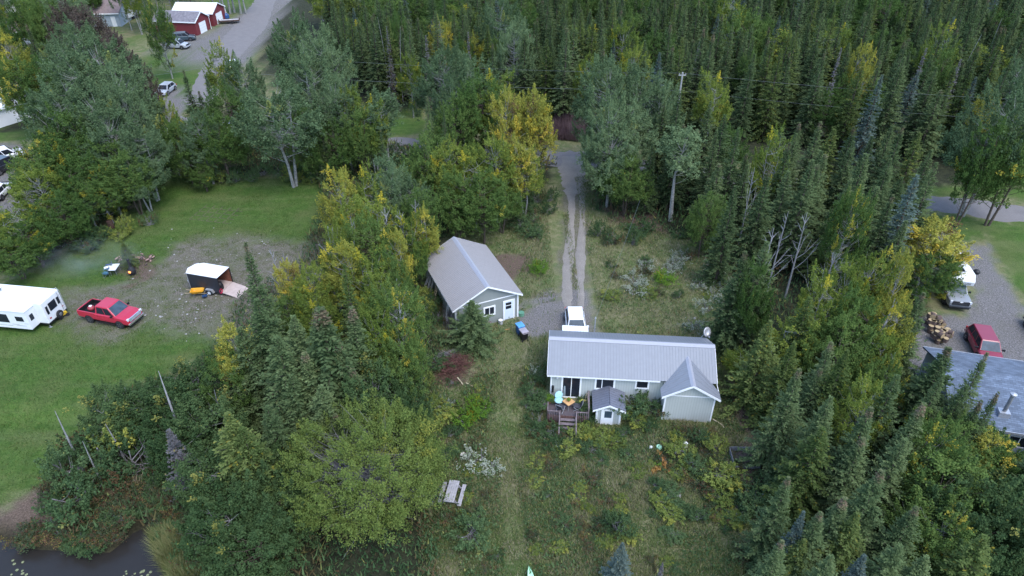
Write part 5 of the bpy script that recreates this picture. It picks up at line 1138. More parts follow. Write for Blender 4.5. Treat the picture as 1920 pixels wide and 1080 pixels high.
# ------------------------------------------------------------ red garages and the far yard, upper left
def red_garage(name, label, apex, le, re_, length, roof_m, ze, zr):
    l = ray(*le, ze); r = ray(*re_, ze); w_ = math.hypot(r[0]-l[0], r[1]-l[1]); a = math.atan2(r[1]-l[1], r[0]-l[0])
    # local: y along the gable (left to right), x back from it
    t = thing(name, label, 'garage', (l[0], l[1], 0), a-R_(90))
    b = MB(); b.box(-length, -.25, .25, w_-.25, -.2, ze+.02); b.prism([(.25, ze), (w_-.25, ze), (w_/2, zr-.14)], -.35, -.25, 'yz'); b.prism([(.25, ze), (w_-.25, ze), (w_/2, zr-.14)], -length, -length+.1, 'yz'); b.build('wall', 'red_siding', t)
    def sr(q, nm='roof', m=roof_m, th=.1):
        b = MB(); b.add([tuple(p) for p in q]+[(p[0], p[1], p[2]+th) for p in q], [(0, 3, 2, 1), (4, 5, 6, 7), (0, 1, 5, 4), (1, 2, 6, 5), (2, 3, 7, 6), (3, 0, 4, 7)]); return b.build(nm, m, t)
    sr([(0, 0, ze), (0, w_/2, zr), (-length-.2, w_/2, zr), (-length-.2, 0, ze)]); sr([(0, w_, ze), (-length-.2, w_, ze), (-length-.2, w_/2, zr), (0, w_/2, zr)])
    b = MB(); k = [(0, ze-.08), (w_/2, zr-.08), (w_, ze-.08), (w_, ze+.14), (w_/2, zr+.14), (0, ze+.14)]; b.prism(k, 0, .06, 'yz'); b.box(-length-.2, 0, -.06, 0, ze-.08, ze+.12); b.box(-length-.2, 0, w_, w_+.06, ze-.08, ze+.12); b.build('fascia', 'trim', t)
    b = MB(); b.box(-.27, -.2, w_*.28, w_*.72, -.1, 2.15); b.build('garage_door', stripemat('white_panel_door', (.75, .77, .78), (.5, .52, .54), .5, 'Z', .5, .08, .03) if 'white_panel_door' not in bpy.data.materials else bpy.data.materials['white_panel_door'], t)
    b = MB(); b.tube([(-.1, w_-.1, 0), (-.1, w_-.1, ze)], .05, 6); b.build('downspout', 'trim', t)
    return t
red_garage('garage', 'red garage with weathered shingle roof beside the side road', None, (365.6, 43), (392, 30), 9.5, 'shingle_grey', 2.6, 4.1)
red_garage('garage', 'red garage with white metal roof behind the shingled one', None, (398, 26.5), (422, 12), 9.0, 'roof_white', 2.6, 4.1)
t = thing('flatbed_trailer', 'low flatbed trailer with wooden deck beside the far red garage', 'trailer', P(431, 43), heading((415, 42), (448, 40)))
b = MB(); b.box(-2.1, 2.1, -.95, .95, .5, .62); b.build('flatbed', 'grey_wood', t); b = MB(); b.box(-2.15, -2.1, -.98, .98, .5, .9); b.box(2.1, 2.16, -.98, .98, .5, .95); b.box(-2.1, 2.1, -.98, -.95, .5, .8); b.build('side_rail', 'rust', t)
for s in (-1, 1): b = MB(); b.M = Matrix.Translation((.6, s*1.05, .32)); b.lathe([(.05, -.1), (.32, -.1), (.32, .1), (.05, .1)], 14, 'y'); b.build('wheel', 'rubber', t)
b = MB(); b.beam((-2.1, 0, .5), (-3.2, 0, .45), .1, .1); b.build('tongue', 'steel', t)
t = thing('tarp_bundle', 'dark blue covered load at the left end of the flatbed trailer', 'tarp', P(425, 35)); b = MB(); b.lathe([(.5, 0), (.7, .2), (.65, .8), (.3, 1.2)], 10); b.build('tarp_cover', 'blue_plastic', t)
def gable(name, label, px, py, w_, d_, ze, zr, rz, wall_m, roof_m):
    p = P(px, py); t = thing(name, label, 'house', p, rz); b = MB(); b.box(-w_/2+.3, w_/2-.3, -d_/2+.3, d_/2-.3, -.1, ze+.03)
    for x in (-w_/2+.3, w_/2-.4): b.prism([(-d_/2+.3, ze), (d_/2-.3, ze), (0, zr-.12)], x, x+.1, 'yz')
    b.build('wall', wall_m, t); b = MB(); b.slab([(-w_/2, -d_/2, ze), (w_/2, -d_/2, ze), (w_/2, 0, zr), (-w_/2, 0, zr)], .12); b.build('roof', roof_m, t); b = MB(); b.slab([(-w_/2, 0, zr), (w_/2, 0, zr), (w_/2, d_/2, ze), (-w_/2, d_/2, ze)], .12); b.build('roof', roof_m, t)
    b = MB(); b.box(-w_/2, w_/2, -d_/2-.08, -d_/2, ze-.1, ze+.12); b.build('eave_trim', 'trim', t)
    window(t, Matrix.Translation((-w_*.25, -d_/2+.3, .9)) @ Matrix.Scale(-1, 4, (0, 1, 0)), 1.3, 1.1, fw=.1); window(t, Matrix.Translation((w_*.12, -d_/2+.3, .9)) @ Matrix.Scale(-1, 4, (0, 1, 0)), 1.3, 1.1, fw=.1)
    b = MB(); b.box(w_*.36, w_*.36+.9, -d_/2+.25, -d_/2+.3, 0, 2.05); b.build('door', 'trim', t); return t
M['roof_brown'] = mat('brown_shingles', (.20, .155, .15), .95, var=.2)
gable('house', 'brown roofed house behind the bronze leaved trees', 178, 42, 15, 9, 2.7, 4.6, R_(6), 'blue_siding', 'roof_brown')
gable('house', 'small house with brown roof corner and white trim left of the bronze tree', 76, 74, 8, 6, 2.5, 3.8, R_(30), 'blue_siding', 'roof_brown')
gable('house', 'white house with pale roof at the left edge behind the green trees', -6, 225, 11, 8, 2.6, 4.2, R_(62), 'white', 'roof_white')
gable('house', 'far pale house behind trees at the upper left corner', 12, 18, 14, 8, 2.6, 4.4, R_(4), 'white', 'roof_white')
# fifth wheel with swirl
p = P(228, 42); t = thing('touring_trailer', 'tall white touring trailer with a dark swirl mark on its front in the far yard', 'travel trailer', p, R_(-95))
b = MB(); b.prism([(2.2, 1.0), (2.35, 2.1), (1.7, 3.4), (-7, 3.5), (-7, .6), (1.2, .6)], -1.25, 1.25, 'xz'); b.build('trailer_body', 'white', t, bevel=.1)
b = MB(); b.M = Matrix.Translation((2.36, -.15, 1.95)); 
for k in range(14):
    a = k*.32-1.6; a2 = a+.32; b.beam((-.12*math.sin(a), .62*math.cos(a), .5*math.sin(a)), (-.12*math.sin(a2), .62*math.cos(a2), .5*math.sin(a2)), .08, .05)
b.box(-.03, .03, -.35, .2, -.2, .25); b.build('swirl_mark', 'black', t)
for s in (-1, 1): b = MB(); b.M = Matrix.Translation((-3, s*1.1, .38)); b.lathe([(.05, -.12), (.38, -.12), (.38, .12), (.05, .12)], 14, 'y'); b.build('wheel', 'rubber', t)

# thin smoke drifting from the stove over the lawn
p = P(165, 515); ms = bpy.data.materials.new('thin_smoke'); ms.use_nodes = True; nt = ms.node_tree; nt.nodes.remove(nt.nodes['Principled BSDF'])
pv = nd(nt, 'ShaderNodeVolumePrincipled'); pv.inputs['Color'].default_value = (.75, .85, .95, 1); n = noise(nt, .35, 3); r = ramp(nt, n.outputs[0], [(.42, (0, 0, 0)), (.75, (1, 1, 1))])
tc = nd(nt, 'ShaderNodeTexCoord'); gr_ = nd(nt, 'ShaderNodeTexGradient', gradient_type='SPHERICAL'); mp_ = nd(nt, 'ShaderNodeMapping'); mp_.inputs['Scale'].default_value = (1/7.5, 1/3.6, 1/1.7); nt.links.new(tc.outputs['Object'], mp_.inputs[0]); nt.links.new(mp_.outputs[0], gr_.inputs[0])
mu = nd(nt, 'ShaderNodeMath', operation='MULTIPLY'); nt.links.new(r.outputs[0], mu.inputs[0]); nt.links.new(gr_.outputs['Fac'], mu.inputs[1]); m2 = nd(nt, 'ShaderNodeMath', operation='MULTIPLY'); nt.links.new(mu.outputs[0], m2.inputs[0]); m2.inputs[1].default_value = .13
nt.links.new(m2.outputs[0], pv.inputs['Density']); nt.links.new(pv.outputs[0], nt.nodes['Material Output'].inputs['Volume'])
b = MB(); b.box(-7.5, 7.5, -3.6, 3.6, -1.65, 1.7); o = b.build('smoke', ms); o.location = p+Vector((0, 0, 1.75)); o.rotation_euler = (0, 0, R_(12)); tag(o, kind='stuff')
sc.cycles.volume_step_rate = 4; sc.cycles.volume_bounces = 0
# ------------------------------------------------------------ tree kinds
M['bogleaf'] = leafmat('bog_shrub_leaves', (.055, .085, .042), (.105, .130, .070), yel=(.24, .20, .06), brn=(.13, .075, .05))
K = {}
def reg(key, objs, desc, name, cat='tree'): K[key] = (objs, desc, name, cat)
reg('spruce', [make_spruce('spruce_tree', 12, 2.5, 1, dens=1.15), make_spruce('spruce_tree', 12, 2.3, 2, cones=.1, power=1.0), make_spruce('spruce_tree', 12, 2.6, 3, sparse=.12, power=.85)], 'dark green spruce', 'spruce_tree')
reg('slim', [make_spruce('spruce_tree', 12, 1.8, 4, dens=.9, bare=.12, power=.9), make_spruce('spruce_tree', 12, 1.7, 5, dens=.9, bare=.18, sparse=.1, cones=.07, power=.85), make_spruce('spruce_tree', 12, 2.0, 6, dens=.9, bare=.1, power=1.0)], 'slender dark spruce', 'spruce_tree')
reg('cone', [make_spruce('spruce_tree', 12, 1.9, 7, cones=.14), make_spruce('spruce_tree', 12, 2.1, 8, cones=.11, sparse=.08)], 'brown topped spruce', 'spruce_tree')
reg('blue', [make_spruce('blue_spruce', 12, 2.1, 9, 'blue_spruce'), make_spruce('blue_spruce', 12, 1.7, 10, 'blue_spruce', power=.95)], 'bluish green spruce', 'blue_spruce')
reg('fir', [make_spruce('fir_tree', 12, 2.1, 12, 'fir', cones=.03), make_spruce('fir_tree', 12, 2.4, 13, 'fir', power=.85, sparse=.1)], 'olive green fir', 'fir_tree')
reg('lichen', [make_spruce('dead_spruce', 9, 1.4, 14, 'lichen', dens=.7, sparse=.35)], 'grey lichen covered spruce', 'dead_spruce')
reg('aspen', [make_broadleaf('aspen_tree', 13, 3.4, 21, 'aspen', 'pale_bark', 120, 323, .076, plume=.55, csize=.66, base=.16, yellow=.01), make_broadleaf('aspen_tree', 13, 3.1, 22, 'aspen', 'pale_bark', 105, 323, .076, plume=.6, csize=.64, base=.2, yellow=.01, stems=2)], 'grey green aspen', 'aspen_tree')
reg('thinaspen', [make_broadleaf('aspen_tree', 11, 1.4, 23, 'aspen', 'pale_bark', 42, 204, .072, plume=.5, csize=.55, base=.35), make_broadleaf('aspen_tree', 11, 1.2, 24, 'aspen', 'pale_bark', 34, 204, .072, plume=.4, csize=.5, base=.42)], 'slender pale aspen', 'aspen_tree')
reg('green', [make_broadleaf('maple_tree', 10, 2.8, 25, 'green', 'bark', 95, 323, .072, plume=.35, csize=.68, base=.15, yellow=.012), make_broadleaf('maple_tree', 10, 2.6, 26, 'green', 'bark', 85, 323, .072, plume=.45, csize=.66, base=.12, yellow=.02, stems=2)], 'green leafy tree', 'maple_tree')
reg('alder', [make_broadleaf('alder_tree', 6, 2.3, 34, 'alder', 'bark', 70, 300, .07, plume=.4, csize=.6, base=.06, yellow=.02, stems=3), make_broadleaf('alder_tree', 6, 2.1, 35, 'alder', 'twig', 62, 300, .07, plume=.4, csize=.6, base=.06, yellow=.04, stems=4, twigs=1)], 'dark green alder', 'alder_tree')
reg('birch', [make_broadleaf('birch_tree', 11, 2.2, 27, 'birch', 'pale_bark', 75, 306, .068, plume=.5, csize=.6, base=.2, yellow=.10, stems=2), make_broadleaf('birch_tree', 11, 2.4, 28, 'birch', 'pale_bark', 80, 306, .068, plume=.5, csize=.6, base=.22, yellow=.06, twigs=1)], 'yellow green birch', 'birch_tree')
reg('yellow', [make_broadleaf('birch_tree', 10, 2.2, 29, 'yellow', 'pale_bark', 75, 289, .068, plume=.45, csize=.6, base=.2, yellow=.25, stems=2), make_broadleaf('birch_tree', 10, 2.0, 30, 'yellow', 'pale_bark', 65, 289, .068, plume=.45, csize=.58, base=.2, yellow=.15, twigs=2, brown=.08)], 'bright yellow birch', 'birch_tree')
reg('orange', [make_broadleaf('maple_tree', 10, 2.9, 31, 'green', 'pale_bark', 105, 323, .072, plume=.4, csize=.66, base=.14, yellow=.12, twigs=1)], 'orange tipped green maple', 'maple_tree')
reg('bronze', [make_broadleaf('bronze_tree', 12, 3.6, 32, 'brownleaf', 'bark', 115, 323, .076, plume=.4, csize=.72, base=.15, yellow=.12)], 'bronze brown leaved tree', 'bronze_tree')
reg('willow', [make_broadleaf('willow_tree', 8.2, 4.7, 33, 'willow', 'twig', 250, 391, .054, plume=.3, csize=.72, base=.08, yellow=.035, stems=4, twigs=1, shell=.66)], 'broad round willow with bare grey twigs', 'willow_tree')
reg('snag', [make_snag('dead_tree', 9, 41, 12, 1.3), make_snag('dead_tree', 9, 42, 9, 1.0), make_snag('dead_tree', 9, 43, 16, 1.6, r0=.14)], 'bare grey dead tree', 'dead_tree')
reg('pole', [make_snag('dead_tree', 7, 44, 0, lean=.10, r0=.12), make_snag('dead_tree', 7, 45, 2, .35, lean=.08, r0=.10)], 'bare white dead trunk', 'dead_tree')
def make_shrub(name, H, Rr, seed, m, n=26, leaves=120, leaf=.06, yellow=.02, brown=0, core='twig'):
    return make_broadleaf(name, H, Rr, seed, m, core, n, leaves, leaf, yellow, .02, .35, .34, brown, 3, shell=.35)
reg('shrub', [make_shrub('shrub', 2, 1.3, 51, 'shrub'), make_shrub('shrub', 2, 1.2, 52, 'shrub', yellow=.08), make_shrub('shrub', 2, 1.4, 53, 'shrub', brown=.12)], 'green leafy shrub', 'shrub', 'shrub')
reg('lime', [make_shrub('shrub', 1, .8, 54, 'limeshrub', n=18, leaves=110, leaf=.05)], 'lime green bush', 'shrub', 'shrub')
reg('flower', [make_shrub('wildflower_clump', 1.2, .8, 55, 'flower', n=14, leaves=80, leaf=.045, yellow=.75)], 'clump of white flowering wild plants', 'wildflower_clump', 'plant')
reg('bog', [make_shrub('shrub', 1, .9, 57, 'bogleaf', n=16, leaves=110, leaf=.045, yellow=.15, brown=.3)], 'reddish green bog shrub', 'shrub', 'shrub')
reg('yshrub', [make_shrub('shrub', 2, 1.2, 56, 'willow', yellow=.08, n=24)], 'yellow green shrub', 'shrub', 'shrub')
USED = {k: [False]*len(v[0]) for k, v in K.items()}
RT = random.Random(77); placed = []
def put(kind, x, y, H, Rr, label, group=None, var=None, rz=None):
    objs, desc, nm, cat = K[kind]; i = RT.randrange(len(objs)) if var is None else var % len(objs); o = objs[i]
    if kind in ('spruce', 'slim', 'cone', 'blue', 'fir'): Rr = Rr*1.15
    s = (Rr/o['_R'], Rr/o['_R'], H/o['_H']); loc = (x, y, float(gz(x, y))); rz = RT.random()*6.28 if rz is None else rz
    if not USED[kind][i]:
        USED[kind][i] = True; o.location = loc; o.rotation_euler = (0, 0, rz); o.scale = s; tag(o, label, cat, group); r = o
    else: r = dup(o, loc, rz, s, label, group, cat)
    if 'group' in r and not group: del r['group']
    placed.append((x, y, Rr, H)); return r
ORD = ['first', 'second', 'third', 'fourth', 'fifth', 'sixth', 'seventh', 'eighth', 'ninth', 'tenth', 'eleventh', 'twelfth', 'thirteenth', 'fourteenth', 'fifteenth', 'sixteenth', 'seventeenth', 'eighteenth', 'nineteenth', 'twentieth']
def cluster(place, items):
    """items: (kind, top px, top py, height, radius); every tree gets a label of its own"""
    by = {}
    for it in items: by.setdefault(it[0], []).append(it)
    for k, l in by.items():
        l.sort(key=lambda q: q[1])
        for n, (kk, tx, ty, H, Rr) in enumerate(l):
            x, y = ray(tx, ty, H)
            for _ in range(4): x, y = ray(tx, ty, H+float(gz(x, y)))
            d = K[k][1]
            if len(l) == 1: lab = d+' '+place
            elif len(l) == 2: lab = ('left ' if n == 0 else 'right ')+d+' of two '+place
            elif n == len(l)-1: lab = 'rightmost '+d+' '+place
            else: lab = ORD[n]+' '+d+' from the left '+place
            put(k, x, y, H, Rr, lab, (K[k][2].replace('_', ' ')+'s '+place) if len(l) > 1 else None)

cluster('right of the left lawn', [
    ('cone', 459, 452, 12.5, 2.0), ('spruce', 477, 545, 11.5, 3.3), ('cone', 598, 573, 12.5, 4.2), ('cone', 656, 560, 11.5, 2.6), ('spruce', 517, 628, 11, 3.4), ('spruce', 548, 588, 11, 3.0),
    ('fir', 645, 492, 12, 1.6), ('spruce', 448, 610, 9.5, 2.8), ('spruce', 570, 660, 9.5, 3.0), ('spruce', 632, 640, 9.5, 3.2), ('spruce', 545, 700, 8.5, 2.9), ('spruce', 600, 720, 8.5, 3.0), ('spruce', 660, 690, 8, 2.7), ('yellow', 432, 618, 7.5, 1.5), ('green', 425, 660, 7, 1.6)])
cluster('behind the round willow', [
    ('fir', 425, 772, 9, 2.8), ('fir', 452, 800, 8, 2.6), ('blue', 575, 812, 6.5, 1.3), ('alder', 690, 705, 7.5, 2.1), ('alder', 745, 745, 6, 1.8), ('spruce', 628, 775, 6.5, 2.1), ('spruce', 500, 760, 8, 2.2), ('alder', 765, 795, 4.0, 1.5), ('alder', 500, 850, 5, 2.0), ('alder', 520, 930, 4.5, 1.8)])
cluster('below the picnic table corner', [('willow', 672, 803, 7.8, 4.35)])
cluster('left of the sage garage', [
    ('orange', 735, 545, 9.0, 2.1), ('orange', 752, 612, 8, 1.5), ('birch', 700, 590, 8.5, 1.8), ('green', 715, 640, 7.5, 2.0), ('alder', 745, 680, 6, 1.5),
    ('birch', 575, 505, 7.5, 1.6), ('yellow', 535, 492, 6.5, 1.1), ('birch', 590, 560, 6.5, 1.5), ('green', 530, 560, 5.0, 1.4),
    ('yellow', 640, 465, 8.5, 1.7), ('birch', 685, 480, 8.5, 1.8), ('green', 728, 482, 8, 1.6), ('birch', 705, 520, 8, 1.6), ('yellow', 738, 440, 8, 1.3)])
cluster('behind the sage garage', [
    ('yellow', 632, 325, 10, 1.7), ('birch', 690, 318, 9.5, 1.5), ('birch', 650, 375, 9, 1.6), ('birch', 703, 365, 9.5, 1.8), ('green', 690, 410, 9, 1.9), ('birch', 625, 430, 8.5, 1.5),
    ('yellow', 792, 398, 7.5, 1.2), ('birch', 765, 415, 7.5, 1.5), ('aspen', 735, 315, 9.5, 1.9), ('green', 772, 448, 6, 1.2), ('green', 780, 365, 8, 1.8), ('aspen', 770, 335, 8, 1.8)])
cluster('among the birches', [
    ('snag', 612, 425, 9, 2.2), ('snag', 655, 407, 9.5, 1.7), ('snag', 723, 385, 9, 1.7), ('snag', 752, 392, 8.5, 1.6), ('snag', 512, 462, 7, 1.7), ('snag', 527, 470, 7, 1.6), ('snag', 735, 520, 8.5, 1.8), ('snag', 745, 565, 9, 1.6), ('snag', 775, 370, 8.5, 1.5)])
cluster('before the front wall of the sage garage', [('spruce', 884, 563, 5.0, 2.6)])
cluster('beside the chimney stove on the left lawn', [('fir', 228, 452, 3.0, 1.0)])
cluster('left of the gravel drive', [
    ('green', 800, 258, 10, 2.3), ('birch', 835, 270, 9.5, 2.1), ('birch', 885, 290, 9, 2.2), ('birch', 930, 262, 10, 2.2), ('green', 905, 330, 8, 2.2), ('green', 855, 330, 8, 2.1), ('slim', 797, 238, 9, 1.1), ('slim', 713, 240, 8.5, 1.1), ('yellow', 968, 262, 9.5, 1.9), ('green', 940, 345, 6, 1.9),
    ('yellow', 950, 172, 12, 1.9), ('yellow', 1000, 170, 12, 2.0), ('yellow', 1010, 205, 10, 1.8), ('birch', 985, 290, 7.5, 1.8), ('thinaspen', 725, 300, 9, 1.3)])
cluster('by the road', [
    ('aspen', 830, 98, 13, 3.4), ('aspen', 880, 115, 12.5, 3.0), ('green', 900, 150, 12, 3.2), ('aspen', 845, 150, 11.5, 2.6), ('birch', 925, 145, 12, 2.4), ('slim', 800, 178, 11.5, 1.3), ('slim', 832, 205, 10.5, 1.3), ('green', 850, 190, 10.5, 2.5)])
cluster('above the left lawn', [
    ('aspen', 512, 148, 13.5, 4.3), ('green', 565, 200, 9, 2.0), ('aspen', 545, 28, 15, 3.3), ('aspen', 600, 58, 14.5, 3.0), ('aspen', 575, 95, 13, 3.0), ('birch', 655, 165, 10.5, 1.9), ('birch', 690, 190, 10, 1.8), ('thinaspen', 712, 178, 10.5, 1.6), ('aspen', 620, 145, 12, 2.3), ('green', 672, 210, 9, 2.0), ('green', 625, 235, 7.5, 2.0), ('slim', 600, 230, 8, 1.4), ('thinaspen', 640, 180, 10, 1.3), ('green', 580, 240, 7, 1.8)])
cluster('around the silver cars', [
    ('spruce', 343, 130, 11, 2.2), ('slim', 385, 140, 10.5, 1.9), ('spruce', 372, 170, 9.5, 2.4), ('birch', 400, 80, 12, 1.9), ('aspen', 445, 105, 11.5, 2.3), ('green', 420, 165, 9.5, 2.3), ('aspen', 365, 215, 9, 2.3), ('green', 400, 220, 8.5, 2.4), ('green', 330, 232, 8, 2.2), ('birch', 300, 185, 8.5, 1.5), ('slim', 288, 195, 8.5, 1.2), ('green', 375, 310, 3.5, 1.2), ('orange', 305, 225, 7.5, 1.5), ('spruce', 350, 245, 7, 1.8)])
cluster('in the upper left clump', [
    ('aspen', 165, 68, 15, 4.0), ('aspen', 120, 105, 14, 3.6), ('aspen', 205, 120, 13.5, 3.2), ('aspen', 90, 160, 12.5, 3.3), ('aspen', 160, 165, 12.5, 3.2), ('aspen', 225, 165, 12, 2.5), ('green', 120, 215, 10.5, 3.0), ('aspen', 190, 210, 11, 3.0), ('aspen', 250, 235, 9.5, 2.6), ('green', 200, 270, 8, 2.6)])
cluster('left of the red garages', [('bronze', 120, 15, 13, 3.2), ('bronze', 160, 22, 13.0, 3.2), ('bronze', 205, 72, 12.5, 3.0), ('bronze', 238, 115, 11, 2.7), ('bronze', 255, 155, 8, 1.8), ('orange', 283, 6, 12.5, 2.0), ('aspen', 130, 35, 13, 3.0), ('aspen', 100, 70, 12, 2.6), ('cone', 47, 42, 12, 1.9), ('green', 70, 15, 11, 2.0), ('blue', 50, 15, 9.5, 2.0), ('green', 28, 0, 12, 2.6), ('green', 62, -25, 14, 3.0), ('aspen', 110, -25, 14, 3.2)])
cluster('beside the pale left house', [('yellow', 2, 68, 11, 2.4), ('birch', 20, 108, 11, 2.4), ('orange', 15, 115, 11, 2.6), ('green', 60, 120, 10.5, 2.6)])
cluster('above the white trailer', [
    ('orange', 95, 252, 9, 3.0), ('orange', 60, 275, 8.5, 2.6), ('green', 140, 300, 7.5, 2.6), ('birch', 60, 320, 7.5, 2.4), ('orange', 175, 320, 6.5, 2.3), ('green', 225, 290, 7.5, 2.4), ('aspen', 250, 300, 6.5, 2.2), ('green', 105, 370, 6, 2.3), ('aspen', 150, 350, 5, 1.8), ('birch', 15, 395, 6, 2.2), ('green', 45, 420, 5, 2.0), ('green', 10, 450, 4.5, 1.8), ('birch', 210, 355, 3.5, 1.6)])
cluster('beside the drive entrance right of it', [
    ('aspen', 1145, 118, 14, 3.3), ('aspen', 1200, 135, 13, 3.0), ('aspen', 1245, 145, 12.5, 2.3), ('aspen', 1145, 190, 12, 2.7), ('aspen', 1185, 195, 11, 2.8), ('aspen', 1150, 245, 9.5, 2.8), ('thinaspen', 1283, 242, 11, 1.7), ('green', 1155, 290, 7, 2.0), ('green', 1180, 300, 7, 2.2), ('slim', 1225, 265, 9, 1.6)])
cluster('at the woods edge beside the drive', [('aspen', 940, -6, 15, 3.4), ('aspen', 965, 45, 13, 2.6)])
cluster('along the right edge below the road', [('aspen', 1905, 165, 15, 3.6), ('green', 1872, 235, 12, 2.0), ('green', 1945, 215, 13, 3.0)])
cluster('in the driveway corner over the white camper', [('yellow', 1768, 420, 7.6, 2.6), ('orange', 1762, 475, 6.0, 1.9)])
cluster('left of the log heap', [
    ('birch', 1640, 480, 10, 1.6), ('yellow', 1690, 480, 10, 1.4), ('birch', 1600, 500, 9.5, 1.6), ('yellow', 1682, 572, 8, 1.6), ('birch', 1655, 615, 7.5, 1.5), ('birch', 1560, 520, 9.5, 1.6), ('green', 1620, 560, 9, 1.9), ('birch', 1500, 590, 7.5, 1.6), ('fir', 1520, 555, 9.5, 2.2), ('green', 1590, 600, 8.5, 1.9), ('orange', 1668, 680, 6.5, 1.3), ('green', 1640, 690, 6.5, 1.5), ('orange', 1610, 360, 11.5, 1.6), ('birch', 1460, 250, 11.5, 1.6), ('fir', 1445, 600, 8.5, 2.2), ('spruce', 1398, 470, 10, 2.5), ('spruce', 1440, 450, 11, 2.5), ('spruce', 1560, 640, 9.5, 2.2), ('fir', 1490, 640, 8.5, 1.9), ('birch', 1398, 668, 2.6, 1.4), ('green', 1425, 500, 9, 1.3), ('spruce', 1540, 690, 8, 1.9)])
cluster('right of the meadow', [
    ('snag', 1479, 390, 9.5, 1.3), ('snag', 1518, 395, 9.5, 1.4), ('snag', 1455, 425, 9, 1.6), ('snag', 1562, 472, 9, 1.2), ('snag', 1632, 485, 9.5, 1.8), ('snag', 1695, 490, 9.5, 1.3), ('snag', 1540, 540, 8.5, 1.4), ('snag', 1680, 560, 8.5, 1.6), ('snag', 1680, 655, 7, 1.0), ('snag', 1418, 310, 9.5, 1.2)])
cluster('in front of the blue shingled roof', [('spruce', 1853, 660, 10, 1.8), ('slim', 1772, 698, 9, 1.3), ('cone', 1875, 732, 9, 1.3), ('cone', 1843, 748, 8.5, 1.5), ('green', 1800, 790, 6.5, 2.3), ('spruce', 1815, 720, 8.5, 1.7), ('yellow', 1860, 815, 5.5, 1.5), ('green', 1880, 840, 5, 2.0)])
cluster('in the lower right corner woods', [
    ('cone', 1655, 880, 10, 2.4), ('cone', 1735, 752, 10.5, 2.0), ('cone', 1635, 762, 10.5, 2.3), ('cone', 1480, 893, 8.5, 1.8), ('cone', 1586, 930, 8.5, 1.9), ('cone', 1468, 1012, 8, 1.7), ('blue', 1622, 1040, 7.5, 1.7), ('blue', 1508, 958, 7.5, 1.3),
    ('spruce', 1560, 740, 10, 2.3), ('spruce', 1500, 690, 10, 2.1), ('spruce', 1685, 700, 10.5, 2.2), ('spruce', 1700, 820, 9.5, 2.3), ('fir', 1545, 800, 9, 2.3), ('fir', 1590, 655, 10, 2.2), ('spruce', 1540, 960, 8, 2.1), ('spruce', 1720, 950, 8.5, 2.3), ('spruce', 1560, 1040, 7.5, 1.9), ('spruce', 1690, 1020, 8, 2.3),
    ('green', 1790, 860, 8, 2.6), ('orange', 1765, 800, 8.5, 1.9), ('alder', 1840, 900, 7.5, 2.5), ('orange', 1785, 965, 7, 2.0), ('alder', 1870, 980, 7, 2.0), ('spruce', 1620, 820, 9, 2.3), ('birch', 1640, 715, 9, 1.5), ('alder', 1905, 930, 6.5, 2.2), ('fir', 1510, 1010, 6, 1.8), ('fir', 1610, 960, 8, 2.1), ('spruce', 1740, 1040, 7.5, 2.2)])
cluster('at the bottom edge of the lower meadow', [('blue', 1168, 1018, 4.2, 1.15), ('lichen', 1243, 1055, 3.0, .5)])
cluster('in the pond thicket', [
    ('pole', 96, 768, 6.5, 1.6), ('pole', 150, 826, 4.5, 1.2), ('pole', 298, 712, 8.0, 1.8), ('pole', 391, 714, 6.0, 1.4), ('pole', 338, 738, 5, 1.2), ('lichen', 315, 805, 6.5, 1.8), ('pole', 200, 790, 4.5, 1.4), ('pole', 229, 725, 4.5, 1.2)])
cluster('above the pond', [
    ('alder', 200, 740, 4.5, 2.1), ('shrub', 175, 800, 3.6, 2.0), ('alder', 255, 735, 4.5, 2.1), ('alder', 305, 720, 5, 2.2), ('alder', 350, 705, 5.5, 2.3), ('yshrub', 205, 780, 3.5, 1.7), ('shrub', 250, 815, 3.5, 2.0), ('alder', 330, 775, 5, 2.2), ('alder', 385, 760, 5.5, 2.2), ('shrub', 115, 850, 3.2, 1.6), ('shrub', 125, 905, 3.0, 1.6), ('alder', 380, 860, 5, 2.1), ('alder', 400, 950, 4.8, 2.2), ('alder', 460, 990, 4.5, 2.1), ('alder', 430, 890, 5, 2.2)])
cluster('at the woods edge above the meadow', [('spruce', 1380, 345, 11, 2.0), ('green', 1330, 370, 7, 1.6), ('slim', 1345, 240, 11, 1.6)])

# named shrubs in the open ground
def bush(kind, px, py, r, h, label, group=None):
    p = P(px, py); put(kind, p.x, p.y, h, r, label, group)
bush('lime', 870, 790, .95, .95, 'largest of the three lime green bushes in the grass below the brush pile')
bush('lime', 901, 778, .75, .75, 'right one of three lime green bushes below the brush pile')
bush('lime', 889, 755, .5, .5, 'smallest and uppermost of three lime green bushes below the brush pile')
bush('lime', 1246, 527, .9, .8, 'lime green bush in the meadow between the drive and the woods')
bush('lime', 1012, 510, .8, .9, 'lime yellow bush in the grass right of the sage garage roof')
bush('shrub', 885, 1010, 1.3, 1.6, 'round green shrub below the picnic table')
bush('shrub', 1160, 1000, .9, 1.9, 'upright bright green shrub in the lower meadow')
bush('shrub', 1190, 775, 1.25, 1.7, 'leafy green shrub against the house between cellar entry and wing')
bush('shrub', 1228, 775, .8, 1.0, 'low shrub left of the front wing of the house')
bush('yshrub', 1085, 815, .8, .9, 'yellow green shrub right of the deck stairs')
bush('yshrub', 1128, 830, .9, .9, 'yellow green shrub below the cellar entry')
bush('shrub', 1010, 790, 1.0, 1.0, 'green shrub at the left foot of the deck')
bush('shrub', 1035, 815, .9, .9, 'green shrub left of the lowest deck stair')
bush('shrub', 1100, 790, .8, .9, 'green shrub between the deck and the cellar entry')
bush('shrub', 1000, 745, .9, 1.0, 'green shrub beside the left corner of the house')
bush('shrub', 1012, 710, .7, .8, 'shrub close behind the left end of the house eave')
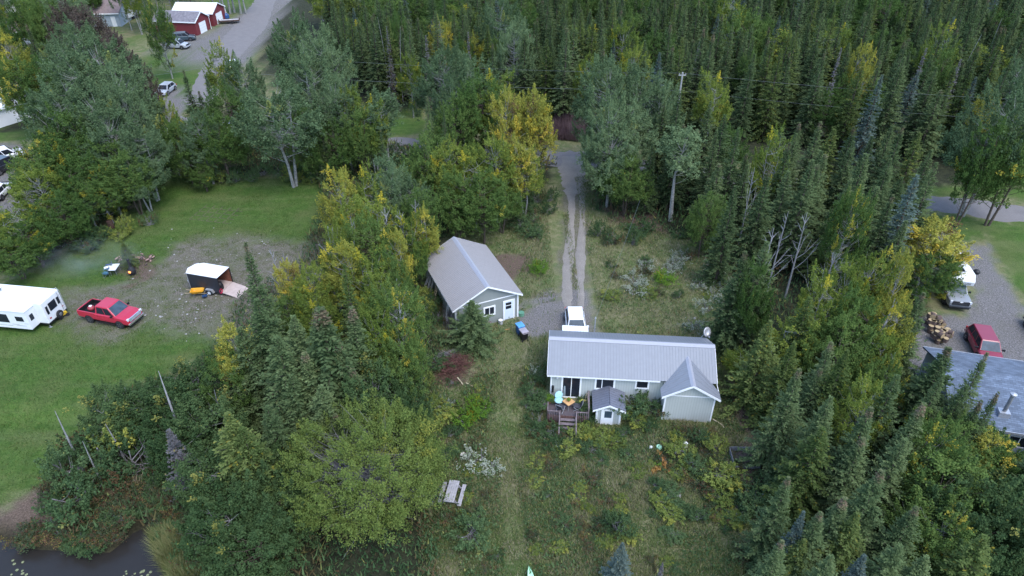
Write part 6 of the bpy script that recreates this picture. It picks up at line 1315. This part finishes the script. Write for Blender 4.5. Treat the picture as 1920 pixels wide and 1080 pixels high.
bush('yshrub', 1272, 855, 1.0, 1.0, 'yellowish shrub right of the orange squash plants')
bush('yshrub', 1340, 845, .8, 1.2, 'yellow shrub left of the raised bed')
bush('shrub', 1312, 830, .6, 1.3, 'tall narrow green shrub between the white bucket and raised bed')
bush('shrub', 1300, 880, 1.0, 1.0, 'green shrub below the yellowish shrub in the meadow')
bush('yshrub', 1350, 900, 1.3, 1.2, 'wide yellow green shrub below the raised bed')
bush('shrub', 1410, 955, 1.2, 1.6, 'dark green shrub at the lower right meadow edge')
bush('flower', 895, 865, 1.0, 1.0, 'large white flowering clump right of the tree stump')
bush('flower', 920, 882, .7, .7, 'smaller white flowering clump above the picnic table')
bush('flower', 1006, 700, .5, .8, 'white flowering clump at the left corner of the house')
bush('flower', 838, 770, .6, .7, 'white flowering clump left of the three lime green bushes')
for (a, b_) in [(1205, 505), (1260, 500), (1280, 490), (1250, 510), (1270, 505), (1185, 530), (1195, 535), (1195, 555), (1335, 510), (1345, 540), (1330, 560), (1360, 575), (1310, 545), (1350, 520), (1320, 580), (1300, 610), (1365, 500), (1380, 545)]:
    bush('flower', a+RT.uniform(-6, 6), b_+RT.uniform(-6, 6), RT.uniform(.6, 1.0), RT.uniform(.6, 1.0), 'white flowering clump in the meadow between the drive and the woods', 'white flowering clumps in the meadow')
for (a, b_) in [(985, 400), (1000, 420), (970, 430), (1010, 385), (990, 445), (1025, 400), (960, 405), (1035, 380), (1130, 440), (1140, 455), (1185, 455), (1195, 440), (1010, 440), (980, 385)]:
    bush(RT.choice(['shrub', 'shrub', 'thinshrub' if 'thinshrub' in K else 'shrub']), a+RT.uniform(-8, 8), b_+RT.uniform(-6, 6), RT.uniform(.7, 1.2), RT.uniform(1.1, 1.9), 'loose green sapling bush in the grass beside the upper drive', 'sapling bushes beside the drive')
for (a, b_) in [(995, 770), (1005, 805), (1018, 828), (1040, 835), (1060, 850), (1085, 835), (1100, 815), (1110, 845), (1095, 770), (1190, 800), (1215, 795), (1170, 815), (1150, 835), (1020, 760), (1000, 725), (1180, 770)]:
    bush(RT.choice(['shrub', 'shrub', 'yshrub']), a+RT.uniform(-5, 5), b_+RT.uniform(-5, 5), RT.uniform(.6, .9), RT.uniform(.6, 1.0), 'leafy garden shrub crowding the foot of the deck and house front', 'garden shrubs along the house front')
for _ in range(26):
    a, b_ = RT.uniform(1230, 1440), RT.uniform(815, 985)
    if a > 1345 and b_ < 930: continue
    bush(RT.choice(['yshrub', 'shrub', 'bog']), a, b_, RT.uniform(.5, 1.0), RT.uniform(.4, .9), 'low weedy shrub in the meadow around the raised bed', 'weedy shrubs around the raised bed')
for _ in range(22):
    bush(RT.choice(['bog', 'shrub', 'yshrub']), RT.uniform(1120, 1400), RT.uniform(425, 560), RT.uniform(.5, 1.0), RT.uniform(.4, .9), 'low weedy shrub in the meadow behind the long house', 'weedy shrubs behind the house')
for _ in range(60):
    bush(RT.choice(['shrub', 'shrub', 'bog', 'yshrub']), RT.uniform(985, 1400), RT.uniform(840, 1075), RT.uniform(.3, .75), RT.uniform(.25, .55), 'low weed tuft in the rough grass of the lower meadow', 'weed tufts in the lower meadow')
for _ in range(25):
    bush(RT.choice(['shrub', 'bog', 'yshrub']), RT.uniform(835, 935), RT.uniform(700, 1070), RT.uniform(.3, .6), RT.uniform(.25, .5), 'low weed tuft in the grass left of the mown strip', 'weed tufts left of the mown strip')
# wild low shrubs on the peat bank by the pond
for _ in range(190):
    a, b_ = RT.uniform(0, 400), RT.uniform(900, 1075); p = P(a, b_)
    if float(pond_d(p.x, p.y)) < .2 or (a < 90 and b_ < 1005): continue
    bush(RT.choice(['shrub', 'shrub', 'bog', 'bog', 'bog']), a, b_, RT.uniform(.5, 1.0), RT.uniform(.5, 1.0), 'low bog shrub in the thicket on the pond bank', 'bog shrubs on the pond bank')
for _ in range(26):
    a, b_ = RT.uniform(1440, 1500), RT.uniform(640, 1080); bush(RT.choice(['shrub', 'yshrub', 'shrub']), a, b_, RT.uniform(.7, 1.3), RT.uniform(.8, 1.6), 'undergrowth shrub along the right edge of the meadow', 'shrubs along the right meadow edge')
for _ in range(22):
    a, b_ = RT.choice([(RT.uniform(790, 850), RT.uniform(720, 860)), (RT.uniform(780, 830), RT.uniform(560, 700))]); bush(RT.choice(['shrub', 'yshrub', 'shrub']), a, b_, RT.uniform(.6, 1.1), RT.uniform(.7, 1.4), 'undergrowth shrub along the left edge of the meadow', 'shrubs along the left meadow edge')
for _ in range(30):
    q = RT.random(); a, b_ = (60+q*560+RT.uniform(-10, 10), 500-q*190+RT.uniform(-12, 6)); 
    if 300 < a < 620: b_ = 340+RT.uniform(-15, 3)
    bush(RT.choice(['shrub', 'shrub', 'yshrub']), a, b_, RT.uniform(.7, 1.4), RT.uniform(.8, 1.8), 'shrub at the foot of the trees above the left lawn', 'shrubs above the left lawn')

# ------------------------------------------------------------ the woods: filled on the ground plan
def inpoly(x, y, poly): return float(sdist(x, y, poly)) < 0
def sample(poly_list, step, seed, guard=True, keep=None):
    rs = np.random.RandomState(seed); out = []
    for poly in poly_list:
        xs = [p[0] for p in poly]; ys = [p[1] for p in poly]; x0, x1, y0, y1 = min(xs), max(xs), min(ys), max(ys)
        gx_, gy_ = np.meshgrid(np.arange(x0, x1, step), np.arange(y0, y1, step*.9)); gx_[::2] += step/2
        X = gx_.ravel()+rs.uniform(-.38, .38, gx_.size)*step; Y = gy_.ravel()+rs.uniform(-.38, .38, gy_.size)*step
        d = sdist(X, Y, poly)
        for x, y in zip(X[d < -.3], Y[d < -.3]):
            if guard and any((x-a)**2+(y-b_)**2 < (.55*r+.9)**2 for a, b_, r, h in placed): continue
            if keep and not keep(x, y): continue
            out.append((x, y))
    return out
def roadside(x): return 86.6-.268*(x-8)      # centre line of the road
listed = list(placed)
def clear(x, y):
    if x > 44 and y > 55: return False
    if abs(y-roadside(x)) < 4.6: return False
    for px, py, h, r in ((1053, 262, 0, 0),): pass
    return True
NEAR = [poly_px([(1118, 392), (1190, 425), (1290, 445), (1365, 500), (1385, 560), (1410, 620), (1460, 620), (1700, 560), (1690, 470), (1735, 415), (1690, 375), (1400, 345), (1130, 310)])]
RIGHT = [poly_px([(1490, 700), (1505, 800), (1520, 900), (1540, 1060), (1520, 1200), (2300, 1250), (2050, 950), (1735, 850), (1720, 740), (1720, 720), (1600, 670), (1460, 640)], -.8)]
cnt = {'spruce': 0}
def fill(pts, mix, label, group, Hr, wide=1.0):
    for x, y in pts:
        k = RT.choices([m[0] for m in mix], [m[1] for m in mix])[0]; H = RT.uniform(*Hr); wd = wide; base = {'spruce': 2.5, 'slim': 2.15, 'cone': 2.1, 'blue': 2.0, 'fir': 2.2, 'birch': 1.6, 'green': 1.8, 'alder': 1.9, 'aspen': 2.4, 'yellow': 1.4, 'thinaspen': 1.3, 'snag': 1.3, 'lichen': 1.3}[k]
        put(k, x, y, H*(1 if k not in ('birch', 'yellow', 'green') else .82), base*wd*RT.uniform(.85, 1.2), K[k][1]+' '+label, K[k][2].replace('_', ' ')+'s '+group)
fill(sample(NEAR, 3.5, 5, keep=clear), [('spruce', 4), ('slim', 4), ('cone', 1.6), ('fir', 1), ('birch', .2), ('green', .3), ('blue', .4)], 'in the wood between the meadow and the road', 'in the wood below the road', (8.5, 12.5))
fill(sample(RIGHT, 4.0, 6), [('spruce', 4), ('slim', 1), ('cone', 1.4), ('alder', 1.3), ('birch', .3), ('fir', 1.2)], 'filling the dense lower right wood', 'in the lower right wood', (6.5, 9.5), 1.15)
LEFTW = [poly_px([(560, 640), (700, 600), (770, 640), (790, 720), (770, 830), (560, 850), (420, 830), (440, 740)]), poly_px([(330, 830), (560, 830), (540, 1090), (320, 1090)])]
fill(sample(LEFTW, 3.0, 7), [('alder', 3), ('spruce', 2), ('birch', .6)], 'in the thick clump right of the left lawn', 'in the left clump', (3.5, 6.0))
# beyond the road: the 200-odd nearest trees are objects of their own, the rest is one wood
FAR = [[(-22, 101), (-2, 98), (8, 95), (60, 81), (150, 57), (215, 130), (200, 185), (-38, 185), (-40, 150), (-30, 120)]]
def farclear(x, y): return True
pts = sample(FAR, 3.7, 8); pts.sort(key=lambda p: p[1]+.2*p[0])
MIX = [('spruce', 3.5), ('slim', 3.5), ('cone', 1.2), ('fir', 1.6), ('blue', .8), ('birch', .3), ('green', 1.0), ('aspen', .35), ('yellow', .05), ('thinaspen', .3), ('lichen', .6)]
nearp, farp = pts[:270], pts[270:]
left_ = [p for p in nearp if p[0] < 12]; right_ = [p for p in nearp if p[0] >= 12]
fill(left_, [('spruce', 2.2), ('slim', 2.5), ('fir', 1), ('birch', .5), ('green', 1.0), ('yellow', .15), ('lichen', .6)], 'in the wood across the road left of the drive', 'in the wood across the road', (11, 14.5))
fill(right_, MIX, 'in the dark wood across the road on the right', 'in the dark wood across the road', (9, 14))
cluster('against the dark wood', [('pole', 700, 40, 12, 1.0), ('pole', 716, 28, 13, 1.0), ('pole', 742, 45, 12, .9), ('yellow', 825, 38, 11, 1.8), ('yellow', 890, 65, 10, 1.7), ('birch', 1170, 45, 12, 2.3), ('birch', 1190, 90, 11, 2.0), ('birch', 1345, 138, 11, 1.9), ('blue', 1655, 140, 12, 2.0), ('yellow', 1625, 88, 11, 1.6), ('birch', 1775, 45, 13, 2.0), ('pole', 1830, 60, 11, 1.3), ('pole', 1880, 30, 11, 1.2)])
# trees beyond the left houses
fill(sample([[(-150, 108), (-95, 108), (-75, 150), (-75, 200), (-62, 215), (-200, 215), (-200, 130)]], 7.5, 9), [('green', 3), ('aspen', 3), ('spruce', 1), ('birch', 1)], 'among the far houses at the upper left', 'among the far houses', (10, 13))
for px in (419, 424, 432, 440, 452, 462, 404):   # pale trunks behind the white-roofed garage
    p = P(px, 24+(px % 5)); put('thinaspen', p.x, p.y, 11, 1.6, 'slender aspen in the row behind the white roofed red garage', 'aspens behind the red garages')

def stuff_wood(name, pts, kinds):
    me = bpy.data.meshes.new(name); me.from_pydata([(x, y, 0) for x, y in pts], [], []); o = bpy.data.objects.new(name, me); COL.objects.link(o); tag(o, kind='stuff')
    g = bpy.data.node_groups.new(name, 'GeometryNodeTree'); g.interface.new_socket('Geometry', in_out='INPUT', socket_type='NodeSocketGeometry'); g.interface.new_socket('Geometry', in_out='OUTPUT', socket_type='NodeSocketGeometry')
    N = g.nodes; Lk = g.links; gi = N.new('NodeGroupInput'); go = N.new('NodeGroupOutput'); iop = N.new('GeometryNodeInstanceOnPoints'); gti = N.new('GeometryNodeJoinGeometry')
    for ob in kinds:
        j = N.new('GeometryNodeJoinGeometry')
        for ch in ob.children:
            oi = N.new('GeometryNodeObjectInfo'); oi.inputs['Object'].default_value = ch; oi.inputs['As Instance'].default_value = False; oi.transform_space = 'ORIGINAL'; Lk.new(oi.outputs['Geometry'], j.inputs[0])
        gg = N.new('GeometryNodeGeometryToInstance'); Lk.new(j.outputs[0], gg.inputs[0]); Lk.new(gg.outputs[0], gti.inputs[0])
    Lk.new(gi.outputs[0], iop.inputs['Points']); Lk.new(gti.outputs[0], iop.inputs['Instance']); iop.inputs['Pick Instance'].default_value = True
    ri = N.new('FunctionNodeRandomValue'); ri.data_type = 'INT'; ri.inputs['Min'].default_value = 0; ri.inputs['Max'].default_value = len(kinds)-1
    [s for s in ri.inputs if s.name == 'Max' and s.type == 'INT'][0].default_value = len(kinds)-1; [s for s in ri.inputs if s.name == 'Min' and s.type == 'INT'][0].default_value = 0
    Lk.new([s for s in ri.outputs if s.type == 'INT'][0], iop.inputs['Instance Index'])
    rv = N.new('FunctionNodeRandomValue'); rv.data_type = 'FLOAT_VECTOR'; rv.inputs[0].default_value = (1.05, 1.05, .75); rv.inputs[1].default_value = (1.5, 1.5, 1.2); Lk.new(rv.outputs[0], iop.inputs['Scale'])
    rr2 = N.new('FunctionNodeRandomValue'); rr2.data_type = 'FLOAT_VECTOR'; rr2.inputs[0].default_value = (0, 0, 0); rr2.inputs[1].default_value = (0, 0, 6.28); Lk.new(rr2.outputs[0], iop.inputs['Rotation'])
    Lk.new(iop.outputs[0], go.inputs[0]); md = o.modifiers.new('wood', 'NODES'); md.node_group = g; return o
kk = [K['slim'][0][0], K['slim'][0][1], K['slim'][0][2], K['spruce'][0][0], K['spruce'][0][2], K['fir'][0][0], K['cone'][0][0], K['blue'][0][1], K['slim'][0][0], K['spruce'][0][1], K['spruce'][0][2], K['fir'][0][1], K['slim'][0][2], K['spruce'][0][0], K['cone'][0][1], K['slim'][0][1], K['fir'][0][0], K['spruce'][0][2], K['green'][0][0], K['birch'][0][0]]
stuff_wood('far_wood', farp, kk)

# ------------------------------------------------------------ ground growth (uncountable)
def blades(name, regions, n, h, w_, m, seed, tone=(.4, 0, 0), tvar=.3, yel=0, brn=0, avoid=None, lean=.6, fill_=None):
    rs = np.random.RandomState(seed); PX = []; 
    for poly, share in regions:
        xs = [p[0] for p in poly]; ys = [p[1] for p in poly]; k = int(n*share); X = rs.uniform(min(xs), max(xs), k*3); Y = rs.uniform(min(ys), max(ys), k*3)
        s = sdist(X, Y, poly) < 0; PX.append(np.stack([X[s][:k], Y[s][:k]], 1))
    XY = np.concatenate(PX); x, y = XY[:, 0], XY[:, 1]
    keep = np.ones(len(x), bool)
    # leave houses, roads and the pond free
    hx, hy = (x-2.75)*math.cos(A_H)+(y-39.6)*math.sin(A_H), -(x-2.75)*math.sin(A_H)+(y-39.6)*math.cos(A_H)
    keep &= ~((hx > -.1) & (hx < 13) & (hy > 0) & (hy < 5.6)); keep &= ~((hx > 8.9) & (hx < 12.8) & (hy > -1.3) & (hy < 1)); keep &= ~((hx > 0) & (hx < 3.4) & (hy > -1.9) & (hy < 1)); keep &= ~((hx > 3.8) & (hx < 5.9) & (hy > -1.6) & (hy < 1))
    qx, qy = (x-gx)*math.cos(A_G)+(y-gy)*math.sin(A_G), -(x-gx)*math.sin(A_G)+(y-gy)*math.cos(A_G); keep &= ~((qx > 0) & (qx < 6.7) & (qy > 0) & (qy < 9.2))
    keep &= ~((x > 4.2) & (x < 8.0) & (y > 45) & (y < 83) & ~((np.abs(x-6.25) < .35) & (y > 52) & (y < 70)))
    keep &= np.abs(y-(86.6-.268*(x-8))) > 3.6; keep &= pond_d(x, y) > .1
    for p in SOIL[1:5]: keep &= (sdist(x, y, p) > -.2) | (rs.rand(len(x)) < .12)
    for p in GRAV2: keep &= (sdist(x, y, p) > -.3) | (rs.rand(len(x)) < .06)
    if avoid is not None: keep &= avoid(x, y)
    x, y = x[keep], y[keep]; n = len(x); cl = fbm(x, y, .45, seed); cl2 = fbm(x, y, 1.6, seed+3)
    hh_ = h*(.4+1.2*cl*cl2*2.2)*(.6+.8*rs.rand(n)); az = rs.rand(n)*6.28+cl*8; ln = lean*rs.rand(n)
    D = np.stack([np.cos(az)*ln, np.sin(az)*ln, np.ones(n)], 1); D = unit(D)*hh_[:, None]*.5
    Wd = np.stack([-np.sin(az), np.cos(az), np.zeros(n)], 1)*(w_*(.6+.8*rs.rand(n)))[:, None]
    C = np.stack([x, y, gz(x, y)], 1)+D*(.9)
    if fill_: C[:, 2] += rs.rand(n)**1.5*fill_*cl2*2; 
    T = np.zeros((n, 3)); T[:, 0] = np.clip(tone[0]+(cl-.5)*1.4+rs.normal(0, tvar, n), 0, 1); T[:, 1] = np.where(rs.rand(n) < yel*(cl2 > .45)*1.6, .3+.7*rs.rand(n), 0); T[:, 2] = np.where(rs.rand(n) < brn*(.4+1.6*(cl > .5)), .4+.6*rs.rand(n), 0)
    o = leafmesh(name, C, D, Wd, T, m, tri=True); tag(o, kind='stuff'); return o
M['grass'] = leafmat('meadow_grass', (.08, .130, .038), (.195, .205, .085), yel=(.29, .275, .135), brn=(.28, .24, .17), trans=.25)
M['lawngrass'] = leafmat('short_lawn_grass', (.042, .092, .018), (.09, .142, .034), yel=(.16, .16, .06), trans=.25)
MEAD = poly_px([(800, 1500), (800, 700), (790, 560), (900, 400), (1000, 340), (1110, 330), (1120, 400), (1290, 450), (1390, 560), (1450, 640), (1450, 760), (1490, 1000), (1600, 1500)])
MEADN = poly_px([(780, 1300), (790, 740), (1010, 700), (1440, 760), (1470, 900), (1540, 1300)], -1)
blades('meadow_grass', [(MEAD, .5), (MEADN, .5)], 235000, .26, .024, 'grass', 61, yel=.16, brn=.18, lean=1.3, avoid=lambda x, y: (sdist(x, y, PATH) > 0) | (np.random.RandomState(1).rand(len(x)) < .75))
blades('weedy_growth', [(MEAD, .5), (MEADN, .5)], 90000, .16, .05, 'shrub', 62, tone=(.45, 0, 0), yel=.05, brn=.08, lean=1.6, avoid=lambda x, y: (fbm(x, y, .4, 77) > .50) & (sdist(x, y, PATH) > 0), fill_=.4)
blades('lawn_grass', [(LAWN, 1.0)], 110000, .12, .02, 'lawngrass', 63, yel=.2, avoid=lambda x, y: (sdist(x, y, GRAVEL) > 0) | (fbm(x, y, .9, 5) > .56), lean=1.2)
fl = [(p, .2) for p in FOREST[:5]]
blades('forest_undergrowth', fl, 150000, .5, .06, 'shrub', 64, tone=(.25, 0, 0), yel=.06, brn=.25, lean=1.8, fill_=.9)
rd = poly_px([(1030, 262), (1095, 268), (1088, 235), (1040, 225)]); blades('dry_reeds', [(rd, 1)], 9000, 1.5, .03, leafmat('purple_reeds', (.15, .10, .11), (.24, .17, .17)), 65, lean=.3)
rd = poly_px([(170, 905), (260, 895), (275, 935), (200, 950)], -1); blades('dry_reeds', [(rd, 1)], 1200, .9, .025, leafmat('dry_cattails', (.20, .16, .10), (.40, .34, .22)), 66, lean=1.2)
rd = poly_px([(262, 1000), (330, 1000), (400, 1080), (300, 1100)], -1.2); blades('marsh_grass', [(rd, 1)], 14000, .8, .02, 'grass', 67, yel=.3, lean=1.0)
# lily pads
M['pad'] = mat('lily_pad', (.20, .22, .11), .6, var=.3, scale=8)
for _ in range(22):
    a, b_ = RT.choice([(RT.uniform(20, 65), RT.uniform(1048, 1078)), (RT.uniform(225, 285), RT.uniform(1068, 1082))]); x, y = ray(a, b_, -1.6)
    b = MB(); r = RT.uniform(.06, .10); b.add([(0, 0, 0)]+[(r*math.cos(k*.57+.3), r*math.sin(k*.57+.3), 0) for k in range(11)], [(0, k, k+1) for k in range(1, 11)]); o = b.build('lily_pad', 'pad'); o.location = (x, y, -1.6+RT.random()*.01); o.rotation_euler.z = RT.random()*6
    tag(o, 'small yellowish lily pad floating on the pond', 'lily pad', 'lily pads on the pond')
# drop prototypes that were never placed
for k, (objs, *_r) in K.items():
    for i, o in enumerate(objs):
        if not USED[k][i]:
            for ch in list(o.children): bpy.data.objects.remove(ch)
            bpy.data.objects.remove(o)
for o in bpy.data.objects:
    for q in ('_H', '_R'):
        if q in o: del o[q]
print('TREES', len(placed), 'far', len(farp))
